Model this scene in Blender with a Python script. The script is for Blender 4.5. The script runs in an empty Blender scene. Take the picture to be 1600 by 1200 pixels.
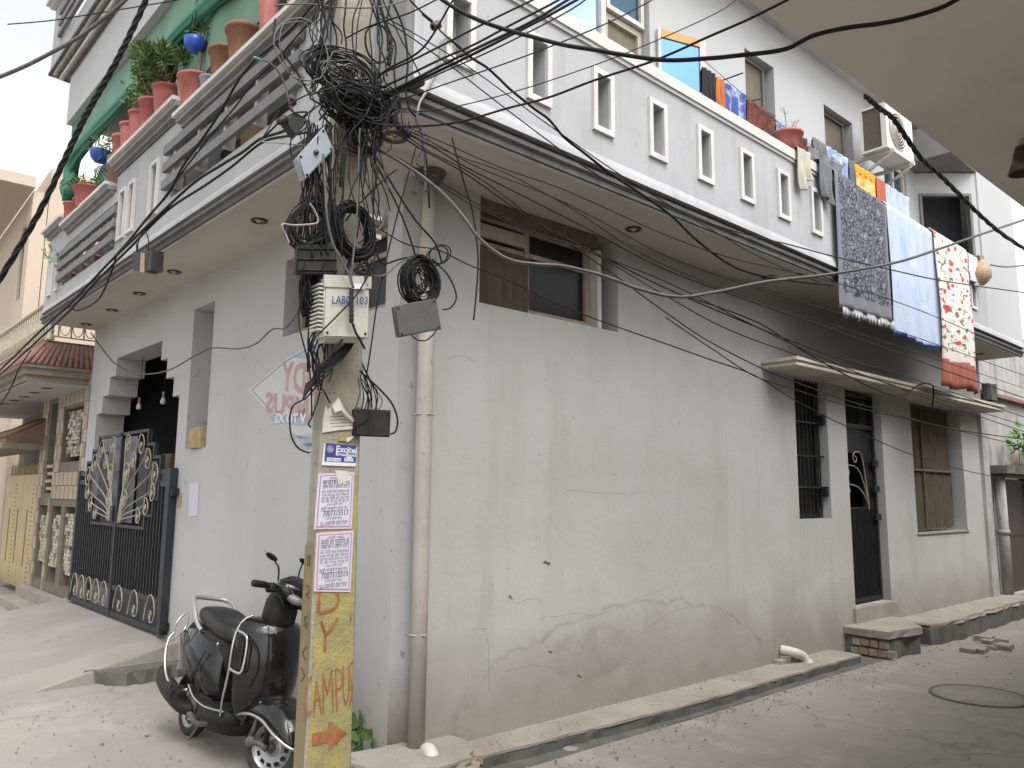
import bpy, bmesh, math, random
from mathutils import Vector, Matrix, noise
random.seed(7)
scn = bpy.context.scene
COL = scn.collection
R_ = math.radians
# ------------------------------------------------------------------ camera, sky, sun, exposure
F = 1215.0; PITCH = R_(8.05); YAW = R_(48.8); ROLL = R_(.5)
CAM = Vector((-3.04, -4.60, 1.85))
fw = Vector((math.cos(YAW)*math.cos(PITCH), math.sin(YAW)*math.cos(PITCH), math.sin(PITCH)))
_r0 = Vector((math.sin(YAW), -math.cos(YAW), 0)); _u0 = _r0.cross(fw)
rt = math.cos(ROLL)*_r0 + math.sin(ROLL)*_u0
up = math.cos(ROLL)*_u0 - math.sin(ROLL)*_r0
cd = bpy.data.cameras.new('camera'); cam = bpy.data.objects.new('camera', cd); COL.objects.link(cam)
cd.sensor_width = 36; cd.lens = F/1600*36; cd.clip_start = .05; cd.clip_end = 3000
cam.matrix_world = Matrix(((rt.x, up.x, -fw.x, CAM.x), (rt.y, up.y, -fw.y, CAM.y), (rt.z, up.z, -fw.z, CAM.z), (0, 0, 0, 1)))
scn.camera = cam
world = bpy.data.worlds.new('World'); scn.world = world; world.use_nodes = True
wn = world.node_tree.nodes; wl = world.node_tree.links
for n in list(wn): wn.remove(n)
SUN_EL, SUN_AZ = R_(60), R_(258)         # azimuth counted from +X towards +Y
sky = wn.new('ShaderNodeTexSky'); sky.sky_type = 'NISHITA'; sky.sun_disc = False
sky.sun_elevation = SUN_EL; sky.sun_rotation = R_(90) - SUN_AZ
sky.air_density = 1.0; sky.dust_density = 4.0; sky.ozone_density = 1.0
hs = wn.new('ShaderNodeHueSaturation'); hs.inputs['Saturation'].default_value = .10; hs.inputs['Value'].default_value = 1.0
bg = wn.new('ShaderNodeBackground'); bg.inputs['Strength'].default_value = .15
wo = wn.new('ShaderNodeOutputWorld')
wl.new(sky.outputs[0], hs.inputs['Color']); wl.new(hs.outputs[0], bg.inputs[0]); wl.new(bg.outputs[0], wo.inputs[0])
sd = bpy.data.lights.new('sun', 'SUN'); sun = bpy.data.objects.new('sun', sd); COL.objects.link(sun)
sd.energy = .95; sd.angle = R_(35); sd.color = (1, .97, .92)
_d = Vector((math.cos(SUN_AZ)*math.cos(SUN_EL), math.sin(SUN_AZ)*math.cos(SUN_EL), math.sin(SUN_EL)))
sun.rotation_euler = _d.to_track_quat('Z', 'Y').to_euler()
scn.view_settings.view_transform = 'Standard'; scn.view_settings.look = 'None'
scn.view_settings.gamma = 1; scn.view_settings.exposure = 1.22
scn.cycles.max_bounces = 8; scn.cycles.diffuse_bounces = 5; scn.cycles.transparent_max_bounces = 12

# ------------------------------------------------------------------ measuring: a picture point on a real plane
LA = R_(91.7); LD = Vector((math.cos(LA), math.sin(LA), 0)); LN = Vector((-LD.y, LD.x, 0))
_ba = math.atan2(.19, 12.34); BD = Vector((math.cos(_ba), math.sin(_ba), 0)); BN = Vector((BD.y, -BD.x, 0)); BO = Vector((-.54, -.765, 0))
def FR(u, o, z): return Vector((u, -o, z))                   # right wall frame: along, outward, height
def FL(u, o, z): return LD*u + LN*o + Vector((0, 0, z))      # left wall frame
def FB(u, o, z): return BO + BD*u + BN*o + Vector((0, 0, z)) # right balcony frame
def FW(x, y, z): return Vector((x, y, z))
def ray(px, py): return fw + rt*((px-800)/F) + up*((600-py)/F)
def aZ(px, py, z): v = ray(px, py); return CAM + v*((z-CAM.z)/v.z)
def aD(px, py, d): return CAM + ray(px, py)*d
def aR(px, py, o=0.): v = ray(px, py); return CAM + v*((-o-CAM.y)/v.y)
def _hit(px, py, org, n, o): v = ray(px, py); return CAM + v*((o-(CAM-org).dot(n))/v.dot(n))
def aL(px, py, o=0.): return _hit(px, py, Vector((0, 0, 0)), LN, o)
def aB(px, py, o=0.): return _hit(px, py, BO, BN, o)
def cR(px, py, o=0.): p = aR(px, py, o); return (p.x, p.z)
def cL(px, py, o=0.): p = aL(px, py, o); return (p.dot(LD), p.z)
def cB(px, py, o=0.): p = aB(px, py, o); return ((p-BO).dot(BD), p.z)

# ------------------------------------------------------------------ materials
M = {}; ALB = .84
def mat(name, col, col2=None, rough=.75, scale=3., bump=.0, bscale=40., metal=0., spots=None, streak=None, low=None, detail=5, arcs=False, alpha=None, cracks=None, spec=.5, trans=0, fac=(.35, .65), attr=None):
    m = bpy.data.materials.new(name); m.use_nodes = True; M[name] = m
    nt = m.node_tree; N = nt.nodes; K = nt.links; b = N['Principled BSDF']
    geo = N.new('ShaderNodeNewGeometry')
    def noise_(sc, vec=None, det=detail, r=.6):
        t = N.new('ShaderNodeTexNoise'); t.inputs['Scale'].default_value = sc; t.inputs['Detail'].default_value = det; t.inputs['Roughness'].default_value = r
        K.new(vec or geo.outputs['Position'], t.inputs['Vector']); return t.outputs['Fac']
    def ramp(src, a, c):
        r = N.new('ShaderNodeMapRange'); r.inputs['From Min'].default_value = a; r.inputs['From Max'].default_value = c; K.new(src, r.inputs['Value']); return r.outputs[0]
    def mix(f, c1, c2):
        x = N.new('ShaderNodeMix'); x.data_type = 'RGBA'
        for s, v in ((x.inputs[0], f), (x.inputs[6], c1), (x.inputs[7], c2)):
            if isinstance(v, (tuple, list)): s.default_value = (*v[:3], 1)
            elif isinstance(v, float): s.default_value = v
            else: K.new(v, s)
        return x.outputs[2]
    def mul(a, c):
        x = N.new('ShaderNodeMath'); x.operation = 'MULTIPLY'
        for s, v in zip(x.inputs, (a, c)):
            if isinstance(v, float): s.default_value = v
            else: K.new(v, s)
        return x.outputs[0]
    col = tuple(v*ALB for v in col); col2 = tuple(v*ALB for v in col2) if col2 else None
    if low: low = (tuple(v*ALB for v in low[0]), *low[1:])
    if streak: streak = (tuple(v*ALB for v in streak[0]), *streak[1:])
    c = tuple(col)
    if attr:
        at_ = N.new('ShaderNodeAttribute'); at_.attribute_name = attr; c = at_.outputs['Color']
    if col2 is None: col2 = tuple(v*.82 for v in col)
    if attr: c = mix(mul(ramp(noise_(scale), *fac), .3), c, (.05, .045, .04))
    else: c = mix(ramp(noise_(scale), *fac), c, col2)
    sep = N.new('ShaderNodeSeparateXYZ'); K.new(geo.outputs['Position'], sep.inputs[0])
    if streak:     # vertical run marks: (colour, amount, scale)
        mp = N.new('ShaderNodeMapping'); mp.inputs['Scale'].default_value = (1, 1, .12); K.new(geo.outputs['Position'], mp.inputs[0])
        c = mix(mul(ramp(noise_(streak[2], mp.outputs[0], 6, .7), .52, .75), streak[1]), c, streak[0])
    if low:        # damp and splashes near the ground: (colour, height, amount)
        h = ramp(sep.outputs[2], low[1], 0.)
        w = noise_(1.7, None, 6, .65); hh = N.new('ShaderNodeMath'); hh.operation = 'ADD'; K.new(h, hh.inputs[0]); K.new(w, hh.inputs[1])
        c = mix(mul(ramp(hh.outputs[0], .55, 1.25), low[2]), c, low[0])
    if spots:      # small dark chips and dashes: (colour, amount, scale)
        mp = N.new('ShaderNodeMapping'); mp.inputs['Scale'].default_value = (1, 1, .45); K.new(geo.outputs['Position'], mp.inputs[0])
        c = mix(mul(ramp(noise_(spots[2], mp.outputs[0], 2, .5), .69, .73), spots[1]), c, spots[0])
    if arcs:       # hand-patched plaster: an old repair outline on the long wall
        def ring(cx, cz, a, bb, wd, colr, amt, soft=False):
            nonlocal c
            def lin(src, o, s):
                x = N.new('ShaderNodeMath'); x.operation = 'MULTIPLY_ADD'; K.new(src, x.inputs[0]); x.inputs[1].default_value = 1/s; x.inputs[2].default_value = -o/s; return x.outputs[0]
            cx_, cz_ = lin(sep.outputs[0], cx, a), lin(sep.outputs[2], cz, bb)
            cmb = N.new('ShaderNodeCombineXYZ'); K.new(cx_, cmb.inputs[0]); K.new(cz_, cmb.inputs[1])
            ln = N.new('ShaderNodeVectorMath'); ln.operation = 'LENGTH'; K.new(cmb.outputs[0], ln.inputs[0])
            wob = noise_(2.5, None, 5, .7)
            ad = N.new('ShaderNodeMath'); ad.operation = 'MULTIPLY_ADD'; K.new(wob, ad.inputs[0]); ad.inputs[1].default_value = .35; K.new(ln.outputs['Value'], ad.inputs[2])
            if soft: f = ramp(ad.outputs[0], 1.25, 1.05)
            else:
                su = N.new('ShaderNodeMath'); su.operation = 'SUBTRACT'; K.new(ad.outputs[0], su.inputs[0]); su.inputs[1].default_value = 1.17
                ab = N.new('ShaderNodeMath'); ab.operation = 'ABSOLUTE'; K.new(su.outputs[0], ab.inputs[0]); f = ramp(ab.outputs[0], wd, 0.)
            c = mix(mul(f, mul(ramp(noise_(3.1), .35, .6), amt)), c, colr)
        ring(2.5, .1, 2.05, .78, 0, (.31, .29, .255), .45, True)
        ring(2.5, .1, 2.05, .80, .028, (.17, .17, .165), .55)
        ring(1.9, .55, .5, .22, 0, (.16, .155, .145), .35, True)
        ring(3.3, 1.4, .45, .2, 0, (.33, .31, .28), .35, True)
    if cracks:     # sparse wandering cracks
        wob = N.new('ShaderNodeTexNoise'); wob.inputs['Scale'].default_value = 2.2; wob.inputs['Detail'].default_value = 6; K.new(geo.outputs['Position'], wob.inputs['Vector'])
        av = N.new('ShaderNodeVectorMath'); av.operation = 'MULTIPLY_ADD'; K.new(wob.outputs['Color'], av.inputs[0]); av.inputs[1].default_value = (.7, .7, .7); K.new(geo.outputs['Position'], av.inputs[2])
        vo = N.new('ShaderNodeTexVoronoi'); vo.feature = 'DISTANCE_TO_EDGE'; vo.inputs['Scale'].default_value = .42; K.new(av.outputs[0], vo.inputs['Vector'])
        c = mix(mul(mul(ramp(vo.outputs['Distance'], .010, .002), ramp(noise_(.8), .45, .6)), cracks[1]), c, cracks[0])
        c = mix(mul(ramp(noise_(2.3, None, 8, .75), .55, .72), .45), c, (.20, .18, .145))
        c = mix(mul(ramp(noise_(1.1, None, 7, .7), .50, .66), .35), c, (.36, .335, .30))
    K.new(c, b.inputs['Base Color'])
    b.inputs['Roughness'].default_value = rough; b.inputs['Metallic'].default_value = metal
    b.inputs['Specular IOR Level'].default_value = spec
    if trans: b.inputs['Transmission Weight'].default_value = trans
    if alpha is not None: b.inputs['Alpha'].default_value = alpha
    if bump:
        bp = N.new('ShaderNodeBump'); bp.inputs['Strength'].default_value = bump; bp.inputs['Distance'].default_value = .01
        K.new(noise_(bscale, None, 6, .65), bp.inputs['Height']); K.new(bp.outputs[0], b.inputs['Normal'])
    return m
# wall paints
mat('wall_paint', (.485, .482, .475), (.44, .435, .425), scale=1.3, bump=.45, bscale=14, low=((.275, .25, .205), .95, .85), spots=((.20, .19, .175), .5, 30), streak=((.34, .325, .30), .5, 2.2), arcs=True, rough=.85)
mat('left_paint', (.50, .50, .50), (.455, .455, .455), scale=.8, bump=.2, bscale=12, low=((.36, .34, .28), .9, .6), streak=((.42, .415, .39), .45, 2.2), spots=((.2, .19, .17), .5, 19), rough=.85)
mat('chamfer_paint', (.40, .40, .40), (.36, .36, .355), scale=1.2, bump=.4, bscale=20, low=((.15, .125, .09), .8, .95), spots=((.14, .13, .12), .7, 21), rough=.85)
mat('parapet_paint', (.455, .46, .475), (.385, .39, .40), scale=1.3, bump=.2, bscale=12, streak=((.27, .275, .28), .6, 5.2), spots=((.2, .2, .2), .45, 20), rough=.85)
mat('white_trim', (.68, .675, .66), (.55, .545, .53), scale=2.5, bump=.25, bscale=30, streak=((.5, .49, .46), .45, 5), rough=.75)
mat('soffit_paint', (.58, .545, .49), (.52, .485, .43), scale=.9, bump=.25, bscale=7, streak=((.45, .415, .36), .35, 2), spots=((.36, .33, .28), .5, 5), rough=.9)
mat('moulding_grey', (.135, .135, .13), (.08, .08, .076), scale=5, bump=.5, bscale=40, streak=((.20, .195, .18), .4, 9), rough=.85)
mat('cornice_grey', (.34, .34, .335), (.24, .24, .235), scale=4, streak=((.16, .15, .14), .6, 6), rough=.85)
mat('board_grey', (.20, .20, .21), (.15, .15, .155), scale=6, bump=.3, bscale=50, rough=.7)
mat('canopy_paint', (.60, .57, .47), (.47, .44, .35), scale=2.5, bump=.3, bscale=25, streak=((.2, .18, .13), .5, 6), rough=.85)
mat('soffit_paint_lifted', (.74, .70, .63), (.66, .62, .55), scale=.7, bump=.2, bscale=6, streak=((.58, .54, .47), .35, 1.6), spots=((.45, .41, .35), .4, 3), rough=.9)  # soffit paint made lighter to make up for weak light under the slab
mat('shade_paint', (.17, .17, .18), (.14, .14, .15), scale=1.5, rough=.9)
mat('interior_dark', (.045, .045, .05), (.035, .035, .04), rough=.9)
mat('upper_paint', (.50, .505, .515), (.46, .465, .475), scale=.8, bump=.12, bscale=9, streak=((.42, .42, .43), .3, 2), rough=.85)
mat('column_grey', (.22, .22, .225), (.18, .18, .18), scale=2, rough=.85)
# ground
mat('concrete_road', (.315, .295, .26), (.24, .222, .195), scale=.55, bump=.55, bscale=28, cracks=((.12, .105, .085), .55), spots=((.13, .115, .09), .6, 6), streak=((.40, .375, .335), .5, 1.1), rough=.92, detail=8)
mat('concrete_ledge', (.36, .33, .28), (.27, .24, .20), scale=2.2, bump=.6, bscale=30, spots=((.14, .12, .1), .7, 16), rough=.92)
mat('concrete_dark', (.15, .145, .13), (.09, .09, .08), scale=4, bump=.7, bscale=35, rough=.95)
mat('brick_rubble', (.30, .20, .15), (.36, .33, .28), scale=9, bump=.8, bscale=35, rough=.95)
# metal, plastic, wood, glass
mat('black_metal', (.014, .015, .017), (.024, .025, .028), rough=.5, scale=12, bump=.1, bscale=60, spec=.3)
mat('gate_blue_black', (.024, .028, .035), (.036, .04, .046), rough=.5, scale=9, spec=.35)
mat('scroll_cream', (.44, .40, .32), (.30, .26, .19), rough=.5, scale=25)
mat('sheet_grey', (.13, .14, .155), (.10, .105, .115), rough=.35, scale=3)
mat('wood_old', (.19, .14, .10), (.13, .09, .065), scale=14, bump=.3, rough=.8)
mat('wood_honey', (.60, .34, .12), (.50, .27, .09), scale=12, rough=.6)
mat('wood_pale', (.42, .36, .28), (.30, .24, .18), scale=10, bump=.3, rough=.8)
mat('frame_white', (.66, .64, .61), (.52, .50, .46), scale=6, rough=.6)
mat('frame_beige', (.50, .45, .38), (.40, .35, .29), scale=6, rough=.6)
mat('frame_grey', (.20, .195, .19), (.15, .15, .145), scale=5, rough=.7)
mat('glass_sky_blue', (.17, .36, .80), (.23, .43, .86), rough=.04, metal=1., scale=.9)  # blue of the reflected sky put into the mirror tint
mat('glass_sky', (.40, .60, .90), (.66, .78, .92), rough=.05, metal=1., scale=1.1)  # blue and white of the sky reflection mixed into the colour
mat('glass_teal', (.05, .12, .17), (.06, .14, .2), rough=.06, metal=.6, scale=1)
mat('glass_dark', (.012, .012, .012), (.018, .017, .016), rough=.25, scale=3, spec=.25)
mat('curtain_brown', (.10, .08, .052), (.07, .055, .036), rough=.9, scale=5, bump=.5, bscale=60)
mat('curtain_tan', (.19, .165, .115), (.15, .13, .09), rough=.9, scale=5)
mat('plastic_ivory', (.62, .60, .53), (.52, .50, .44), rough=.5, scale=4, spots=((.3, .28, .24), .5, 30))
mat('pipe_pvc', (.45, .42, .38), (.37, .345, .31), rough=.6, scale=3, bump=.15, bscale=30, low=((.27, .24, .19), .7, .6), spots=((.13, .12, .09), .7, 34))
mat('pvc_white', (.66, .64, .60), (.55, .53, .48), rough=.5, scale=5)
mat('cable_black', (.010, .010, .011), (.017, .017, .018), rough=.6, scale=20, spec=.2)
mat('cable_grey', (.11, .11, .108), (.07, .07, .07), rough=.5, scale=15)
mat('cable_pale', (.30, .295, .28), (.2, .195, .19), rough=.5, scale=15)
mat('cable_brown', (.10, .07, .045), (.07, .05, .035), rough=.6, scale=15)
mat('cable_green', (.05, .25, .20), (.05, .2, .15), rough=.5, scale=15)
mat('box_grey', (.12, .12, .122), (.095, .095, .097), rough=.5, scale=7, bump=.1, spec=.3)
mat('box_black', (.02, .02, .021), (.035, .035, .034), rough=.6, scale=14, streak=((.11, .11, .105), .4, 18), spec=.25)
mat('box_steel', (.30, .33, .37), (.25, .275, .31), rough=.4, scale=5)
mat('box_cream', (.52, .515, .45), (.43, .42, .36), rough=.5, scale=5, streak=((.25, .24, .2), .4, 14))
mat('pole_concrete', (.37, .34, .27), (.26, .235, .18), scale=5, bump=.7, bscale=45, spots=((.13, .12, .09), .7, 28), streak=((.20, .18, .14), .6, 9), rough=.9)
mat('pole_yellow', (.40, .34, .11), (.28, .25, .12), scale=7, bump=.7, bscale=45, spots=((.11, .09, .05), .85, 22), streak=((.26, .25, .17), .85, 7), rough=.85)
mat('pole_orange', (.26, .20, .09), (.22, .18, .11), scale=7, bump=.6, bscale=45, streak=((.12, .10, .06), .7, 9), rough=.85)
mat('paint_red', (.27, .07, .03), (.36, .17, .06), scale=22, rough=.8)
mat('paint_red_faded', (.47, .27, .28), (.50, .36, .37), scale=5, rough=.85)
mat('paint_blue_faded', (.31, .39, .49), (.41, .46, .52), scale=5, rough=.85)
mat('paint_white_faded', (.60, .60, .60), (.54, .54, .54), scale=5, rough=.85)
mat('paint_tan_faded', (.50, .44, .40), (.5, .48, .46), scale=6, rough=.85)
mat('paper_lilac', (.62, .60, .68), (.56, .54, .62), scale=8, rough=.8)
mat('paper_pink', (.70, .55, .66), (.66, .5, .62), scale=8, rough=.8)
mat('paper_white', (.66, .64, .58), (.55, .52, .45), scale=9, rough=.8, bump=.2)
mat('sticker_blue', (.055, .06, .27), (.05, .055, .22), scale=9, rough=.4)
mat('ink_purple', (.36, .20, .45), rough=.8)
mat('ink_black', (.05, .045, .06), rough=.8)
mat('ink_blue', (.03, .07, .22), rough=.6)
mat('print_white', (.75, .75, .78), rough=.5)
mat('print_pale_blue', (.42, .60, .72), rough=.5)
mat('pot_red', (.46, .13, .11), (.36, .10, .085), rough=.7, scale=8, bump=.3, streak=((.5, .33, .29), .5, 11))
mat('pot_terracotta', (.27, .13, .07), (.20, .10, .055), rough=.85, scale=9, bump=.4, streak=((.42, .32, .24), .6, 9))
mat('pot_pale', (.45, .36, .32), (.5, .2, .16), rough=.8, scale=12)
mat('plastic_blue', (.02, .10, .52), (.015, .08, .42), rough=.35, scale=4)
mat('soil', (.06, .045, .03), rough=.95, scale=20, bump=.8)
mat('leaf_green', (.075, .135, .03), (.11, .19, .05), rough=.55, scale=18)
mat('leaf_dark', (.035, .075, .022), (.06, .11, .03), rough=.5, scale=14)
mat('leaf_lime', (.17, .30, .05), (.11, .22, .04), rough=.55, scale=14)
mat('stem_brown', (.20, .15, .10), (.13, .10, .07), rough=.9, scale=14)
mat('net_green', (.055, .22, .15), (.045, .17, .12), rough=.85, scale=2.5, bump=.3, bscale=25)
mat('cloth_green', (.17, .31, .235), (.14, .26, .20), rough=.9, scale=1.2, bump=.2, bscale=15)
mat('net_pale', (.42, .56, .50), (.36, .52, .46), rough=.9, scale=3)
mat('foam_board', (.46, .34, .21), (.36, .25, .14), rough=.9, scale=12, bump=.5)
mat('lamp_metal', (.10, .085, .06), rough=.35, metal=.7)
mat('lamp_bulb', (.50, .44, .32), rough=.2)
mat('bulb_glass', (.55, .53, .45), rough=.15)
mat('roof_tile_red', (.32, .15, .12), (.23, .11, .09), rough=.8, scale=7, bump=.3)
mat('roof_tile_brown', (.24, .15, .11), (.18, .11, .08), rough=.8, scale=7, bump=.3)
mat('cornice_brown', (.27, .225, .18), (.2, .165, .13), rough=.85, scale=5)
mat('tile_light', (.46, .38, .29), (.38, .31, .23), rough=.5, scale=6)
mat('tile_brown', (.26, .185, .125), (.33, .25, .18), rough=.5, scale=6)
mat('tile_back', (.20, .165, .125), (.15, .125, .1), rough=.8, scale=5)
mat('tile_mosaic', (.5, .5, .5), rough=.4, attr='tone', scale=8)
mat('gate_cream', (.56, .42, .22), (.49, .36, .18), rough=.5, scale=3, low=((.25, .19, .11), .5, .6))
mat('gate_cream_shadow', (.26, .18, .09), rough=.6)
mat('rail_cream', (.55, .50, .38), (.42, .37, .27), rough=.5, scale=12)
mat('cream_house', (.58, .48, .38), (.54, .44, .35), rough=.9, scale=.5, streak=((.48, .4, .33), .4, 1))
mat('weathered_white', (.46, .46, .45), (.33, .33, .32), rough=.9, scale=2.2, bump=.4, bscale=16, streak=((.06, .06, .058), .95, 4.5), spots=((.08, .08, .08), .8, 7))
mat('door_maroon', (.055, .038, .032), (.04, .03, .026), rough=.6, scale=5)
mat('ac_white', (.70, .69, .66), (.62, .61, .57), rough=.5, scale=5)
mat('ac_dark', (.12, .105, .085), (.09, .08, .065), rough=.7, scale=30, bump=.4)
# scooter
mat('scooter_black', (.005, .005, .006), (.016, .015, .014), rough=.12, scale=5, spec=.45, spots=((.05, .048, .042), .5, 30))
mat('scooter_matte', (.012, .012, .012), (.022, .021, .02), rough=.6, scale=12, spec=.25)
mat('seat_leather', (.010, .010, .011), (.018, .017, .017), rough=.45, spec=.4, scale=9, bump=.15, bscale=80)
mat('tyre_rubber', (.03, .029, .028), (.06, .055, .048), rough=.85, scale=12, bump=.3)
mat('chrome', (.62, .61, .59), (.5, .49, .47), rough=.22, metal=.9, scale=9)
mat('rim_silver', (.42, .42, .42), (.3, .3, .29), rough=.35, metal=.7, scale=12)
mat('rail_silver', (.40, .40, .41), (.34, .34, .345), rough=.35, metal=.4, scale=6)
mat('mirror_glass', (.6, .6, .6), rough=.03, metal=1)
mat('lens_clear', (.16, .15, .14), (.24, .23, .22), rough=.1, scale=14)
mat('lens_amber', (.5, .2, .05), rough=.2)
mat('engine_metal', (.16, .155, .15), (.09, .085, .08), rough=.6, metal=.4, scale=14, bump=.4)

# ------------------------------------------------------------------ mesh builder and objects
class MB:
    def __init__(s): s.v = []; s.f = []; s.sm = []; s.mi = []; s.cm = 0; s.uv = {}
    def add(s, vs, fs, smooth=False):
        n = len(s.v); s.v += [tuple(v) for v in vs]
        for f in fs: s.f.append(tuple(i+n for i in f)); s.sm.append(smooth); s.mi.append(s.cm)
        return n
    def quad(s, a, b, c, d): s.add([a, b, c, d], [(0, 1, 2, 3)])
    def box(s, fr, u0, u1, o0, o1, z0, z1, jit=0):
        P = [fr(u, o, z) for z in (z0, z1) for o in (o0, o1) for u in (u0, u1)]
        if jit: P = [p+Vector([random.uniform(-jit, jit) for _ in range(3)]) for p in P]
        s.add(P, [(0, 1, 3, 2), (4, 6, 7, 5), (0, 4, 5, 1), (2, 3, 7, 6), (0, 2, 6, 4), (1, 5, 7, 3)])
    def prism(s, poly, vec, smooth=False):       # poly: list of world points, extruded along vec
        n = len(poly); P = [Vector(p) for p in poly]; vec = Vector(vec)
        s.add(P+[p+vec for p in P], [tuple(range(n))[::-1], tuple(range(n, 2*n))]+[(i, (i+1) % n, (i+1) % n+n, i+n) for i in range(n)], smooth)
    def tube(s, pts, r, n=6, closed=False, cap=True):
        pts = [Vector(p) for p in pts]; m = len(pts); rs = r if isinstance(r, (list, tuple)) else [r]*m
        V = []; t0 = (pts[1]-pts[0]).normalized(); ref = Vector((0, 0, 1)) if abs(t0.z) < .9 else Vector((1, 0, 0))
        a = t0.cross(ref).normalized()
        for i, p in enumerate(pts):
            t = (pts[(i+1) % m] - pts[i-1]) if closed else (pts[min(i+1, m-1)]-pts[max(i-1, 0)])
            if t.length < 1e-9: t = t0
            t.normalize(); a = (a - t*a.dot(t))
            if a.length < 1e-6: a = t.orthogonal()
            a.normalize(); b = t.cross(a)
            for k in range(n):
                an = 2*math.pi*k/n; V.append(p+(a*math.cos(an)+b*math.sin(an))*rs[i])
        Fc = []
        for i in range(m if closed else m-1):
            for k in range(n):
                j = (i+1) % m; Fc.append((i*n+k, i*n+(k+1) % n, j*n+(k+1) % n, j*n+k))
        if cap and not closed: Fc += [tuple(range(n))[::-1], tuple(range((m-1)*n, m*n))]
        s.add(V, Fc, True)
    def loft(s, rings, cap=True, smooth=True, closed=False):
        n = len(rings[0]); V = [p for r in rings for p in r]; Fc = []
        m = len(rings)
        for i in range(m if closed else m-1):
            for k in range(n):
                j = (i+1) % m; Fc.append((i*n+k, i*n+(k+1) % n, j*n+(k+1) % n, j*n+k))
        if cap and not closed: Fc += [tuple(range(n))[::-1], tuple(range((m-1)*n, m*n))]
        s.add(V, Fc, smooth)
    def lathe(s, prof, mtx, n=20, cap=False):     # prof: (radius, height) about local z of mtx
        rings = [[mtx @ Vector((r*math.cos(2*math.pi*k/n), r*math.sin(2*math.pi*k/n), h)) for k in range(n)] for r, h in prof]
        s.loft(rings, cap=cap)
    def build(s, name, m, parent=None, smooth_angle=None):
        me = bpy.data.meshes.new(name); me.from_pydata(s.v, [], s.f)
        ms = m if isinstance(m, (list, tuple)) else [m]
        for x in ms: me.materials.append(M[x])
        me.polygons.foreach_set('use_smooth', s.sm)
        if len(ms) > 1: me.polygons.foreach_set('material_index', s.mi)
        me.update()
        bm_ = bmesh.new(); bm_.from_mesh(me); bmesh.ops.recalc_face_normals(bm_, faces=bm_.faces[:]) if len(s.f) < 60000 else None
        bm_.to_mesh(me); bm_.free()
        o = bpy.data.objects.new(name, me); COL.objects.link(o)
        if parent is not None: setpar(o, parent)
        return o
def setpar(o, par):
    o.parent = par
    o.matrix_parent_inverse = Matrix.Translation(-Vector(par.location))
def tag(o, label=None, cat=None, group=None, kind=None):
    if label: o['label'] = label
    if cat: o['category'] = cat
    if group: o['group'] = group
    if kind: o['kind'] = kind
    return o
def thing(name, label, cat, loc, group=None):
    o = bpy.data.objects.new(name, None); COL.objects.link(o); o.location = loc; o.empty_display_size = .1
    return tag(o, label, cat, group)
def part(name, m, parent, fn, label=None):
    b = MB(); fn(b); o = b.build(name, m, parent)
    if label: o['label'] = label
    return o
def solo(name, m, fn, label, cat, group=None, kind=None):
    b = MB(); fn(b); return tag(b.build(name, m), label, cat, group, kind)
def struct(name, m, fn): b = MB(); fn(b); return tag(b.build(name, m), kind='structure')
def copy_part(src, par, mtx=None):
    c = src.copy(); COL.objects.link(c)
    if mtx is not None: c.parent = par; c.matrix_basis = mtx @ src.matrix_basis
    return c
def spline(pts, seg=8, closed=False):
    P = [Vector(p) for p in pts]; n = len(P); out = []
    rng = range(n if closed else n-1)
    for i in rng:
        if closed: p0, p1, p2, p3 = P[i-1], P[i], P[(i+1) % n], P[(i+2) % n]
        else: p0, p1, p2, p3 = P[max(i-1, 0)], P[i], P[i+1], P[min(i+2, n-1)]
        for k in range(seg):
            t = k/seg; out.append(.5*((2*p1)+(p2-p0)*t+(2*p0-5*p1+4*p2-p3)*t*t+(3*p1-p0-3*p2+p3)*t**3))
    if not closed: out.append(P[-1])
    return out
def wall_holes(b, fr, u0, u1, z0, z1, of, ob, holes, back=True):
    us = sorted({u0, u1, *[min(max(h[i], u0), u1) for h in holes for i in (0, 1)]}); zs = sorted({z0, z1, *[min(max(h[i], z0), z1) for h in holes for i in (2, 3)]})
    def solid(i, j):
        if i < 0 or j < 0 or i >= len(us)-1 or j >= len(zs)-1: return False
        cu, cz = (us[i]+us[i+1])/2, (zs[j]+zs[j+1])/2
        return not any(h[0] < cu < h[1] and h[2] < cz < h[3] for h in holes)
    for i in range(len(us)-1):
        for j in range(len(zs)-1):
            if not solid(i, j): continue
            a, c, d, e = us[i], us[i+1], zs[j], zs[j+1]
            b.quad(fr(a, of, d), fr(c, of, d), fr(c, of, e), fr(a, of, e))
            if back: b.quad(fr(a, ob, d), fr(a, ob, e), fr(c, ob, e), fr(c, ob, d))
            if not solid(i-1, j): b.quad(fr(a, of, d), fr(a, of, e), fr(a, ob, e), fr(a, ob, d))
            if not solid(i+1, j): b.quad(fr(c, of, d), fr(c, ob, d), fr(c, ob, e), fr(c, of, e))
            if not solid(i, j-1): b.quad(fr(a, of, d), fr(a, ob, d), fr(c, ob, d), fr(c, of, d))
            if not solid(i, j+1): b.quad(fr(a, of, e), fr(c, of, e), fr(c, ob, e), fr(a, ob, e))
def ring_frame(b, fr, u0, u1, z0, z1, w, o0, o1):      # a rectangular frame of four butted bars
    b.box(fr, u0, u0+w, o0, o1, z0, z1); b.box(fr, u1-w, u1, o0, o1, z0, z1)
    b.box(fr, u0+w, u1-w, o0, o1, z1-w, z1); b.box(fr, u0+w, u1-w, o0, o1, z0, z0+w)
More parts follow.
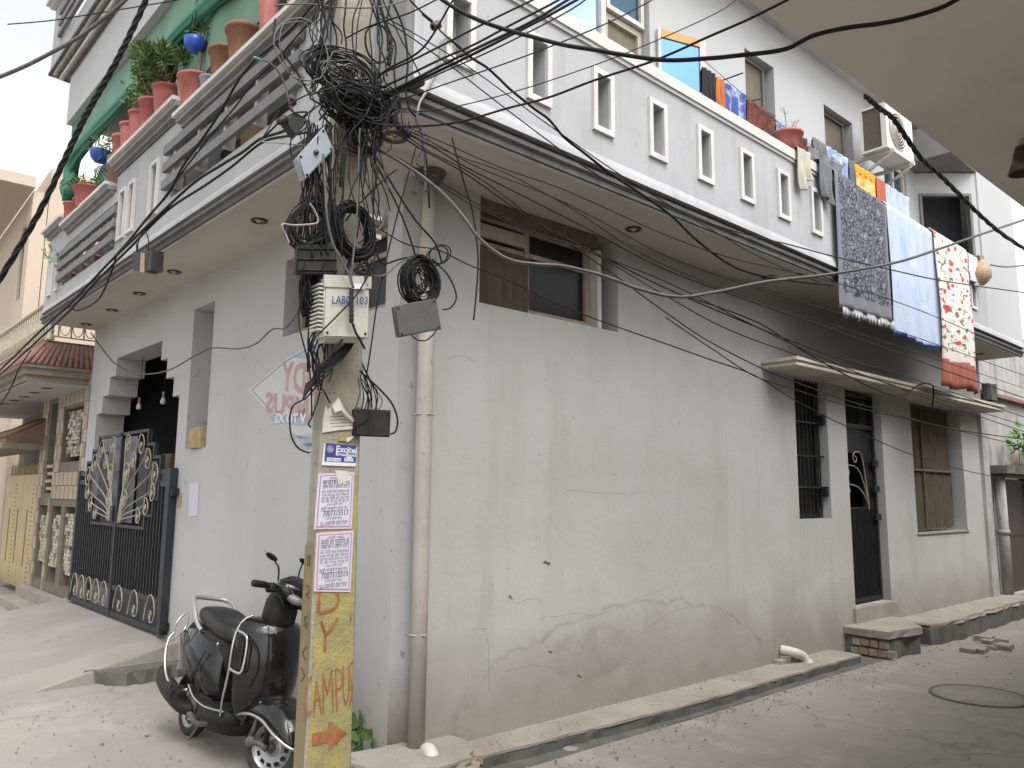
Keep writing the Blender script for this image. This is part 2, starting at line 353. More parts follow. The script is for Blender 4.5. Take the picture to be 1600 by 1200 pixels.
def sweep(b, path, prof, z=0):        # path: plan points going so that outward is on the right; prof: closed (o,z)
    n = len(path); nr = []
    for i in range(n):
        d = []
        if i > 0: d.append((path[i]-path[i-1]).normalized())
        if i < n-1: d.append((path[i+1]-path[i]).normalized())
        ns = [Vector((q.y, -q.x, 0)) for q in d]; m = sum(ns, Vector((0, 0, 0))).normalized(); nr.append(m/ max(.3, m.dot(ns[0])))
    b.loft([[path[i]+nr[i]*o+Vector((0, 0, h)) for o, h in prof] for i in range(n)], smooth=False)
def text_mesh(s, size, origin, xd, yd, m, name, parent, font=None, align='CENTER', bold=0, sx=1., label=None, extr=0.):
    c = bpy.data.curves.new('text', 'FONT'); c.body = s; c.size = size; c.align_x = align; c.resolution_u = 2
    c.offset = bold; c.extrude = extr
    t = bpy.data.objects.new('text', c); COL.objects.link(t)
    dg = bpy.context.evaluated_depsgraph_get(); me = bpy.data.meshes.new_from_object(t.evaluated_get(dg))
    bpy.data.objects.remove(t)
    xd = Vector(xd).normalized()*sx; yd = Vector(yd).normalized(); zd = xd.normalized().cross(yd); origin = Vector(origin)
    for v in me.vertices: v.co = origin+xd*v.co.x+yd*v.co.y+zd*v.co.z
    me.materials.clear(); me.materials.append(M[m])
    o = bpy.data.objects.new(name, me); COL.objects.link(o)
    if parent is not None: setpar(o, parent)
    if label: o['label'] = label
    return o
# ------------------------------------------------------------------ THE SETTING: ground
def road(b):
    n = 60
    b.quad(FW(-400, -400, -.012), FW(400, -400, -.012), FW(400, 400, -.012), FW(-400, 400, -.012))
struct('ground', 'concrete_road', road)
def road2(b):      # the lane near the house as a gently uneven sheet
    nx, ny = 90, 70; V = []; Fc = []
    for j in range(ny+1):
        for i in range(nx+1):
            x = -9+i*.27; y = -6+j*.28
            h = .010*noise.noise(Vector((x*.5, y*.5, 0)))+.006*noise.noise(Vector((x*1.7, y*1.7, 3)))
            e = min(1, min(i, nx-i, j, ny-j)/3)
            V.append((x, y, (.004+h)*e-.008*(1-e)))
    for j in range(ny):
        for i in range(nx): a = j*(nx+1)+i; Fc.append((a, a+1, a+nx+2, a+nx+1))
    b.add(V, Fc, True)
struct('road', 'concrete_road', road2)
# ------------------------------------------------------------------ MAIN HOUSE
ZS = 4.20
house = thing('corner_house', 'pale grey two-storey corner house with a wrap-around balcony and a windowless side wall', 'house', (3, 3, 0))
Lp = lambda *a: cL(*a)
# openings of the right wall, measured on the wall plane
W1 = (.64, 2.27, 3.32, ZS); W2 = (5.37, 6.13, 1.59, 3.24); DR = (6.62, 7.64, .51, 3.24); W3 = (8.61, 10.52, 1.35, 3.24)
def rw(b): wall_holes(b, FR, .13, 11.55, -.05, ZS, 0, -.30, [W1, W2, DR, W3])
part('side_wall', 'wall_paint', house, rw)
gate_holes = [(4.41, 7.58, .3, 2.92), (4.615, 7.34, .3, 3.155), (4.87, 7.08, .3, 3.40), (5.09, 6.83, .3, 3.64)]
niche = (3.56, 4.13, 2.30, 3.86); WL = (.31, 1.96, 3.235, 3.95)
def lw_(b):
    wall_holes(b, FL, .12, 7.98, -.05, ZS, 0, -.37, gate_holes+[niche, WL])
    b.quad(FL(niche[0], -.30, niche[2]), FL(niche[1], -.30, niche[2]), FL(niche[1], -.30, niche[3]), FL(niche[0], -.30, niche[3]))
part('front_wall', 'left_paint', house, lw_)
part('corner_wall', 'chamfer_paint', house, lambda b: b.prism([FL(.12, 0, -.05), FR(.13, 0, -.05), FR(.13, -.25, -.05), FL(.12, -.25, -.05)], (0, 0, ZS+.05)))
# inside: dark rooms so that openings look in on something
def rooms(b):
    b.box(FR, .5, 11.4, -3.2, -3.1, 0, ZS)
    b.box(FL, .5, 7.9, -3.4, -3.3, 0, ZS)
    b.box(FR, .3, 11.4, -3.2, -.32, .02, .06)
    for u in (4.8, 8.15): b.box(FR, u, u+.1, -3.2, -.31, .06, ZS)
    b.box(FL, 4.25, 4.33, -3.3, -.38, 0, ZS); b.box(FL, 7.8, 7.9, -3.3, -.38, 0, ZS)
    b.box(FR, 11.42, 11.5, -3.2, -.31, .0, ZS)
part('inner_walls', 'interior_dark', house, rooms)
# balcony slab
PL_END, PB_END = 8.0, 12.3
corner_path = [FL(PL_END, .67, 0), FL(-.62, .67, 0), FB(-.02, 0, 0), FB(PB_END, 0, 0)]
part('balcony_slab', 'soffit_paint', house, lambda b: b.prism([p+Vector((0, 0, ZS)) for p in corner_path]+[FR(11.9, -3.4, ZS), FR(3, -7, ZS), FL(PL_END, -3.4, ZS)], (0, 0, .13)))
def moul(b):
    sweep(b, corner_path, [(-.02, ZS-.012), (.035, ZS-.012), (.035, ZS+.028), (.06, ZS+.045), (.06, ZS+.075), (.028, ZS+.082), (.028, ZS+.11), (-.02, ZS+.11)])
part('balcony_moulding', 'moulding_grey', house, moul)
part('moulding_fillet', 'white_trim', house, lambda b: sweep(b, corner_path, [(-.01, ZS-.022), (.012, ZS-.022), (.012, ZS-.0125), (-.01, ZS-.0125)]))
# right parapet with slots
slots = [(.215, .455), (.93, 1.165)] + [(1.62+.686*k, 1.62+.686*k+.24) for k in range(13)]
SI = .045
def rpar(b):
    wall_holes(b, FB, -.02, 10.56, ZS+.112, 5.30, .05, -.10, [(a+SI, c-SI, 4.60+SI, 5.115-SI) for a, c in slots])
    for a, c in slots: b.quad(FB(a, -.085, 4.6), FB(c, -.085, 4.6), FB(c, -.085, 5.12), FB(a, -.085, 5.12))
part('balcony_parapet', 'parapet_paint', house, rpar)
part('parapet_skirt', 'parapet_paint', house, lambda b: b.prism([FB(-.02, .051, ZS+.112), FB(-.02, .085, ZS+.112), FB(-.02, .075, ZS+.16), FB(-.02, .051, ZS+.22)], BD*12.32))
part('coping', 'white_trim', house, lambda b: (b.box(FB, -.04, 10.56, -.13, .085, 5.302, 5.40), b.box(FB, -.03, 10.56, -.12, .068, 5.27, 5.3015)))
sf0 = None
for a, c in slots:
    if sf0 is None:
        sf0 = part('slot_frame', 'white_trim', house, lambda b: ring_frame(b, FB, a, c, 4.60, 5.115, SI, .051, .075)); a0 = a
    else:
        s_ = copy_part(sf0, house); s_.matrix_basis = Matrix.Translation(BD*(a-a0))
# corner column (grey) between the two parapets
part('corner_column', 'column_grey', house, lambda b: b.prism([FL(-.60, .70, ZS+.11), FL(-.60, .74, ZS+.11), FB(-.075, .04, ZS+.11), FB(-.021, .04, ZS+.11), FB(-.021, -.1, ZS+.11), FL(-.5, .62, ZS+.11)], (0, 0, 3.2)))
# left parapet
bay1 = (.50, 3.06); bay2 = (4.78, 7.05); zb = (4.66, 5.22)
lslots = [(3.40, 3.64), (4.12, 4.34), (4.42, 4.66)]; lend = [(7.20, 7.34), (7.60, 7.76)]
def lpar(b):
    H = [(bay1[0], bay1[1], *zb), (bay2[0], bay2[1], 4.56, 5.12)]+[(a+.035, c-.035, 4.64, 5.15) for a, c in lslots]+[(a+.02, c-.02, 4.56, 5.04) for a, c in lend]+[(-.2, .12, 4.70, 5.25)]
    wall_holes(b, FL, -.58, 7.98, ZS+.112, 5.245, .70, .56, H)
    b.box(FL, -.58, 2.84, .56, .70, 5.2455, 5.275); b.box(FL, 2.85, 4.86, .56, .70, 5.2455, 5.48); b.box(FL, 7.02, 7.98, .56, .70, 5.2455, 5.40)
    for a, c in lslots+lend: b.quad(FL(a, .575, 4.6), FL(c, .575, 4.6), FL(c, .575, 5.2), FL(a, .575, 5.2))
    b.box(FL, 7.94, 7.98, -.3, .559, ZS+.112, 5.245)
part('front_parapet', 'parapet_paint', house, lpar)
part('parapet_skirt', 'parapet_paint', house, lambda b: b.prism([FL(-.6, .701, ZS+.112), FL(-.6, .735, ZS+.112), FL(-.6, .725, ZS+.16), FL(-.6, .701, ZS+.20)], LD*8.56))
for a, c in lslots+[(-.24, .16)]: part('slot_frame', 'white_trim', house, lambda b: ring_frame(b, FL, a, c, 4.60, 5.19 if a > 0 else 5.29, .036, .701, .73))
for a, c in lend: part('slot_frame', 'white_trim', house, lambda b: ring_frame(b, FL, a, c, 4.53, 5.07, .022, .701, .73))
def cop(b, u0, u1, z):
    b.box(FL, u0-.03, u1+.03, .46, .82, z+.085, z+.125)
def cop2(b, u0, u1, z):
    b.box(FL, u0, u1, .50, .74, z, z+.035); b.box(FL, u0-.01, u1+.01, .48, .785, z+.0355, z+.0845)
for q in ((-.5, 2.78, 5.276), (2.84, 4.86, 5.481), (4.92, 6.92, 5.246), (6.98, 7.98, 5.402)): part('coping_moulding', 'cornice_grey', house, lambda b: cop2(b, *q))
part('coping', 'white_trim', house, lambda b: cop(b, -.5, 2.78, 5.276))
part('coping', 'white_trim', house, lambda b: cop(b, 2.86, 4.86, 5.481))
part('coping', 'white_trim', house, lambda b: cop(b, 4.94, 6.92, 5.246))
part('coping', 'white_trim', house, lambda b: cop(b, 7.0, 7.98, 5.402))
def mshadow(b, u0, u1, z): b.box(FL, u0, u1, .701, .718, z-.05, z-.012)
for u0, u1, z in ((-.5, 2.8, 5.276), (2.85, 4.87, 5.481)): part('coping_shadow_strip', 'moulding_grey', house, lambda b: mshadow(b, u0, u1, z))  # dark strips paint in the shade under the coping
for (u0, u1), zs_ in ((bay1, (4.81, 4.99, 5.17)), (bay2, (4.67, 4.83, 4.99))):
    for z in zs_: part('rail_board', 'board_grey', house, lambda b: b.box(FL, u0-.10, u1+.12, .715, .755, z-.045, z+.045))
    for k in range(5):
        u = u0+.08+(u1-u0-.16)*k/4
        part('board_bracket', 'white_trim', house, lambda b: b.box(FL, u-.022, u+.022, .62, .714, zs_[0]-.06, zs_[-1]+.06))
for a_, c_ in ((.3, 3.1), (4.7, 7.5)): part('bay_shade_panel', 'curtain_tan', house, lambda b: b.box(FL, a_, c_, .20, .22, ZS+.16, 5.3))  # added panel carrying the shaded tan seen between the boards
# balcony floor and upper storey
UT = 6.90
part('balcony_floor', 'soffit_paint', house, lambda b: b.prism([p+Vector((0, 0, ZS+.131)) for p in [FL(7.9, .55, 0), FL(-.5, .55, 0), FB(.1, -.1, 0), FB(12.2, -.1, 0)]]+[FR(11.9, -.3, ZS+.131), FL(7.9, -.3, ZS+.131)], (0, 0, .02)))
UW = [(.55, 2.80, 5.0, 7.3), (4.56, 5.20, 5.1, 7.05), (6.45, 7.26, 5.1, 7.02), (8.22, 9.02, 5.0, 6.84)]
part('upper_side_wall', 'upper_paint', house, lambda b: wall_holes(b, FR, .1, 9.3, ZS+.14, 7.6, 0, -.25, UW))
part('upper_front_wall', 'upper_paint', house, lambda b: b.box(FL, .1, 7.95, -.25, 0, ZS+.14, 7.8))
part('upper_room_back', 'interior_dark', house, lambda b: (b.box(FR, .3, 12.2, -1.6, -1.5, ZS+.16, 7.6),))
part('roof_slab', 'upper_paint', house, lambda b: b.prism([FL(7.9, .3, 7.601), FL(.2, .3, 7.601), FR(.2, .35, 7.601), FR(12.2, .35, 7.601), FR(12.2, -3, 7.601), FL(7.9, -3, 7.601)], (0, 0, .14)))
# end room standing out to the parapet line, with a black doorway facing the balcony
u_r = 10.57
def er(b):
    wall_holes(b, FB, u_r, 12.3, ZS+.112, 7.6, .05, -.12, [])
    b.box(FB, 12.18, 12.3, -2.5, -.121, ZS+.112, 7.6)
part('end_room_wall', 'upper_paint', house, er)
xw = 9.30
def fdw(u, o, z):       # door wall: runs from the upper wall out to the parapet line, facing -X and a little out
    a = FR(xw, 0, 0); c = FB(u_r, .05, 0); return a+(c-a)*u+(c-a).cross(Vector((0, 0, 1))).normalized()*o+Vector((0, 0, z))
part('balcony_door_wall', 'upper_paint', house, lambda b: wall_holes(b, fdw, 0, .97, ZS+.14, 6.88, 0, -.1, [(.08, .86, ZS+.14, 6.52)]))
part('balcony_door_frame', 'frame_grey', house, lambda b: (b.box(fdw, .06, .10, -.05, .03, ZS+.14, 6.54), b.box(fdw, .84, .88, -.05, .03, ZS+.14, 6.54), b.box(fdw, .10, .84, -.05, .03, 6.50, 6.54)))
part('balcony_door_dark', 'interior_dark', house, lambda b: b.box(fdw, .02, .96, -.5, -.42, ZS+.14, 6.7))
part('recess_ceiling', 'column_grey', house, lambda b: b.prism([FR(8.9, 0, 6.9), FB(9.5, .05, 6.9), FB(u_r, .05, 6.9), FR(9.35, -.3, 6.9)], (0, 0, .5)))
# windows
def window(fr, u0, u1, z0, z1, o, fm, pm, w=.05, mull=(), rails=(), glassname='pane', arch=None, extra=None):
    f = part('window_frame', fm, house, lambda b: (ring_frame(b, fr, u0, u1, z0, z1, w, o-.06, o), [b.box(fr, m-w*.5, m+w*.5, o-.055, o-.005, z0+w, z1-w) for m in mull], [b.box(fr, a+w*.6, c-w*.6, o-.05, o-.01, r-.02, r+.02) for r, a, c in rails]))
    xs = [u0+w]+[m for m in mull]+[u1-w]
    for i in range(len(xs)-1):
        pn = pm[i % len(pm)]
        part(glassname, pn, f, lambda b: b.box(fr, xs[i]+(.5*w if i else 0), xs[i+1]-(.5*w if i < len(xs)-2 else 0), o-.045, o-.035, z0+w, z1-w))
    return f
def curtain(name, fr, u0, u1, z0, z1, o, m, folds=8, amp=.012, sag=.0, par=None):
    def fn(b):
        nu = folds*6; nz = 10; V = []; Fc = []
        for j in range(nz+1):
            for i in range(nu+1):
                t = i/nu; z = z0+(z1-z0)*j/nz - (sag*math.sin(t*9+1)*.5 if j == 0 else 0)
                V.append(fr(u0+(u1-u0)*t, o+amp*math.sin(t*folds*6.283+.8*math.sin(j*.7))+.5*amp*math.sin(t*31+j*.3), z))
        for j in range(nz):
            for i in range(nu): a = j*(nu+1)+i; Fc.append((a, a+1, a+nu+2, a+nu+1))
        b.add(V, Fc, True)
    return part(name, m, par or house, fn)
# corner high window on the side wall
w1 = window(FR, .66, 2.02, 3.33, 4.10, -.12, 'wood_pale', ['glass_dark', 'glass_dark'], w=.055, mull=(1.25,), rails=((3.86, .70, 1.25), (3.86, 1.25, 2.0)))
part('window_header', 'wood_old', house, lambda b: b.box(FR, .66, 2.06, -.13, -.05, 4.08, 4.19))
curtain('curtain', FR, .66, 1.20, 3.325, 3.80, -.05, 'curtain_brown', 5, .01, .03)
part('window_board', 'wood_pale', house, lambda b: b.box(FR, .67, 1.19, -.11, -.075, 3.89, 4.0))
part('window_reveal_board', 'frame_white', house, lambda b: b.box(FR, 2.03, 2.08, -.14, -.03, 3.33, 4.05))
# high window of the front wall, behind the pole
window(FL, .33, 1.90, 3.25, 3.93, -.12, 'wood_pale', ['glass_dark', 'curtain_tan', 'glass_dark'], w=.06, mull=(.86, 1.4), rails=((3.72, .36, .86),))
# barred narrow window
window(FR, 5.38, 6.12, 1.60, 3.235, -.13, 'black_metal', ['glass_dark'], w=.05)
for k in range(7): part('window_bar', 'black_metal', house, lambda b: b.box(FR, 5.46+.095*k, 5.474+.095*k, -.08, -.066, 1.60, 3.24))
for z in (1.95, 2.32, 2.72): part('window_crossbar', 'black_metal', house, lambda b: b.box(FR, 5.38, 6.12, -.065, -.052, z, z+.02))
for z in (1.85, 2.72): part('shutter_hinge', 'black_metal', house, lambda b: b.box(FR, 6.06, 6.125, -.11, -.02, z, z+.12))
# curtained window
w3 = window(FR, 8.64, 10.40, 1.37, 3.22, -.15, 'frame_grey', ['glass_dark'], w=.045, rails=())
curtain('curtain', FR, 8.68, 10.36, 1.40, 3.20, -.14, 'curtain_brown', 15, .012)
part('window_rail', 'wood_old', house, lambda b: (b.box(FR, 8.64, 10.40, -.12, -.10, 2.24, 2.27), b.box(FR, 9.24, 9.262, -.125, -.105, 1.38, 3.2)))
part('window_sill', 'concrete_ledge', house, lambda b: b.box(FR, 8.58, 10.56, -.14, .02, 1.33, 1.352))
# side door, black sheet metal with a scroll grille
def side_door():
    d = part('side_door', 'black_metal', house, lambda b: (ring_frame(b, FR, 6.63, 7.60, .53, 3.2, .05, -.16, -.09), b.box(FR, 6.68, 7.55, -.155, -.12, .58, 1.72), b.box(FR, 6.68, 7.55, -.155, -.12, 2.42, 2.76), b.box(FR, 6.63, 7.60, -.13, -.085, 2.74, 2.80),
        b.box(FR, 6.68, 6.80, -.154, -.121, 1.72, 2.42), b.box(FR, 7.30, 7.55, -.154, -.121, 1.72, 2.42)))
    for k in range(17): part('door_rib', 'black_metal', d, lambda b: b.box(FR, 6.70+.05*k, 6.714+.05*k, -.118, -.105, .58, 1.7))
    for k in range(13): part('transom_bar', 'black_metal', d, lambda b: b.box(FR, 6.72+.062*k, 6.732+.062*k, -.13, -.12, 2.8, 3.16))
    def sc(b):
        base = (7.36, 1.68)
        for (tx, tz, r_) in ((7.02, 2.40, .06), (6.80, 2.22, .055), (6.80, 1.98, .05)):
            P = [base, (base[0]-.02, base[1]+.25*(tz-1.6)), ((base[0]+tx)/2+.03, tz-.02), (tx+.02, tz+.03), (tx-r_*.9, tz-r_*.6), (tx, tz-r_*1.8), (tx+r_*.8, tz-r_), (tx+.2*r_, tz-.3*r_)]
            b.tube(spline([FR(x, -.10, z) for x, z in P], 7), .008, 5)
    part('door_scroll', 'scroll_cream', d, sc)
    for z in (1.55, 1.92, 2.26): part('door_latch', 'black_metal', d, lambda b: b.box(FR, 7.44, 7.58, -.085, -.045, z, z+.08))
side_door()
# canopy over the side door and windows
cano = part('canopy', 'canopy_paint', house, lambda b: (b.box(FR, 4.74, 11.29, .001, .38, 3.245, 3.30),))
part('canopy_edge', 'canopy_paint', house, lambda b: sweep(b, [FR(4.72, .001, 0), FR(4.72, .38, 0), FR(11.30, .38, 0)], [(0, 3.243), (.035, 3.255), (.035, 3.285), (.02, 3.295), (.05, 3.31), (.05, 3.345), (0, 3.355), (-.01, 3.30)]))
part('canopy_top', 'moulding_grey', house, lambda b: b.box(FR, 4.74, 11.29, .002, .379, 3.3005, 3.352))
for k_, pts_ in enumerate(([(1000, 990), (1040, 962), (1080, 945)], [(860, 965), (900, 958), (930, 962), (965, 950), (1010, 930), (1060, 912)], [(840, 970), (856, 962)], [(805, 945), (830, 935), (850, 940)], [(700, 560), (720, 556), (745, 566)], [(885, 765), (930, 770), (985, 772), (1010, 765)], [(960, 1075), (985, 1090), (1000, 1110)], [(740, 985), (760, 990), (765, 1080)], [(1180, 700), (1186, 760), (1184, 800)], [(790, 1050), (830, 1040), (870, 1046)])):
    part('wall_scratch', 'box_grey', house, lambda b: b.tube([p+Vector((random.uniform(-.006, .006), 0, random.uniform(-.006, .006))) for p in spline([aR(x, y, -.0004) for x, y in pts_], 6)], .0013, 4))
for x_, y_, s_ in ((855, 880, .05), (797, 933, .035), (905, 1057, .04), (860, 1018, .03)):
    c_ = aR(x_, y_, 0); part('plaster_chip', 'concrete_dark', house, lambda b: b.add([c_+Vector((s_*1.2*math.cos(a)*random.uniform(.3, 1), -.0015, s_*.45*math.sin(a)*random.uniform(.3, 1)-.3*s_*math.cos(a))) for a in [k*.52 for k in range(12)]], [tuple(range(12))]))
# recessed lights in the soffit
def downlight(p, r=.07):
    f = part('recessed_light', 'lamp_metal', house, lambda b: b.lathe([(r*.66, .012), (r*.70, -.012), (r, -.014), (r*1.05, -.004), (r*.95, .0)], Matrix.Translation(p), 20))
    part('bulb', 'lamp_bulb', f, lambda b: b.lathe([(.001, -.022), (r*.3, -.018), (r*.45, -.004), (r*.5, .004)], Matrix.Translation(p), 14))
for px, py in ((616, 213), (405, 344), (272, 424), (218, 458), (175, 484), (135, 506), (990, 357), (1200, 432), (1420, 500), (1530, 553)):
    p = aZ(px, py, ZS); p.z = ZS-.001; downlight(p, .085 if px == 616 else .07)
# upper windows
uw = window(FR, .60, 2.20, 5.02, 7.25, -.05, 'frame_white', ['glass_sky', 'glass_sky'], w=.07, mull=(1.42,))
window(FR, 2.21, 2.78, 5.02, 6.52, -.09, 'frame_beige', ['curtain_tan'], w=.06)
window(FR, 2.21, 2.78, 6.54, 7.25, -.05, 'frame_white', ['glass_teal'], w=.05)
zt = aR(1028, 45, .03).z
hinge = FR(2.80, .0, 0); p_f = aZ(1028, 45, zt); p_h = aZ(1094, 63, zt)
def leaf(u, o, z):
    a = Vector((p_f.x, p_f.y, 0)); c = Vector((p_h.x, p_h.y, 0)); d = (c-a); n = Vector((d.y, -d.x, 0)).normalized(); return a+d*u+n*o+Vector((0, 0, z))
lf = part('window_shutter', 'frame_white', house, lambda b: (b.box(leaf, -.02, .04, -.02, .02, 5.2, zt), b.box(leaf, .96, 1.10, -.02, .02, 5.2, zt), b.box(leaf, .04, .96, -.02, .02, 5.2, 5.25)))
part('shutter_top_rail', 'wood_honey', lf, lambda b: b.box(leaf, .04, .96, -.02, .02, zt-.09, zt), 'honey-coloured wooden top rail')
part('pane', 'glass_sky_blue', lf, lambda b: b.box(leaf, .04, .96, -.006, .006, 5.25, zt-.09))
for (a, c, d, e) in (UW[1], UW[2]):
    window(FR, a+.01, c-.09, d, e-.02, -.08, 'frame_grey', ['curtain_tan'], w=.03, rails=((e-.62, a, c-.09),))
window(FR, 8.24, 9.0, 5.0, 6.82, -.03, 'frame_beige', ['glass_teal', 'glass_teal'], w=.05, mull=(8.62,), rails=((6.05, 8.26, 8.62), (6.05, 8.62, 9.0)))
# second-floor balcony at the top left
def ub(b):
    b.box(FL, -.4, 7.55, -.3, .72, 7.03, 7.75)
def ub2(b):
    wall_holes(b, FL, -.4, 8.1, 7.98, 9.0, .88, .78, [(4.9, 7.5, 8.25, 8.8)])
    b.box(FL, 8.02, 8.1, -.3, .779, 7.98, 9.0)
part('upper_balcony_beam', 'upper_paint', house, ub)
part('upper_balcony_parapet', 'parapet_paint', house, ub2)
part('upper_moulding', 'moulding_grey', house, lambda b: (b.box(FL, -.4, 7.75, -.3, .77, 7.751, 7.80), b.box(FL, -.4, 7.95, -.3, .83, 7.86, 7.91), b.box(FL, -.4, 8.12, -.3, .9, 7.94, 7.979)))
part('upper_fillet', 'white_trim', house, lambda b: (b.box(FL, -.4, 7.85, -.3, .80, 7.801, 7.859), b.box(FL, -.4, 8.0, -.3, .86, 7.911, 7.939)))
part('upper_coping', 'white_trim', house, lambda b: (b.box(FL, -.4, 8.15, .7, .95, 9.001, 9.05), b.box(FL, -.4, 8.2, .68, 1.0, 9.051, 9.11)))
for z in (8.35, 8.52, 8.70): part('rail_board', 'board_grey', house, lambda b: b.box(FL, 4.8, 7.6, .885, .93, z-.04, z+.04))

# mirrored faded sign painted on the front wall
cu, cz = 1.36, 2.60
def sgn(b, s, o): b.prism([FL(2.614, o, 2.81), FL(1.894, o, 3.02), FL(1.40, o, 3.10), FL(.98, o, 3.12), FL(.98, o, 2.05), FL(1.363, o, 2.16), FL(1.892, o, 2.43)], LN*.0008)
part('painted_sign', 'paint_white_faded', house, lambda b: sgn(b, 1, .0015), 'faded white sign painted in mirror writing')
for q_ in (((1.75, 3.03), (1.0, 3.10), (1.0, 2.98), (1.55, 2.985)), ((2.15, 2.545), (1.0, 2.47), (1.0, 2.36), (2.02, 2.455)), ((1.62, 2.33), (1.0, 2.26), (1.0, 2.10), (1.40, 2.21))):
    part('sign_band', 'paint_blue_faded', house, lambda b: b.prism([FL(a_, .003, z_) for a_, z_ in q_], LN*.0005))
def outl(b):
    b.tube([FL(u_, .003, z_) for u_, z_ in ((1.0, 3.105), (1.40, 3.075), (1.88, 3.0), (2.53, 2.805), (1.86, 2.45), (1.37, 2.19), (1.0, 2.08))], .006, 4)
part('sign_outline', 'paint_blue_faded', house, outl)
# mirrored: text runs along +LD (towards the left of the picture)
part_t = dict(parent=house)
SX = (LD+Vector((0, 0, .16))).normalized()
text_mesh('BODY', .36, FL(1.92, .004, 2.755), SX, (0, 0, 1), 'paint_red_faded', 'sign_lettering', house, bold=.012, sx=.92, align='RIGHT')
text_mesh('CAMPUS', .25, FL(2.22, .004, 2.58), SX, (0, 0, 1), 'paint_red_faded', 'sign_lettering', house, bold=.010, sx=1.35, align='RIGHT')
text_mesh('V TO XII', .11, FL(2.02, .0045, 2.467), (LD+Vector((0, 0, .07))).normalized(), (0, 0, 1), 'print_white', 'sign_lettering', house, bold=.005, sx=1.35, align='RIGHT')
for k, z in enumerate((.31, .385)): part('sign_line', 'paint_tan_faded', house, lambda b: b.box(FL, 1.0, 1.80-.15*k, .0025, .0035, 2.63-z-.02, 2.63-z+.01))
# ------------------------------------------------------------------ kerbs, ledges, ramp, steps
def rough_slab(b, poly, z0, z1, jit=.012, seg=.18):
    # a slab with an uneven broken outline and a slightly wavy top
    P = []
    n = len(poly)
    for i in range(n):
        a, c = Vector(poly[i]), Vector(poly[(i+1) % n]); m = max(1, int((c-a).length/seg))
        for k in range(m):
            q = a+(c-a)*k/m; P.append(q+Vector((random.uniform(-jit, jit), random.uniform(-jit, jit), 0)))
    cen = sum(P, Vector((0, 0, 0)))/len(P); N_ = len(P)
    top = [Vector((p.x, p.y, z1+.4*jit*noise.noise(p*3))) for p in P]; lip = [Vector((p.x+(p.x-cen.x)*.004, p.y+(p.y-cen.y)*.004, z1-.018)) for p in P]
    bot = [Vector((p.x+random.uniform(-jit, jit), p.y+random.uniform(-jit, jit), z0)) for p in P]
    V = bot+lip+top; Fc = []
    for r in range(2):
        for k in range(N_): Fc.append((r*N_+k, r*N_+(k+1) % N_, (r+1)*N_+(k+1) % N_, (r+1)*N_+k))
    Fc.append(tuple(range(2*N_, 3*N_))); b.add(V, Fc)
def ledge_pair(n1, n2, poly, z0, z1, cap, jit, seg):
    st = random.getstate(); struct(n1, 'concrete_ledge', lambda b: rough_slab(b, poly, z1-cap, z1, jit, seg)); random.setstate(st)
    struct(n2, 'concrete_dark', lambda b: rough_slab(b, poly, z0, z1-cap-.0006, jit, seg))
ledge_pair('kerb_top', 'kerb_face', [FW(-.05, .1, 0), FW(.2, -.30, 0), FW(2.9, -.40, 0), FW(5.9, -.37, 0), FW(5.9, .1, 0)], -.05, .098, .016, .014, .13)
struct('drain_channel', 'concrete_dark', lambda b: (b.box(FW, -.1, 12.5, -.47, -.2, -.04, .009), ))
ledge_pair('platform_top', 'platform_face', [FW(7.5, .05, 0), FW(7.62, -.48, 0), FW(8.4, -.56, 0), FW(9.2, -.50, 0), FW(11.9, -.46, 0), FW(11.9, .05, 0)], -.05, .27, .05, .035, .2)
step = thing('door_step', 'rough cement step block below the black side door', 'step', (6.6, -.3, 0))
part('tread', 'concrete_ledge', step, lambda b: rough_slab(b, [FW(6.27, .05, 0), FW(6.27, -.53, 0), FW(6.98, -.62, 0), FW(7.5, -.2, 0), FW(7.5, .05, 0)], .24, .325, .012, .12))
def courses(b): rough_slab(b, [FW(6.31, .05, 0), FW(6.31, -.49, 0), FW(6.95, -.58, 0), FW(7.4, -.2, 0), FW(7.4, .05, 0)], -.03, .238, .02, .1)
part('brickwork', 'concrete_dark', step, courses)
for k in range(9):
    u = -.08-.105*(k % 5); z = .03+.10*(k//5)
    part('brick', 'brick_rubble', step, lambda b: b.box(FW, 6.285, 6.33, u-.09-.02*(k//5), u-.02*(k//5), z, z+.075, .006))
threshold = struct('door_threshold', 'concrete_ledge', lambda b: rough_slab(b, [FW(6.55, .3, 0), FW(6.55, -.04, 0), FW(7.7, -.05, 0), FW(7.7, .3, 0)], .28, .50, .008, .2))
for k in range(9):
    x = 7.0+random.random()*1.6; y = -.75-random.random()*.45; s = random.uniform(.05, .13)
    solo('broken_slab', 'concrete_ledge', lambda b: rough_slab(b, [FW(x-s, y-s*.7, 0), FW(x+s*1.3, y-s*.5, 0), FW(x+s, y+s, 0), FW(x-s*.8, y+s*.8, 0)], -.01, .02+s*.45, .018, .08), 'broken piece of cement slab lying before the side door step', 'rubble', 'broken slabs by the side door step')
# manhole
mh = aZ(1530, 1090, 0)
solo('manhole_cover', ['concrete_road', 'concrete_dark'], lambda b: (b.lathe([(.001, .022), (.39, .022), (.395, .014)], Matrix.Translation((mh.x, mh.y, 0)), 40), setattr(b, 'cm', 1), b.lathe([(.397, .012), (.40, .026), (.415, .026), (.42, .008)], Matrix.Translation((mh.x, mh.y, 0)), 40)), 'round cement manhole cover set in the lane', 'manhole cover')
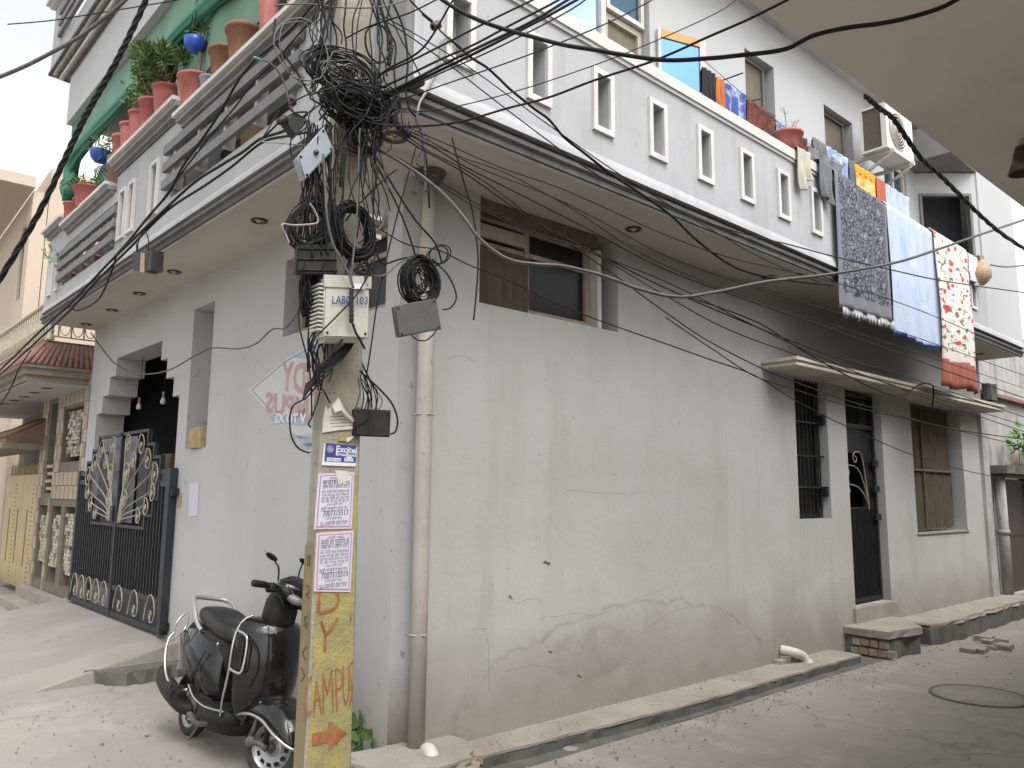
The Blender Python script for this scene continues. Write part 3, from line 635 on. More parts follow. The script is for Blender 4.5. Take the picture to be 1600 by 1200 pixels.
# ramp up to the gate
def ramp(b):
    nx, ny = 24, 26; V = []; Fc = []
    for j in range(ny+1):
        for i in range(nx+1):
            u = 3.95+(8.35-3.95)*i/nx; o = 1.75*j/ny - .02
            e = min(1, max(0, (u-4.15)/.35)); h = .30*max(0, 1-o/1.65)**.9*(1 if u > 4.2 else e)
            V.append(FL(u+.04*noise.noise(Vector((o*3, u, 1))), o+.12*noise.noise(Vector((u*1.5, 0, 5)))*(j/ny), h-.012*(j == ny)+.010*noise.noise(Vector((u*2, o*2, 9))) + .004))
    for j in range(ny):
        for i in range(nx): a = j*(nx+1)+i; Fc.append((a, a+1, a+nx+2, a+nx+1))
    b.add(V, Fc, True)
    b.add([FL(3.93, -.02, -.02), FL(3.93, 1.4, -.02), FL(3.98, 1.2, .04), FL(3.95, .5, .2), FL(3.95, -.02, .30)], [(0, 1, 2, 3, 4)])
struct('gate_ramp', 'concrete_road', ramp)
struct('ramp_edge', 'concrete_dark', lambda b: rough_slab(b, [FL(3.72, -.02, 0), FL(3.62, .60, 0), FL(3.98, .85, 0), FL(4.05, -.02, 0)], -.02, .13, .03, .08))
struct('ramp_crack', 'concrete_dark', lambda b: [b.tube([p+Vector((random.uniform(-.012, .012), random.uniform(-.012, .012), 0)) for p in spline([aZ(*q, zz) for q, zz in pts], 7)], .0045, 4) for pts in
   ([((128, 1000), .012), ((145, 1022), .012), ((170, 1036), .01), ((200, 1032), .01)], [((90, 985), .05), ((130, 968), .09), ((170, 962), .14)], [((150, 965), .12), ((175, 975), .1), ((188, 968), .14)])])
# pebbles and dirt crumbs
def crumbs(b):
    for k in range(1500):
        if k < 850: x = random.uniform(-.2, 9); y = -.46-abs(random.gauss(0, .14 if k % 4 else .7)); z0 = .008
        elif k < 1000: x = random.uniform(-.1, 5.8); y = -random.random()**2*.28-.01; z0 = .098
        else:
            p = FL(random.uniform(.4, 8), random.uniform(.02, 2.6)**1.0, 0); x, y = p.x, p.y; z0 = .012
            if p.dot(LD) > 3.6: continue
        r = random.uniform(.002, .011)*(1 if random.random() < .93 else 1.8); c = Vector((x, y, z0+r*.3)); P = [c+Vector(v)*r*random.uniform(.6, 1.2) for v in ((1, 0, 0), (0, 1, 0), (-1, 0, 0), (0, -1, 0), (0, 0, 1), (0, 0, -1))]
        b.add(P, [(0, 1, 4), (1, 2, 4), (2, 3, 4), (3, 0, 4), (1, 0, 5), (2, 1, 5), (3, 2, 5), (0, 3, 5)])
solo('gravel', 'concrete_ledge', crumbs, 'loose grit and crumbs of cement along the walls', 'gravel', None, 'stuff')

def litter(b):
    for k in range(70):
        x = random.uniform(-.1, 9); y = -.5-abs(random.gauss(0, .35))
        if k % 3 == 0: q = FL(random.uniform(.3, 4), random.uniform(.05, 1.5), 0); x, y = q.x, q.y
        c = Vector((x, y, .017)); a = random.random()*6.28; d = Vector((math.cos(a), math.sin(a), .1)); e = Vector((-math.sin(a), math.cos(a), .15)); s = random.uniform(.012, .03)
        b.add([c-d*s, c+e*s*.5+Vector((0, 0, .006)), c+d*s, c-e*s*.45+Vector((0, 0, .003))], [(0, 1, 2, 3)])
solo('leaf_litter', 'stem_brown', litter, 'dry leaf bits and scraps blown along the wall foot', 'litter', None, 'stuff')
# ------------------------------------------------------------------ pipe at the corner and its cement base
px0 = cR(650, 1150, .07)[0]; pcx, pcy, pr = .10, -.075, .058
dp = thing('drainpipe', 'cream plastic drainpipe running up the house corner from a cement block to the soffit', 'drainpipe', (pcx, pcy, .1))
part('pipe', 'pipe_pvc', dp, lambda b: b.tube([(pcx-.002, pcy, .1), (pcx, pcy, 1.2), (pcx, pcy, 2.6), (pcx-.002, pcy, 3.50)], pr, 20))
part('upper_pipe', 'pipe_pvc', dp, lambda b: b.tube([(pcx-.002, pcy, 3.501), (pcx-.002, pcy, 4.19)], pr-.008, 20))
part('pipe_socket', 'pipe_pvc', dp, lambda b: b.tube([(pcx-.002, pcy, 3.50), (pcx-.002, pcy, 3.70)], pr+.006, 20))
part('pipe_flange', 'moulding_grey', dp, lambda b: b.lathe([(.058, 4.10), (.10, 4.15), (.12, 4.196)], Matrix.Translation((pcx, pcy, 0)), 18))
for z in (.9, 2.4): part('pipe_clip', 'pipe_pvc', dp, lambda b: b.tube([(pcx-.068, pcy+.06, z), (pcx-.062, pcy-.02, z), (pcx, pcy-.066, z), (pcx+.062, pcy-.02, z), (pcx+.068, pcy+.06, z)], .006, 5))
bb = thing('pipe_base', 'broken brick and cement block round the foot of the corner drainpipe', 'cement block', (.0, -.2, 0))
part('cement_cap', 'concrete_ledge', bb, lambda b: rough_slab(b, [FW(-.42, .10, 0), FW(-.36, -.24, 0), FW(-.05, -.47, 0), FW(.26, -.50, 0), FW(.46, -.12, 0), FW(.40, .05, 0)], .12, .175, .022, .07))
part('rubble_body', 'brick_rubble', bb, lambda b: rough_slab(b, [FW(-.45, .12, 0), FW(-.40, -.27, 0), FW(-.08, -.49, 0), FW(.29, -.52, 0), FW(.47, -.13, 0), FW(.42, .05, 0)], -.02, .125, .03, .06))
for k in range(8):
    a = -2.9+k*.34; p = Vector((.02+.46*math.cos(a), -.13+.38*math.sin(a), .03+.05*(k % 2)))
    part('brick', 'brick_rubble', bb, lambda b: b.prism([p+Vector((random.uniform(-.06, .06)+dx, random.uniform(-.03, .03)+dy, 0)) for dx, dy in ((-.05, -.04), (.05, -.05), (.06, .04), (-.05, .04))], (0, 0, .055)))
el = aZ(672, 1192, .12)
ep = thing('elbow_pipe', 'white plastic elbow pipe poking out of the cement block at the corner', 'pipe', (el.x, el.y, .05))
part('elbow', 'pvc_white', ep, lambda b: b.tube(spline([(el.x+.05, el.y+.13, .15), (el.x+.02, el.y+.04, .175), (el.x, el.y-.03, .13), (el.x-.005, el.y-.045, .0)], 7), .05, 16))
part('collar', 'pvc_white', ep, lambda b: b.tube([(el.x, el.y-.06, .03), (el.x, el.y-.06, -.01)], .063, 16))
e2 = aZ(1252, 1030, .12)
ep = thing('elbow_pipe', 'white plastic elbow pipe coming out of the side wall just left of the door step', 'pipe', (e2.x, e2.y, .05))
part('elbow', 'pvc_white', ep, lambda b: b.tube(spline([(e2.x-.18, -.0, .22), (e2.x-.12, -.13, .20), (e2.x, e2.y-.02, .15), (e2.x+.04, e2.y-.06, .06)], 7), .05, 14))
part('collar', 'pvc_white', ep, lambda b: b.tube([(e2.x+.02, e2.y-.05, .10), (e2.x+.045, e2.y-.065, .05)], .058, 14))
solo('wall_debris', 'brick_rubble', lambda b: [rough_slab(b, [FW(e2.x-.35+.12*k, -.01, 0), FW(e2.x-.33+.12*k, -.08-.03*(k % 2), 0), FW(e2.x-.22+.12*k, -.09, 0), FW(e2.x-.20+.12*k, -.01, 0)], .09, .135+.03*(k % 3), .015, .05) for k in range(4)], 'crumbled plaster and mud at the wall foot beside the far elbow pipe', 'rubble')
# pipe at the far end of the side wall
dp2 = thing('drainpipe', 'stained cement-coloured downpipe between the house and the right-hand neighbour', 'drainpipe', (11.89, -.07, .2))
part('pipe', 'weathered_white', dp2, lambda b: b.tube([(11.89, -.08, .2), (11.88, -.08, 2.25)], .085, 14))
part('pipe_collar', 'weathered_white', dp2, lambda b: b.tube([(11.885, -.08, 1.25), (11.885, -.08, 1.33)], .098, 14))
solo('wall_pier', 'weathered_white', lambda b: rough_slab(b, [FW(11.28, .02, 0), FW(11.28, -.055, 0), FW(11.54, -.06, 0), FW(11.56, .02, 0)], .1, 3.24, .012, .1), 'stained narrow plaster pier at the far end of the side wall', 'pier')

# ------------------------------------------------------------------ main gate
gate = thing('metal_gate', 'dark double metal gate with vertical bars and cream leaf scrolls', 'gate', tuple(FL(6.1, .05, .32)))
GO = .05
def gbox(name, m, u0, u1, z0, z1, d0=-.02, d1=.02, par=gate): return part(name, m, par, lambda b: b.box(FL, u0, u1, GO+d0, GO+d1, z0, z1))
gbox('gate_post', 'gate_blue_black', 4.27, 4.38, .33, 2.10, -.04, .04); gbox('gate_post', 'gate_blue_black', 7.86, 7.95, .33, 2.12, -.03, .03)
gbox('gate_stile', 'gate_blue_black', 6.07, 6.13, .33, 2.5, -.025, .03)
for u0, u1 in ((4.38, 6.07), (6.13, 7.86)):
    gbox('gate_rail', 'gate_blue_black', u0, u1, .33, .39); gbox('gate_rail', 'gate_blue_black', u0, u1, .64, .70)
for u0, u1, z in ((4.38, 4.62, 2.03), (4.38, 4.62, 1.90), (7.50, 7.86, 2.05), (7.50, 7.86, 1.93)): gbox('gate_rail', 'gate_blue_black', u0, u1, z, z+.06)
gbox('gate_panel', 'gate_blue_black', 4.38, 4.62, 1.96, 2.03, -.01, .01)
bar0 = None
def orn_low(u):        # lower edge of the ornament over u
    for a, z in ((.80, 1.42), (1.05, 1.56), (1.30, 1.74), (1.48, 2.0)):
        if abs(u-6.1) < a: return z
    return 1.92
k = 0; u = 4.46
while u < 7.84:
    if abs(u-6.1) > .05:
        gbox('gate_bar', 'black_metal', u-.014, u+.014, .70, orn_low(u)-.004, -.014, .014)
    u += .098
# backing sheets behind bars low down and in the ornament
poly = [(6.9, 1.42), (7.15, 1.42), (7.15, 1.56)]
def orn_poly():
    L1 = [(0, 2.56), (.98, 2.56), (.98, 2.39), (1.22, 2.39), (1.22, 2.235), (1.46, 2.235), (1.46, 1.76), (1.30, 1.76), (1.30, 1.57), (1.05, 1.57), (1.05, 1.42), (0, 1.42)]
    return L1
for sgn_, nm in ((1, 'left'), (-1, 'right')):
    L1 = [(6.1+sgn_*(.03+a*.97), z) for a, z in orn_poly()]
    def frame(b):
        for i in range(len(L1)-1):
            (a, z), (c, y) = L1[i], L1[i+1]
            u0, u1 = min(a, c)-.018, max(a, c)+.018; z0, z1 = min(z, y)-.018, max(z, y)+.018
            if abs(a-c) > .01 or True: b.box(FL, u0 if a == c else u0+.036, u1 if a == c else u1-.036, GO-.024+(.003 if a == c else 0), GO+.024+(.003 if a == c else 0), z0, z1)
    part('ornament_frame', 'gate_blue_black', gate, frame)
    # sheet metal infill in patches
    for (a, c, z0, z1, m_) in ((.10, .52, 1.46, 2.52, 'sheet_grey'), (.62, .95, 1.46, 2.36, 'gate_blue_black'), (.98, 1.28, 1.78, 2.2, 'sheet_grey')):
        if sgn_ < 0 and a > .9: m_ = 'gate_blue_black'
        u0, u1 = sorted((6.1+sgn_*a, 6.1+sgn_*c)); gbox('gate_sheet', m_, u0, u1, z0, z1, -.012, -.008)
    # scroll fronds
    base = (.12, 1.45)
    fr_ = [((.30, 2.44), .10), ((.78, 2.40), .12), ((1.04, 2.22), .12), ((1.30, 2.04), .13), ((1.27, 1.83), .10), ((1.08, 1.67), .10), ((.84, 1.56), .09), ((.32, 2.08), .11), ((.32, 1.76), .10), ((.55, 2.22), .09)]
    for (tx, tz), r_ in fr_:
        def frond(b):
            bx = base[0]+.10*(tx < .4)
            P = [(bx, base[1]), (bx+(tx-bx)*.25, base[1]+(tz-base[1])*.5), (tx-r_*.9, tz+.0), (tx-r_*.3, tz+r_*.95), (tx+r_*.6, tz+r_*.75), (tx+r_, tz-.1*r_), (tx+r_*.5, tz-r_*.9), (tx-.25*r_, tz-r_*.75), (tx-.4*r_, tz-.1*r_), (tx+.1*r_, tz+.2*r_), (tx+.35*r_, tz-.2*r_)]
            b.tube(spline([FL(6.1+sgn_*x, GO+.034, z) for x, z in P], 5), .0085, 5)
            # a small leaf near the curl
            c = FL(6.1+sgn_*(tx+.1*r_), GO+.036, tz-.15*r_); b.tube([c+Vector((0, 0, -.04)), c+Vector((0, 0, -.012)), c+Vector((0, 0, .03))], [.003, .014, .004], 6)
        part('scroll', 'scroll_cream', gate, frond)
    # scrolls along the bottom
    n_ = 3 if sgn_ < 0 else 5
    for q in range(n_):
        w_ = 1.66/n_; uc = 6.1+sgn_*(.08+w_*(q+.5)); r_ = min(.15, w_*.44)
        def low(b):
            P = [(-1.3, -.10), (-.9, .09), (-.2, .205), (.5, .17), (.9, .04), (.7, -.07), (.1, -.09), (-.15, -.02), (.1, .03), (.3, -.01)]
            b.tube(spline([FL(uc-x*r_, GO+.025, .515+z*.95) for x, z in P], 5), .008, 5)
            c = FL(uc-.1*r_, GO+.028, .47); b.tube([c+Vector((0, 0, -.03)), c, c+Vector((0, 0, .04))], [.003, .013, .004], 6)
        part('scroll', 'scroll_cream', gate, low)
    if sgn_ > 0: gbox('gate_divider', 'gate_blue_black', 7.07, 7.13, .39, .64)
gbox('gate_sheet', 'gate_blue_black', 4.38, 6.07, .39, .64, -.014, -.010); gbox('gate_sheet', 'sheet_grey', 6.13, 7.86, .39, .64, -.014, -.010)
part('gate_latch', 'wood_old', gate, lambda b: b.tube([FL(6.03, .10, 2.10), FL(6.2, .10, 2.10)], .014, 6))
part('gate_lock', 'black_metal', gate, lambda b: b.box(FL, 6.15, 6.27, .075, .10, 1.46, 1.66))
for k in range(5): part('lock_slot', 'sheet_grey', gate, lambda b: b.box(FL, 6.17, 6.25, .101, .105, 1.49+.033*k, 1.497+.033*k))
part('gate_hinge', 'black_metal', gate, lambda b: (b.box(FL, 4.20, 4.27, .01, .08, 1.80, 1.88), b.box(FL, 4.22, 4.27, .01, .08, .38, .46)))
# things seen through the gateway
for u_, nm in ((6.35, 'left'), (5.45, 'right')):
    t = thing('hanging_bulb', 'bare bulb hanging in the gateway, the %s one of the two' % nm, 'light bulb', tuple(FL(u_, -.18, 3.0)))
    part('cord', 'cable_black', t, lambda b: b.tube([FL(u_, -.18, 3.63), FL(u_, -.18, 3.06)], .004, 5))
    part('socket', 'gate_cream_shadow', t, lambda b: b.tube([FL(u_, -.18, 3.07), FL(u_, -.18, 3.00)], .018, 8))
    part('glass', 'bulb_glass', t, lambda b: b.lathe([(.012, .03), (.018, .01), (.036, -.03), (.030, -.06), (.001, -.075)], Matrix.Translation(FL(u_, -.18, 2.98)), 14))
ct = cL(258, 720, -.6)
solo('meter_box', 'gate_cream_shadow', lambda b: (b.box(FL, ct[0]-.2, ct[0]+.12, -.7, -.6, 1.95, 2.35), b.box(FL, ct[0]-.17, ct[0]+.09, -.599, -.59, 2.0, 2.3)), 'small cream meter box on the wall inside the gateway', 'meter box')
solo('wall_fan', 'box_black', lambda b: (b.lathe([(.02, 0), (.14, .01), (.15, .05), (.10, .07), (.02, .07)], Matrix.Translation(FL(4.75, -.9, 2.75)) @ Matrix.Rotation(R_(90), 4, 'Y'), 18), b.box(FL, 4.72, 4.78, -.95, -.9, 2.4, 2.62)), 'dark wall fan in the shade inside the gateway', 'fan')
solo('lump_of_foam', 'foam_board', lambda b: rough_slab(b, [FL(3.66, -.25, 0), FL(3.90, -.25, 0), FL(3.90, .03, 0), FL(3.66, .04, 0)], 2.302, 2.52, .02, .06), 'tan foam block sitting in the wall niche', 'block')
# papers on the front wall
solo('paper_notice', 'paper_lilac', lambda b: b.prism([FL(3.66, .003, 1.60), FL(3.90, .003, 1.58), FL(3.92, .003, 1.93), FL(3.67, .003, 1.95)], LN*.001), 'pale notice sheet pasted on the front wall beside the gate', 'paper')
solo('paper_scrap', 'foam_board', lambda b: b.prism([FL(4.12, .003, 1.68), FL(4.22, .003, 1.66), FL(4.24, .003, 1.86), FL(4.13, .003, 1.84)], LN*.001), 'small yellowed paper scrap next to the gate post', 'paper')

# ------------------------------------------------------------------ left neighbour: tiled front
nb = thing('tiled_house', 'beige tiled neighbouring house with a red roof-tile skirt and cream railing', 'house', tuple(FL(10, 0, 0)))
U0 = 8.03
rec = [(8.35, 9.40, 2.28, 3.12), (8.33, 8.92, .42, 1.60), (9.14, 9.70, .42, 1.60), (9.95, 10.5, .42, 1.60), (9.86, 10.30, 1.80, 3.28)]
part('tiled_wall', 'tile_back', nb, lambda b: (wall_holes(b, FL, U0, 10.75, .02, 3.42, -.02, -.30, rec), b.box(FL, U0, 10.75, -.34, -.301, .02, 3.42), b.box(FL, 10.75, 15, -.6, -.5, .0, 3.42), b.box(FL, 10.75, 10.8, -.5, -.02, .0, 3.42)))
tl = None; cnt = 0
tm = {}
def tile_at(u, z, w, h, m):
    global cnt
    key = (round(w, 2), round(h, 2), m)
    if key not in tm:
        b = MB(); b.box(FL, 0, w, 0, .018, 0, h); tm[key] = b.build('wall_tile', m, nb); s = tm[key]; s.matrix_basis = Matrix.Translation(FL(u, -.019, z))
    else: s = copy_part(tm[key], nb, None); s.matrix_basis = Matrix.Translation(FL(u, -.019, z))
    cnt += 1
def clear(u0, u1, z0, z1): return not any(u1 > h[0]+.001 and u0 < h[1]-.001 and z1 > h[2]+.001 and z0 < h[3]-.001 for h in rec)
u = U0
row = 0
z = .06
while z < 3.38:
    u = U0
    col_ = 0
    while u < 10.72:
        w_, h_ = .125, .205
        if clear(u, u+w_, z, z+h_-.006) and cnt < 295:
            tile_at(u, z, w_-.006, h_-.006, 'tile_light' if (row+col_) % 2 == 0 else 'tile_brown')
        u += w_; col_ += 1
    z += .207; row += 1
def mosaic(u0, u1, z0, z1, o, nu, nz, name='mosaic_panel'):
    b = MB(); cols = []
    for j in range(nz):
        for i in range(nu):
            a, c = u0+(u1-u0)*i/nu, u0+(u1-u0)*(i+1)/nu; d, e = z0+(z1-z0)*j/nz, z0+(z1-z0)*(j+1)/nz
            pr_ = random.uniform(0, .035); n0 = len(b.f); b.box(FL, a+.003, c-.003, o, o+.02+pr_, d+.003, e-.003)
            q = random.random(); cc = (.55, .52, .45) if (i+j) % 2 else (.36, .29, .20)
            if q < .12: cc = (.08, .075, .07)
            cols += [cc]*(len(b.f)-n0)
    o_ = b.build(name, 'tile_mosaic', nb); me = o_.data
    ca = me.color_attributes.new('tone', 'BYTE_COLOR', 'CORNER')
    for p in me.polygons:
        for li in p.loop_indices: ca.data[li].color = (*cols[p.index], 1)
    o_['kind'] = 'stuff'
mosaic(8.40, 9.32, 2.36, 3.08, -.10, 9, 13); mosaic(8.36, 8.9, .60, 1.50, -.09, 6, 17); mosaic(9.17, 9.67, .66, 1.46, -.09, 6, 15); mosaic(9.98, 10.47, .70, 1.44, -.09, 6, 14)
mosaic(8.5, 9.0, 2.55, 2.92, -.04, 5, 7)
for k in range(4): part('ledge_slab', 'tile_light', nb, lambda b: b.box(FL, 9.88, 10.25, -.28, -.03+.02*(k % 2), 1.85+.12*k, 1.90+.12*k))
part('plinth', 'concrete_ledge', nb, lambda b: b.box(FL, U0+.02, 10.9, -.02, .42, -.02, .13))
part('plinth_step', 'concrete_ledge', nb, lambda b: b.box(FL, U0+.3, 10.8, .0, .16, .131, .28))
# roof skirt
sof = 3.36
part('porch_soffit', 'upper_paint', nb, lambda b: b.box(FL, 8.13, 15, -.5, .76, sof, sof+.06))
def npath(e, u0=8.13): return [FL(15, .78+e, 0), FL(u0-e, .78+e, 0), FL(u0-e, -.3, 0)]
part('cornice', 'cornice_brown', nb, lambda b: sweep(b, npath(0), [(-.05, sof+.02), (.02, sof+.02), (.02, sof+.09), (.06, sof+.11), (.06, sof+.19), (.10, sof+.21), (.10, sof+.25), (-.05, sof+.25)]))
part('cornice_cap', 'roof_tile_brown', nb, lambda b: sweep(b, npath(-.25, 8.23), [(-.02, 3.97), (.06, 3.97), (.06, 4.04), (-.02, 4.04)]))
part('roof_deck', 'roof_tile_brown', nb, lambda b: b.loft([[p+Vector((0, 0, h)) for p in pp] for pp, h in (([FL(15, .84, 0), FL(8.06, .84, 0), FL(8.06, -.3, 0), FL(15, -.3, 0)], 3.60), ([FL(15, .56, 0), FL(8.36, .56, 0), FL(8.36, -.3, 0), FL(15, -.3, 0)], 3.96))], smooth=False))
rt0 = {}
def rtile(top, bot, side):      # half-round tile running down the slope
    d = (top-bot).normalized(); key = side
    b = MB(); w_ = side; n_ = d.cross(w_).normalized()
    if n_.z < 0: n_ = -n_
    rings = []
    for s_ in (0, .5, 1):
        p = bot.lerp(top, s_); rings.append([p+w_*.036*math.cos(a_)+n_*(.008+.030*math.sin(a_)) for a_ in [math.pi*q/6 for q in range(7)]])
    b.loft(rings, cap=True); return b
ex = Vector((1, 0, 0)); n_t = 0
for k in range(15):
    s_ = .82-.078*k
    b = rtile(FL(8.34, s_*.70+.0, 3.97), FL(8.03, s_*1.02+.01, 3.605), LN.copy()); b.build('roof_tile', 'roof_tile_red' if k % 3 else 'roof_tile_brown', nb)
for k in range(26):
    u_ = 8.2+.125*k
    b = rtile(FL(u_+.05 if k > 2 else u_+.1, .55, 3.97), FL(u_, .86, 3.605), LD.copy()); b.build('roof_tile', 'roof_tile_red' if k % 4 else 'roof_tile_brown', nb)
for k in range(5):
    p = FL(8.7+.75*k, .42, sof-.001)
    part('recessed_light', 'lamp_metal', nb, lambda b: b.lathe([(.04, -.004), (.075, -.006), (.08, -.001)], Matrix.Translation(p), 14))
# railing on top
def railing():
    pr_ = [FL(8.36, .50, 4.04)]
    part('railing_post', 'rail_cream', nb, lambda b: (b.lathe([(.055, 4.04), (.055, 4.09), (.038, 4.11)]+[(.038+.006*(i % 2), 4.14+.035*i) for i in range(16)]+[(.05, 4.72), (.03, 4.75)], Matrix.Translation(FL(8.36, .50, 0)), 12)))
    part('post_ball', 'rail_cream', nb, lambda b: b.lathe([(.001, 4.74), (.04, 4.755), (.062, 4.80), (.055, 4.84), (.03, 4.865), (.001, 4.87)], Matrix.Translation(FL(8.36, .50, 0)), 14))
    part('top_rail', 'rail_cream', nb, lambda b: (b.tube([FL(8.36, .50, 4.66), FL(14.5, .50, 4.66)], .034, 8), b.tube([FL(8.36, .50, 4.66), FL(8.36, -.3, 4.66)], .02, 8)))
    part('bottom_rail', 'rail_cream', nb, lambda b: (b.tube([FL(8.36, .50, 4.12), FL(14.5, .50, 4.12)], .015, 6), b.tube([FL(8.36, .50, 4.10), FL(8.36, -.3, 4.10)], .012, 6)))
    for k in range(34):
        u_ = 8.47+.17*k
        part('baluster', 'rail_cream', nb, lambda b: (b.tube([FL(u_, .5, 4.12), FL(u_, .5, 4.28), FL(u_, .5, 4.4), FL(u_, .5, 4.52), FL(u_, .5, 4.66)], [.013, .015, .03, .015, .013], 6), b.tube(spline([FL(u_+.085+.05*math.cos(a_), .5, 4.4+.09*math.sin(a_)) for a_ in [q*.785 for q in range(8)]], 3, True), .010, 4, True)))
    for k in range(4):
        o_ = .40-.17*k
        part('baluster', 'rail_cream', nb, lambda b: (b.tube([FL(8.36, o_, 4.10), FL(8.36, o_, 4.66)], .011, 6), b.tube(spline([FL(8.36, o_-.085+.07*math.cos(a_), 4.26+.13*math.sin(a_)) for a_ in [q*.785 for q in range(8)]], 3, True), .007, 4, True)))
railing()
# cream gate of the neighbour and its little porch
ng = thing('cream_gate', 'cream sheet-metal gate in the tiled front at the left edge', 'gate', tuple(FL(12, -.1, 0)))
part('gate_leaf', 'gate_cream', ng, lambda b: b.box(FL, 10.9, 12.25, -.14, -.10, .12, 2.12)); part('gate_leaf', 'gate_cream', ng, lambda b: b.box(FL, 12.27, 13.7, -.14, -.10, .12, 2.12))
for u_ in (11.1, 11.75, 12.5, 13.2):
    part('groove_shade_strip', 'gate_cream_shadow', ng, lambda b: b.box(FL, u_, u_+.05, -.099, -.092, .5, 1.5))  # flat strips in darkened gate cream paint the shade of grooves
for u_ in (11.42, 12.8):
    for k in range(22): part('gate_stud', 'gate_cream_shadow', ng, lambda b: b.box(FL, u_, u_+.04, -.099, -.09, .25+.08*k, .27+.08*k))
for k in range(18): part('gate_spike', 'gate_cream', ng, lambda b: b.tube([FL(10.95+.15*k, -.12, 2.12), FL(10.95+.15*k, -.12, 2.26), FL(10.95+.15*k, -.12, 2.34)], [.012, .012, .002], 5))
part('porch_hood', 'roof_tile_brown', nb, lambda b: b.prism([FL(10.55, -.1, 2.62), FL(10.55, .55, 2.62), FL(10.55, .55, 2.70), FL(10.55, -.1, 3.06)], LD*4))
part('porch_hood_edge', 'cornice_brown', nb, lambda b: b.box(FL, 10.5, 14.6, -.1, .60, 2.52, 2.619))
for k in range(10): part('roof_tile', 'roof_tile_brown', nb, lambda b: b.tube([FL(10.6+.14*k, .57, 2.715), FL(10.6+.14*k, -.08, 3.08)], .035, 6))
solo('potted_shrub', 'leaf_lime', lambda b: leaves(b, FL(13, .1, 4.5), (.6, .3, .28), 140, .06), 'pale leafy shrub behind the cream railing at the left edge', 'plant') if False else None
struct('drain_cover', 'concrete_dark', lambda b: b.box(FL, 11.2, 12.2, .5, .8, -.01, .03))
# cream building further back
ch = thing('cream_building', 'tall plain cream house behind the railing at the left edge', 'house', tuple(FL(20, 1, 0)))
A = aD(36, 480, 17.6); 
def FC(u, o, z): return Vector((A.x+u, A.y+o, z))
part('wall', 'cream_house', ch, lambda b: b.box(FC, .31, 7, .02, 7, 0, 9.35))
part('side_wing', 'cream_house', ch, lambda b: wall_holes(b, lambda u, o, z: FC(o-.01, u, z), 0, 9, 0, 8.7, 0, .3, [(.55, 1.15, 6.2, 8.1)]))
part('window', 'glass_dark', ch, lambda b: b.box(FC, .1, .16, .55, 1.15, 6.2, 8.1))
part('window_frame', 'frame_beige', ch, lambda b: ring_frame(b, lambda u, o, z: FC(.05-o, u, z), .55, 1.15, 6.2, 8.1, .06, 0, .05))
part('sunshade', 'cream_house', ch, lambda b: b.box(FC, -1.0, .0, -.1, 6, 8.75, 9.0))
part('sunshade_edge', 'roof_tile_red', ch, lambda b: b.box(FC, -1.06, -1.0, -.1, 6, 8.72, 9.05))
# ------------------------------------------------------------------ right neighbour
rn = thing('weathered_house', 'weather-stained white neighbouring wall with a red coping at the right edge', 'house', (13.5, 0, 0))
part('wall', 'weathered_white', rn, lambda b: wall_holes(b, FR, 11.62, 20, -.05, 3.62, -.05, -.3, [(12.3, 14.2, .2, 2.22)]))
part('upper_wall', 'weathered_white', rn, lambda b: b.box(FR, 11.62, 20, -.9, -.45, 3.3, 5.2))
def red_cop(b):
    b.prism([FR(11.6, .06, 3.60), FR(11.6, .06, 3.66), FR(11.6, -.42, 3.80), FR(11.6, -.42, 3.60)], (8.4, 0, 0))
part('coping', 'roof_tile_red', rn, red_cop)
part('gutter_end', 'concrete_dark', rn, lambda b: rough_slab(b, [FW(11.6, .0, 0), FW(11.6, -.12, 0), FW(11.95, -.13, 0), FW(12.0, .0, 0)], 3.5, 3.78, .03, .08))
part('lintel', 'concrete_dark', rn, lambda b: rough_slab(b, [FW(11.66, .04, 0), FW(11.66, -.28, 0), FW(16, -.30, 0), FW(16, .04, 0)], 2.26, 2.40, .02, .25))
part('door', 'door_maroon', rn, lambda b: (b.box(FR, 12.32, 14.2, -.22, -.18, .2, 2.2), b.box(FR, 12.32, 14.2, -.179, -.165, 1.18, 1.24)))
part('door_jamb', 'weathered_white', rn, lambda b: b.box(FR, 12.3, 12.46, -.17, -.02, 1.2, 2.2))
part('floor', 'interior_dark', rn, lambda b: b.box(FR, 12, 16, -2, -1.9, 0, 5))

# ------------------------------------------------------------------ opposite house: the slab overhead
oh = thing('opposite_house', 'cream-soffited house overhanging the lane at the top right', 'house', (3, -6, 0))
def osl(b): b.prism([Vector((-1.4, -3.03, 3.85)), Vector((20, -3.10, 3.85)), Vector((20, -7.5, 3.85)), Vector((-1.4, -7.5, 3.85))], (0, 0, .15))  # unseen near end cut short to let light into the corner
part('overhang_slab', 'soffit_paint_lifted', oh, osl)
part('parapet', 'parapet_paint', oh, lambda b: b.box(FW, -1.4, 20, -3.9, -3.75, 4.01, 4.75))  # unseen, kept low so that light passes over it
part('wall', 'cream_house', oh, lambda b: b.box(FW, -1.4, 20, -7.5, -5.9, -.02, 3.849))  # unseen wall, included to block light
pl = aD(1597, 243, 4.2)
hl = thing('hanging_lamp', 'brown shaded lamp fixed under the overhead slab at the right edge', 'lamp', tuple(pl))
part('lamp_shade', 'lamp_metal', hl, lambda b: b.lathe([(.03, .05), (.045, .0), (.05, -.03), (.075, -.10), (.07, -.10), (.02, .0)], Matrix.Translation(pl), 18))
part('lamp_bracket', 'wood_pale', hl, lambda b: b.tube([pl+Vector((0, 0, .05)), pl+Vector((.03, 0, .09)), pl+Vector((.10, -.1, .12)), pl+Vector((.12, -.15, 3.85-pl.z))], .02, 8))
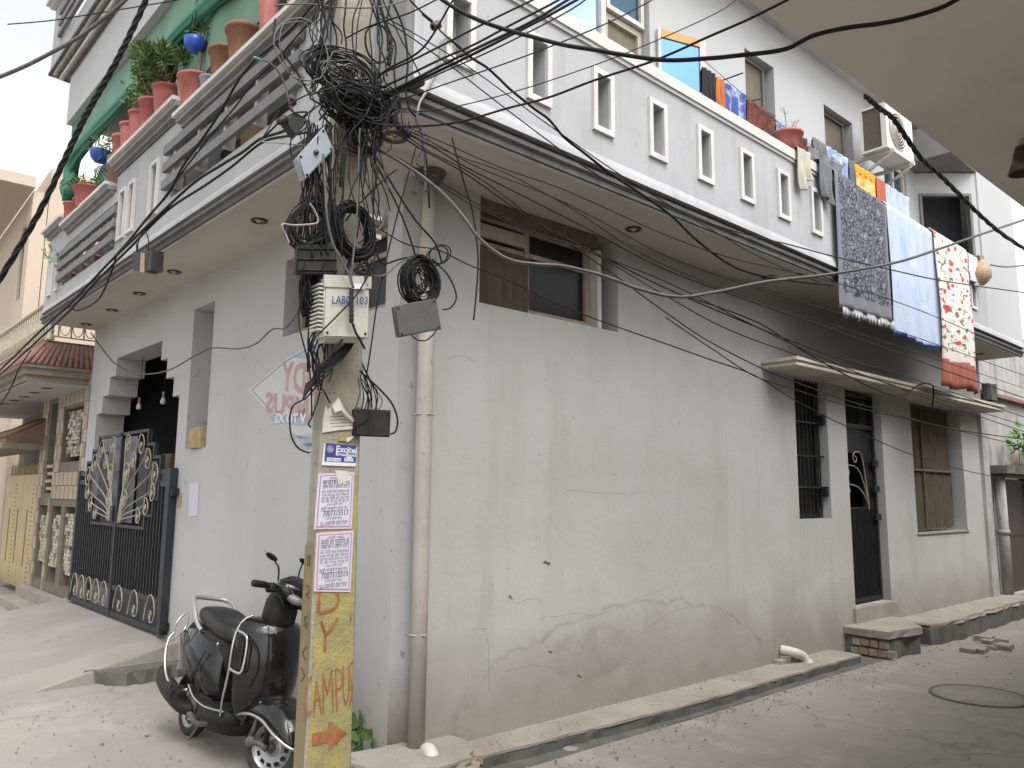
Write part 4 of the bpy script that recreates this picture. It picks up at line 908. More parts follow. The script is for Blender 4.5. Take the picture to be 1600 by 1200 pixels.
# ------------------------------------------------------------------ plants and pots
def leaf1(b, p, d, s, w=.42):
    d = d.normalized(); r = d.cross(Vector((random.gauss(0, 1), random.gauss(0, 1), random.gauss(0, 1)))).normalized(); n = d.cross(r)
    b.add([p, p+d*s*.5+r*s*w*.5+n*s*.08, p+d*s-n*s*.06, p+d*s*.5-r*s*w*.5+n*s*.08], [(0, 1, 2), (0, 2, 3)])
def leaves(b, c, rad, n, s, w=.42, droop=0):
    c = Vector(c)
    for _ in range(n):
        while True:
            q = Vector((random.uniform(-1, 1), random.uniform(-1, 1), random.uniform(-1, 1)))
            if .15 < q.length < 1: break
        p = c+Vector((q.x*rad[0], q.y*rad[1], q.z*rad[2])); d = q*.8+Vector((random.gauss(0, .5), random.gauss(0, .5), random.gauss(.2, .5)-droop)); leaf1(b, p, d, s*random.uniform(.6, 1.25), w)
def rosette(b, c, n, s, w=.2):
    for k in range(n):
        a = 2.4*k; e = .15+1.1*k/n; leaf1(b, Vector(c)+Vector((0, 0, .015*k/n)), Vector((math.cos(a)*math.cos(e), math.sin(a)*math.cos(e), math.sin(e))), s*random.uniform(.8, 1.1), w)
def pot(label, p, r, h, m, ring=False, group='flower pots along the front balcony coping', plant=None, tilt=0, rim=.10, rs=.72):
    t = thing('flower_pot', label, 'flower pot', tuple(p), group); T = Matrix.Translation(p) @ Matrix.Rotation(tilt, 4, 'X')
    prof = [(.001, 0), (r*rs, 0), (r*rs*1.02, .01)]
    if ring:
        for i in range(1, 7): prof += [(r*(rs+(.93-rs)*(i/7))+.004, h*(i/8)), (r*(rs+(.93-rs)*(i/7))-.004, h*(i/8)+.012)]
    prof += [(r*.93, h*(1-rim)), (r*1.03, h*(1-rim)+.004), (r*1.05, h), (r*.95, h), (r*.92, h*.88), (.001, h*.88)]
    part('pot', m, t, lambda b: b.lathe(prof, T, 22)); part('soil', 'soil', t, lambda b: b.lathe([(r*.90, h*.885), (r*.5, h*.90), (.001, h*.91)], T, 14))
    if plant: plant(t, Vector(p)+Vector((0, 0, h*.9)), r)
    return t
def stems(t, c, n, h, sp, m='stem_brown', r=.008, sh=0):
    tips = []
    def fn(b):
        for k in range(n):
            a = 6.28*k/n+random.random(); e = c+Vector((math.cos(a)*sp*random.uniform(.4, 1), math.sin(a)*sp*random.uniform(.4, 1), h*random.uniform(.7, 1.1)))+LD*sh
            b.tube(spline([c, c.lerp(e, .5)+Vector((random.gauss(0, .02), random.gauss(0, .02), .03)), e], 4), [r*(1-.06*i) for i in range(9)], 5); tips.append(e)
    part('stem', m, t, fn); return tips
def bushy(h, sp, n, s, m='leaf_green', nst=5, w=.42):
    def f(t, c, r):
        tips = stems(t, c, nst, h, sp)
        part('foliage', m, t, lambda b: [leaves(b, e-Vector((0, 0, h*.12)), (sp*.45, sp*.45, h*.3), n//nst, s, w) for e in tips])
    return f
def desert_rose(h, sp, nst=6, sh=0):
    def f(t, c, r):
        tips = stems(t, c, nst, h, sp, r=.010, sh=sh)
        part('foliage', 'leaf_green', t, lambda b: [(rosette(b, e, 22, .145, .28), rosette(b, e-Vector((0, 0, .05)), 16, .13, .28), leaves(b, e-Vector((0, 0, .06)), (.06, .06, .05), 14, .07, .3)) for e in tips])
    return f
def twig(t, c, r):
    part('stem', 'stem_brown', t, lambda b: (b.tube(spline([c, c+Vector((.02, .02, .25)), c+Vector((.0, .05, .52))], 5), .018, 7), b.tube([c+Vector((.01, .03, .30)), c+Vector((.05, -.05, .50))], .012, 6)))
    part('foliage', 'leaf_green', t, lambda b: (leaves(b, c+Vector((0, .05, .54)), (.09, .09, .06), 26, .06, .4), leaves(b, c+Vector((.05, -.05, .52)), (.07, .07, .05), 16, .06, .4)))
def C_(u, z=5.402): return FL(u, .70, z)
def near(px, py, z): p = aL(px, py, .66); return C_(p.dot(LD), z)
HI = 5.607
NC = 5.402; LO = 5.372
pot('red ringed pot nearest the corner at the top of the frame', C_(.93, NC), .155, .50, 'pot_red', True)
pot('black plastic pot right of the tall red pot at the top', C_(.68, NC), .11, .30, 'box_black', False)
pot('large red pot half cut off by the top of the picture near the corner', C_(.48, NC), .15, .50, 'pot_red', True)
pot('brown clay pot streaked with white beside the tall red pot', C_(1.50, NC), .16, .30, 'pot_terracotta', False, rim=.14)
pot('small brown clay pot with wide rim, left of the large clay pot', C_(1.88, NC), .15, .27, 'pot_terracotta', False, rim=.12)
pot('small grey pot holding a dark sprout between red and clay pots', C_(2.24, NC), .085, .17, 'box_steel', False, plant=lambda t, c, r: part('sprout', 'cable_black', t, lambda b: b.tube([c, c+Vector((0, 0, .06)), c+Vector((0, .01, .13))], [.02, .028, .004], 7)))
pot('wide red pot with a thick bare cutting growing from it', C_(2.55, NC), .17, .29, 'pot_red', False, plant=twig)
pot('whitewashed pot tucked behind the wide red pot', FL(2.98, .62, HI), .12, .24, 'pot_pale', False)
pot('red ringed pot under the biggest bush of the row', C_(3.36, HI), .145, .31, 'pot_red', True, plant=desert_rose(.20, .40, 20, -.20))
pot('smooth red pot with a tall leafy shoot, left of the biggest bush', C_(3.80, HI), .14, .33, 'pot_red', False, plant=desert_rose(.42, .15, 9))
pot('red ringed pot carrying a loose yellow-green shrub', C_(4.16, HI), .13, .33, 'pot_red', True, plant=bushy(.34, .20, 170, .07, 'leaf_lime', 7))
pot('red ringed pot, second from the left end of the raised coping', C_(4.48, HI), .125, .31, 'pot_red', True)
pot('red pot with brown rim at the left end of the raised coping', C_(4.76, HI), .12, .27, 'pot_red', False, rim=.16)
pot('brown saucer pot with thin leafy stems hanging over the low coping', FL(5.2, .62, LO), .12, .42, 'pot_terracotta', False, plant=bushy(.20, .26, 90, .11, 'leaf_green', 6, .25))
pot('worn red and white pot with a spreading green shrub', C_(6.05, LO), .19, .26, 'pot_red', False, plant=bushy(.10, .26, 260, .065, 'leaf_green', 10))
pot('brown clay pot squeezed between two red pots at the far left', FL(6.55, .64, LO), .13, .26, 'pot_terracotta', False)
pot('red pot at the far left end of the pot row', FL(6.9, .68, LO), .12, .30, 'pot_red', False)
def hang_pot(label, px, py, o, r):
    p = aL(px, py, o); t = thing('hanging_pot', label, 'hanging pot', tuple(p))
    part('bowl', 'plastic_blue', t, lambda b: b.lathe([(.001, -r*.95), (r*.55, -r*.85), (r*.88, -r*.45), (r, 0), (r*1.04, .04), (r*.95, .04), (r*.85, -r*.3), (.001, -r*.5)], Matrix.Translation(p), 22))
    part('hanger', 'cable_black', t, lambda b: [b.tube([p+Vector((r*math.cos(a), r*math.sin(a), .03)), p+Vector((0, 0, .55))], .004, 4) for a in (0, 2.1, 4.2)])
    return t
hang_pot('blue plastic bowl hanging against the green cloth by the bare cutting', 305, 68, .72, .10)
h2 = hang_pot('blue plastic bowl hanging at the lower left of the green cloth', 157, 241, .60, .125)
# green shade cloth
def cl(b):
    nu, nz = 70, 16; V = []; Fc = []
    for j in range(nz+1):
        for i in range(nu+1):
            u = -.4+7.93*i/nu; zl = 5.75 if u < 3.3 else 6.38; z = zl+(7.03-zl)*j/nz
            V.append(FL(u, .64+.03*noise.noise(Vector((u*1.4, z*.6, 2)))+.018*math.sin(u*9+z)*(1-j/nz), z))
    for j in range(nz):
        for i in range(nu): a = j*(nu+1)+i; Fc.append((a, a+1, a+nu+2, a+nu+1))
    b.add(V, Fc, True)
solo('shade_cloth', 'cloth_green', cl, 'flat faded green cloth hung across the front balcony', 'shade cloth')
def roll(b):
    path = [(1.0, 6.20), (2.0, 6.34), (3.0, 6.42), (3.9, 6.42), (4.8, 6.39), (5.7, 6.40), (6.4, 6.40), (6.9, 6.36), (7.12, 6.20), (7.08, 5.98), (6.92, 5.80)]
    P = spline([FL(u, .70, z) for u, z in path], 9); n = 26; rings = []
    for i, p in enumerate(P):
        t = i/len(P); rad = (.115-.035*math.sin(t*5))*(1 if t < .85 else 1.25)
        tn = (P[min(i+1, len(P)-1)]-P[max(i-1, 0)]).normalized(); a = tn.cross(LN).normalized()
        rings.append([p+(a*math.cos(w)+LN*math.sin(w)*.55)*rad*(1+.28*noise.noise(Vector((w*2.2 if k else 0, t*7, 1)))+.12*math.sin(7*w+t*20)) for k, w in enumerate([2*math.pi*k/n for k in range(n)])])
    b.loft(rings)
solo('shade_net', 'net_green', roll, 'dark green netting bunched into a roll in front of the green cloth', 'netting')
def pnet(b):
    V = []; Fc = []; nu, nz = 14, 8
    for j in range(nz+1):
        for i in range(nu+1):
            u = 7.0-1.9*i/nu; s = j/nz; z = 5.46+(6.34-5.46)*s*(1-.35*(i/nu-.2)**2)
            V.append(FL(u, .30+.12*math.sin(s*2.6), z))
    for j in range(nz):
        for i in range(nu): a = j*(nu+1)+i; Fc.append((a, a+1, a+nu+2, a+nu+1))
    b.add(V, Fc, True)
t = thing('pale_net', 'pale green see-through net sagging under the bunched netting at the left', 'netting', tuple(FL(6.5, .4, 5.8)))
part('mesh_sheet', 'net_pale', t, pnet)
for k in range(5): part('net_string', 'net_green', t, lambda b: b.tube(spline([FL(6.9-.05*k, .46, 6.22), FL(6.6-.16*k, .47, 5.85), FL(6.35-.26*k, .44, 5.52)], 5), .009, 4))
part('net_hem', 'net_green', t, lambda b: b.tube(spline([FL(6.9, .46, 5.78), FL(6.5, .47, 5.66), FL(5.9, .46, 5.58), FL(5.4, .45, 5.62)], 6), .05, 7))
# clutter behind the louvre boards
def clutter(name, label, m, u, z, w, h, cat, o=.58):
    solo(name, m, lambda b: b.lathe([(.001, 0), (w*.8, 0), (w, h*.5), (w*.92, h), (w*.5, h), (.001, h*.9)], Matrix.Translation(FL(u, o-.12, z)), 12), label, cat, 'things stored behind the balcony boards')
clutter('bucket', 'orange tub behind the lowest boards of the near bay', 'foam_board', 1.75, 4.78, .12, .24, 'tub')
clutter('bucket', 'white ribbed basket behind the lowest boards of the near bay', 'frame_white', 1.95, 4.62, .14, .14, 'basket')
clutter('bucket', 'blue tin behind the lowest boards of the near bay', 'ink_blue', 2.25, 4.62, .12, .12, 'tin')
clutter('bucket', 'pale cloth bundle at the left end of the near bay', 'pot_pale', 2.85, 4.63, .14, .18, 'bundle')
clutter('bucket', 'pinkish bundle in the middle of the near bay', 'pot_pale', 1.35, 4.63, .16, .12, 'bundle')
clutter('bucket', 'red pot behind the boards of the far bay', 'pot_red', 6.65, 4.62, .13, .18, 'pot')
clutter('bucket', 'clay pot behind the boards of the far bay', 'pot_terracotta', 6.15, 4.62, .13, .2, 'pot')
clutter('bucket', 'grey pot near the middle of the far bay', 'box_steel', 5.6, 4.62, .12, .2, 'pot')
clutter('bucket', 'white tub at the near end of the far bay', 'frame_white', 5.05, 4.85, .11, .22, 'tub')
solo('small_plant', 'leaf_lime', lambda b: (leaves(b, FL(7.25, .76, 4.98), (.14, .06, .13), 46, .09, .3),), 'light green leaves poking out at the far end of the boards', 'plant')
solo('small_plant', 'leaf_dark', lambda b: (leaves(b, FL(5.3, .55, 4.95), (.16, .06, .12), 60, .08, .4),), 'dark leaves seen between the boards of the far bay', 'plant')
# red pot on the side balcony
p = FB(4.72, .0, 5.405)
t = thing('flower_pot', 'red pot with bare dry twigs on the side balcony coping', 'flower pot', tuple(p))
part('pot', 'pot_red', t, lambda b: b.lathe([(.001, 0), (.085, 0), (.11, .08), (.145, .17), (.165, .175), (.168, .2), (.14, .2), (.13, .16), (.001, .15)], Matrix.Translation(p), 22))
part('soil', 'soil', t, lambda b: b.lathe([(.135, .165), (.001, .175)], Matrix.Translation(p), 14))
def tw(b):
    for k in range(7):
        a = k*.9; q = p+Vector((.03*math.cos(a), .03*math.sin(a), .16)); e = q+Vector((.13*math.cos(a), .09*math.sin(a), random.uniform(.12, .27)))
        b.tube(spline([q, q.lerp(e, .5)+Vector((.01, 0, .03)), e], 4), [.007, .0065, .006, .0055, .005, .0045, .004, .0035, .003][:9], 5)
        for _ in range(3): m_ = q.lerp(e, random.uniform(.4, .95)); b.tube([m_, m_+Vector((random.uniform(-.06, .06), random.uniform(-.05, .05), random.uniform(.02, .08)))], [.0035, .0015], 4)
part('twigs', 'wood_pale', t, tw)
# weeds
def weed(label, pts, m='leaf_dark', s=.10, n=26, cat='weed', dirs=None):
    t = thing('weed', label, cat, tuple(pts[0]))
    part('stem', 'leaf_dark', t, lambda b: [b.tube([q, q+Vector((random.uniform(-.05, .05), random.uniform(-.03, .03), .22))], [.006, .003], 5) for q in pts for _ in range(3)])
    part('foliage', m, t, lambda b: [leaves(b, q+Vector((0, 0, .13)), (.13, .10, .13), n, s, .75) for q in pts])
wq = aL(560, 1165, .16)
weed('broad-leaved green weed growing at the wall foot behind the pole', [aZ(566, 1185, .0), aZ(575, 1165, .0), aZ(560, 1150, .0), aZ(584, 1190, .0)], 'leaf_green', .12, 16)
t = thing('wall_plant', 'leafy green shoot on the lintel of the right-hand neighbour', 'plant', (12.6, -.1, 2.4))
def gp(b):
    for k in range(5): leaves(b, FR(12.55+.35*k, .22, 2.80+.16*math.sin(k*2)), (.2, .12, .17), 30, .13, .6)
part('foliage', 'leaf_lime', t, gp)
part('stem', 'stem_brown', t, lambda b: [b.tube(spline([FR(12.9, .1, 2.4), FR(12.7+.25*k, .18, 2.6), FR(12.5+.35*k, .22, 2.85)], 4), .008, 5) for k in range(5)])
part('dry_grass', 'wood_pale', t, lambda b: [b.tube([FR(12.0+random.random()*.9, .1, 2.40), FR(12.0+random.random()*.9, .15, 2.55+random.random()*.15)], [.004, .002], 4) for _ in range(26)])
# ------------------------------------------------------------------ air conditioner
acx, acz = 8.02, 6.42
p0 = aR(1350, 232, .62)
ac = thing('air_conditioner', 'white air conditioner outdoor unit on brackets high on the side wall', 'air conditioner', (7.0, -.5, 6.2))
X0, X1, O0, O1, Z0, Z1 = 6.86, 7.70, .28, .62, 6.34, 6.96
part('casing', 'ac_white', ac, lambda b: (b.box(FR, X0, X1, O0, O1, Z0, Z0+.03), b.box(FR, X0, X1, O0, O1, Z1-.03, Z1), b.box(FR, X0, X1, O1-.02, O1-.001, Z0+.03, Z1-.03), b.box(FR, X1-.02, X1, O0, O1-.02, Z0+.03, Z1-.03), b.box(FR, X0, X0+.02, O0, O0+.03, Z0+.03, Z1-.03), b.box(FR, X0, X0+.02, O1-.07, O1-.02, Z0+.03, Z1-.03)))
part('condenser_coil', 'ac_dark', ac, lambda b: b.box(FR, X0+.02, X0+.05, O0+.03, O1-.07, Z0+.03, Z1-.03))
part('fan_grille', 'ac_white', ac, lambda b: [b.tube([FR(7.20+r*math.cos(a), O1+.012, 6.65+r*math.sin(a)) for a in [2*math.pi*k/28 for k in range(28)]], .006, 5, True) for r in (.05, .09, .13, .17, .21, .245)])
part('fan_well', 'ac_dark', ac, lambda b: b.lathe([(.001, 0), (.24, 0), (.24, .004), (.001, .004)], Matrix.Translation(FR(7.20, O1+.001, 6.65)) @ Matrix.Rotation(R_(90), 4, 'X'), 28))
for x in (X0+.10, X1-.12):
    part('bracket', 'frame_white', ac, lambda b: (b.box(FR, x, x+.04, .001, O1+.04, Z0-.045, Z0-.002), b.box(FR, x, x+.04, .0, .03, Z0-.40, Z0-.045), b.prism([FR(x+.005, .03, Z0-.36), FR(x+.005, .03, Z0-.31), FR(x+.005, O1-.02, Z0-.045), FR(x+.005, O1+.03, Z0-.045)], (.03, 0, 0))))
# ------------------------------------------------------------------ washing on the balcony
def cloth_mat(name, base, *layers, rough=.9, split=None):
    m = bpy.data.materials.new(name); m.use_nodes = True; M[name] = m; nt = m.node_tree; N = nt.nodes; K = nt.links; b = N['Principled BSDF']
    uv = N.new('ShaderNodeUVMap'); uv.uv_map = 'UVMap'
    c = base
    def mixc(f, a, d):
        x = N.new('ShaderNodeMix'); x.data_type = 'RGBA'; K.new(f, x.inputs[0])
        for s, v in ((x.inputs[6], a), (x.inputs[7], d)):
            if isinstance(v, tuple): s.default_value = (*v, 1)
            else: K.new(v, s)
        return x.outputs[2]
    sp = N.new('ShaderNodeSeparateXYZ'); K.new(uv.outputs[0], sp.inputs[0])
    for L_ in layers:
        kind, colr, sx, sy, a, d = L_
        mp = N.new('ShaderNodeMapping'); mp.inputs['Scale'].default_value = (sx, sy, 1); K.new(uv.outputs[0], mp.inputs[0])
        if kind == 'noise': t_ = N.new('ShaderNodeTexNoise'); t_.inputs['Scale'].default_value = 1; t_.inputs['Detail'].default_value = 5; K.new(mp.outputs[0], t_.inputs[0]); o = t_.outputs['Fac']
        elif kind == 'dots': t_ = N.new('ShaderNodeTexVoronoi'); t_.inputs['Scale'].default_value = 1; t_.inputs['Randomness'].default_value = .65; K.new(mp.outputs[0], t_.inputs['Vector']); o = t_.outputs['Distance']
        elif kind == 'cells': t_ = N.new('ShaderNodeTexVoronoi'); t_.feature = 'DISTANCE_TO_EDGE'; t_.inputs['Scale'].default_value = 1; K.new(mp.outputs[0], t_.inputs['Vector']); o = t_.outputs['Distance']
        elif kind == 'wave': t_ = N.new('ShaderNodeTexWave'); t_.inputs['Scale'].default_value = 1; t_.inputs['Distortion'].default_value = 6; t_.inputs['Detail Scale'].default_value = 3; K.new(mp.outputs[0], t_.inputs[0]); o = t_.outputs['Fac']
        elif kind == 'v': o = sp.outputs[1]
        elif kind == 'u': o = sp.outputs[0]
        r = N.new('ShaderNodeMapRange'); r.inputs['From Min'].default_value = a; r.inputs['From Max'].default_value = d; K.new(o, r.inputs[0]); c = mixc(r.outputs[0], c, colr)
    if isinstance(c, tuple): b.inputs['Base Color'].default_value = (*c, 1)
    else: K.new(c, b.inputs['Base Color'])
    b.inputs['Roughness'].default_value = rough; b.inputs['Specular IOR Level'].default_value = .15
cloth_mat('shawl_grey', (.16, .17, .195), ('cells', (.035, .04, .055), 26, 34, .16, .05), ('noise', (.22, .235, .26), 14, 16, .58, .64), ('u', (.17, .18, .21), 1, 1, .06, .05), ('u', (.17, .18, .21), 1, 1, .94, .95), ('v', (.18, .185, .20), 1, 1, .12, .10))
cloth_mat('sheet_blue', (.42, .47, .55), ('noise', (.30, .38, .55), 7, 2.2, .50, .66), ('noise', (.50, .54, .58), 3, 5, .55, .7), ('wave', (.38, .47, .68), 9, 1, .85, 1), ('v', (.06, .10, .42), 1, 1, .025, .018))
cloth_mat('floral', (.62, .60, .56), ('noise', (.16, .15, .08), 15, 26, .57, .61), ('dots', (.50, .06, .07), 8.5, 15, .33, .28), ('noise', (.34, .12, .08), 30, 38, .60, .64), ('v', (.60, .58, .54), 1, 1, .22, .20), ('v', (.33, .12, .09), 1, 1, .175, .165))
cloth_mat('cloth_orange', (.50, .17, .05), ('noise', (.36, .11, .03), 4, 2, .45, .7)); cloth_mat('cloth_royal', (.06, .09, .28), ('noise', (.33, .38, .45), 5, 5, .48, .60))
cloth_mat('cloth_rust', (.20, .045, .025), ('cells', (.06, .04, .04), 12, 14, .2, .05)); cloth_mat('cloth_denim', (.20, .27, .42), ('noise', (.45, .5, .58), 3, 5, .5, .6))
cloth_mat('cloth_black', (.03, .03, .033)); cloth_mat('cloth_grey', (.16, .165, .17), ('noise', (.11, .115, .12), 4, 3, .4, .7)); cloth_mat('cloth_ivory', (.45, .44, .36), ('noise', (.33, .32, .26), 4, 3, .4, .7))
cloth_mat('cloth_yellow', (.56, .42, .17), ('noise', (.5, .18, .05), 4, 4, .52, .60), ('v', (.58, .28, .03), 1, 1, .75, .8)); cloth_mat('cloth_coral', (.42, .12, .08)); cloth_mat('cloth_pale_blue', (.36, .41, .47), ('noise', (.44, .49, .54), 5, 3, .4, .7)); cloth_mat('cloth_white', (.6, .6, .6)); cloth_mat('bag_yellow', (.50, .36, .12), ('noise', (.4, .28, .1), 6, 6, .4, .6))
def drape(name, label, m, fr, u0, u1, ztop, zbot, o=.1, folds=5, amp=.02, back=.25, cat='cloth', flare=0., hem=None, skew=0., group=None, parent=None, wav=0., nz=26, thick=.004, backo=.14):
    b = MB(); nu = folds*10; V = []; Fc = []; UV = []
    nb_ = 5
    rows = [(-1-q) for q in range(nb_)][::-1]
    for j in range(nb_+nz+1):
        for i in range(nu+1):
            t = i/nu
            zt = ztop(t) if callable(ztop) else ztop; zb = zbot(t) if callable(zbot) else zbot
            if j < nb_: s = (nb_-j)/nb_; z = zt-back*s; oo = o-backo-.01*s
            else:
                s = (j-nb_)/nz; z = zt+(zb-zt)*s; oo = o+amp*(.25+s)*math.sin(t*folds*6.283+1.3*math.sin(s*3)+folds)+.4*amp*s*math.sin(t*23+s*4)
            if j == nb_ and backo > .1: oo = o*.6
            u = u0+(u1-u0)*t+flare*(t-.5)*max(0, s)+skew*(s if j >= nb_ else 0)
            V.append(fr(u, oo, z+wav*math.sin(t*17)*(.3 if j < nb_ else 1-s))); UV.append((t, 1-(s if j >= nb_ else 0)))
    n = nb_+nz
    for j in range(n):
        for i in range(nu): a = j*(nu+1)+i; Fc.append((a, a+1, a+nu+2, a+nu+1))
    b.add(V, Fc, True); o_ = b.build(name, m, parent)
    me = o_.data; ul = me.uv_layers.new(name='UVMap')
    for p_ in me.polygons:
        for li in p_.loop_indices: ul.data[li].uv = UV[me.loops[li].vertex_index]
    md = o_.modifiers.new('thickness', 'SOLIDIFY'); md.thickness = thick
    if label: tag(o_, label, cat, group)
    return o_
line = FB
t = thing('fringed_shawl', 'long grey patterned shawl with white fringe hanging over the side balcony', 'shawl', tuple(FB(6.1, .1, 5.4)))
drape('shawl_cloth', None, 'shawl_grey', FB, 5.50, 6.84, lambda t_: 5.46-.05*t_, lambda t_: 3.86+.04*t_, .13, 4, .018, parent=t)
def fringe(b):
    for k in range(46):
        u = 5.52+1.30*k/45; z = 3.87+.04*k/45; c = FB(u, .135, z); b.tube([c, c+Vector((random.uniform(-.01, .01), 0, -.05)), c+Vector((random.uniform(-.02, .02), random.uniform(-.01, .01), -random.uniform(.06, .12)))], [.003, .006, .004], 5)
part('fringe', 'print_white', t, fringe)
drape('bed_sheet', 'pale blue tie-dyed sheet hanging over the side balcony', 'sheet_blue', FB, 6.86, 8.40, lambda t_: 5.44-.02*t_, lambda t_: 3.76+.02*math.sin(t_*8), .12, 6, .016, cat='sheet')
drape('bed_sheet', 'white cloth with red roses and a rust border over the side balcony', 'floral', FB, 8.30, 9.60, 5.44, lambda t_: 3.30-.03*math.sin(t_*7), .15, 5, .045, cat='sheet', flare=-.1)
drape('cloth', 'small white cloth beside the rose-patterned sheet', 'cloth_white', FB, 9.68, 10.05, 5.40, lambda t_: 5.02-.12*t_, .12, 2, .02)
bgp = aB(1532, 420, .14)
t = thing('cloth_bag', 'tied mustard-yellow bundle hanging at the far end of the balcony', 'bag', tuple(bgp))
part('bag', 'curtain_tan', t, lambda b: b.lathe([(.001, -.25), (.08, -.24), (.15, -.14), (.14, -.03), (.08, .08), (.03, .14), (.05, .19)], Matrix.Translation(bgp) @ Matrix.Rotation(.25, 4, 'Y'), 16)); t.children[0].data.materials[0] = M['foam_board']
part('tie', 'cable_pale', t, lambda b: b.tube(spline([bgp+Vector((0, 0, .14)), bgp+Vector((-.05, 0, .2)), FB(10.12, .10, 5.41)], 4), .012, 5))
# socks and small items over the coping
drape('cloth', 'ivory cloth hanging over the coping just below the red pot', 'cloth_ivory', FB, 4.70, 4.98, 5.45, lambda t_: 4.98+.14*(t_ > .5), .115, 2, .022)
drape('cloth', 'dark grey rag hanging left of the patterned shawl', 'cloth_grey', FB, 5.16, 5.44, 5.45, lambda t_: 5.06-.10*t_, .12, 2, .022)
drape('cloth', 'charcoal garment on the coping above the shawl', 'cloth_grey', FB, 5.14, 5.95, 5.62, 5.40, .02, 3, .03, backo=.03)
# clothes line behind the coping, along the balcony
lz = 5.83
cln = thing('clothes_line', 'thin washing line strung above the side balcony', 'clothes line', tuple(FB(5, -.15, lz)))
part('line', 'cable_grey', cln, lambda b: (b.tube(spline([FB(3.45, -.2, 6.05), FB(5.2, -.2, 5.86), FB(7.4, -.2, 5.9)], 8), .004, 4),))
part('line_bracket', 'black_metal', cln, lambda b: (b.tube([FR(4.02, .05, 6.42), FR(4.02, .3, 6.40)], .008, 6), b.tube([FR(4.02, .05, 5.9), FR(4.02, .05, 6.42)], .008, 6), b.tube([FR(4.02, .05, 6.10), FR(4.02, .5, 6.02)], .008, 6)))
L_items = [('cloth_black', 'black garment at the left end of the washing line', 'garment', 3.58, 3.80, 5.30), ('cloth_orange', 'orange strip of cloth on the washing line', 'cloth', 3.82, 3.95, 5.28), ('cloth_royal', 'blue and white garment on the washing line', 'garment', 3.94, 4.36, 5.26),
           ('cloth_rust', 'rust-brown patterned cloth on the washing line', 'cloth', 4.38, 4.95, 5.26), ('cloth_denim', 'light blue and white garment right of the rust-brown cloth', 'garment', 4.97, 5.30, 5.26), ('cloth_rust', 'small rust-brown cloth just behind the red pot', 'cloth', 5.32, 5.66, 5.26)]
for m_, lb, ct_, a, c, zb_ in L_items: drape('garment', lb, m_, FB, a-.05, c-.05, lambda t_: 6.0-.045*(a-3.4), zb_, -.22, 3, .03, cat=ct_, group='washing on the side balcony', backo=.03)
L2 = [('cloth_grey', 'grey shirt at the left end of the line above the shawl', 'shirt', 5.72, 6.02, 5.45), ('cloth_denim', 'blue-grey trousers on the line above the shawl', 'garment', 6.05, 6.62, 5.45), ('cloth_grey', 'small charcoal cloth left of the yellow cloth', 'cloth', 6.64, 6.78, 5.62), ('cloth_yellow', 'yellow cloth with orange flowers on the line above the shawl', 'cloth', 6.78, 7.40, 5.42), ('cloth_coral', 'coral red cloth right of the yellow cloth', 'cloth', 7.42, 7.66, 5.42), ('cloth_pale_blue', 'pale blue shirt at the right end of the line', 'shirt', 7.7, 8.5, 5.40)]
for m_, lb, ct_, a, c, zb_ in L2: drape('garment', lb, m_, FB, a, c, 5.98, zb_, -.2, 4, .025, cat=ct_, group='washing on the side balcony', backo=.03)
# ------------------------------------------------------------------ utility pole
PCX, PCY = -1.14, -1.10
def psc(z): return 1-.234*(z-.6)/3.5
def PP(s, t, z): k = psc(z); return Vector((PCX+s*.1225*k, PCY+t*.0575*k, z))      # s,t in [-1,1]; t=-1 is the front face
pole = thing('utility_pole', 'tall square concrete utility pole with a yellow painted lower half and pasted notices', 'utility pole', (PCX, PCY, 0))
def shaft(b):
    zs_ = [-.05]+[.2*k for k in range(1, 40)]
    rings = []
    for z in zs_:
        c = .10; j = lambda: random.uniform(-.012, .012)
        rings.append([PP(s+j(), t+j(), z) for s, t in ((-1, -1+c*2), (-1+c, -1), (1-c, -1), (1, -1+c*2), (1, 1-c*2), (1-c, 1), (-1+c, 1), (-1, 1-c*2))])
    b.loft(rings, smooth=False)
part('shaft', 'pole_concrete', pole, shaft)
ZY = 1.93
def ypaint(b):
    zs_ = [0.0]+[.08*k for k in range(1, 24)]+[ZY]
    for i in range(len(zs_)-1):
        z0, z1 = zs_[i], zs_[i+1]; e0, e1 = [.90+.05*noise.noise(Vector((z*6, 1, 0))) for z in (z0, z1)]
        b.quad(PP(-.89, -1.03, z0), PP(e0, -1.03, z0), PP(e1, -1.03, z1), PP(-.89, -1.03, z1))
part('yellow_paint', 'pole_yellow', pole, ypaint, 'faded yellow painted lower front of the pole')
part('orange_paint', 'pole_orange', pole, lambda b: [b.quad(PP(-1.015, -.78, z0), PP(-1.015, .95, z0), PP(-1.015, .95, z0+.2), PP(-1.015, -.78, z0+.2)) for z0 in [.2*k for k in range(8)]], 'orange painted side strip')
def pf(px, py, off=.004): p = aR(px, py, 0); 
def PFp(px, py, off=.0): 
    # point on the pole's front face under a picture point
    o_ = 1.16
    for _ in range(4):
        p = aR(px, py, o_); o_ = -(PCY-.0575*1.03*psc(p.z))
    p.y -= off; return p
def stroke(b, pts, w, off):      # brush-painted stroke on the front face: list of picture points
    P = [PFp(x, y, off) for x, y in pts]; P = spline(P, 4) if len(P) > 2 else [P[0].lerp(P[1], t/5) for t in range(6)]
    L_, Rr = [], []
    for i, p in enumerate(P):
        t = (P[min(i+1, len(P)-1)]-P[max(i-1, 0)]).normalized(); n_ = Vector((t.z, 0, -t.x)); ww = w*(1+.22*noise.noise(p*40)); L_.append(p+n_*ww); Rr.append(p-n_*ww)
    b.add(L_+Rr, [(i, i+1, len(P)+i+1, len(P)+i) for i in range(len(P)-1)])
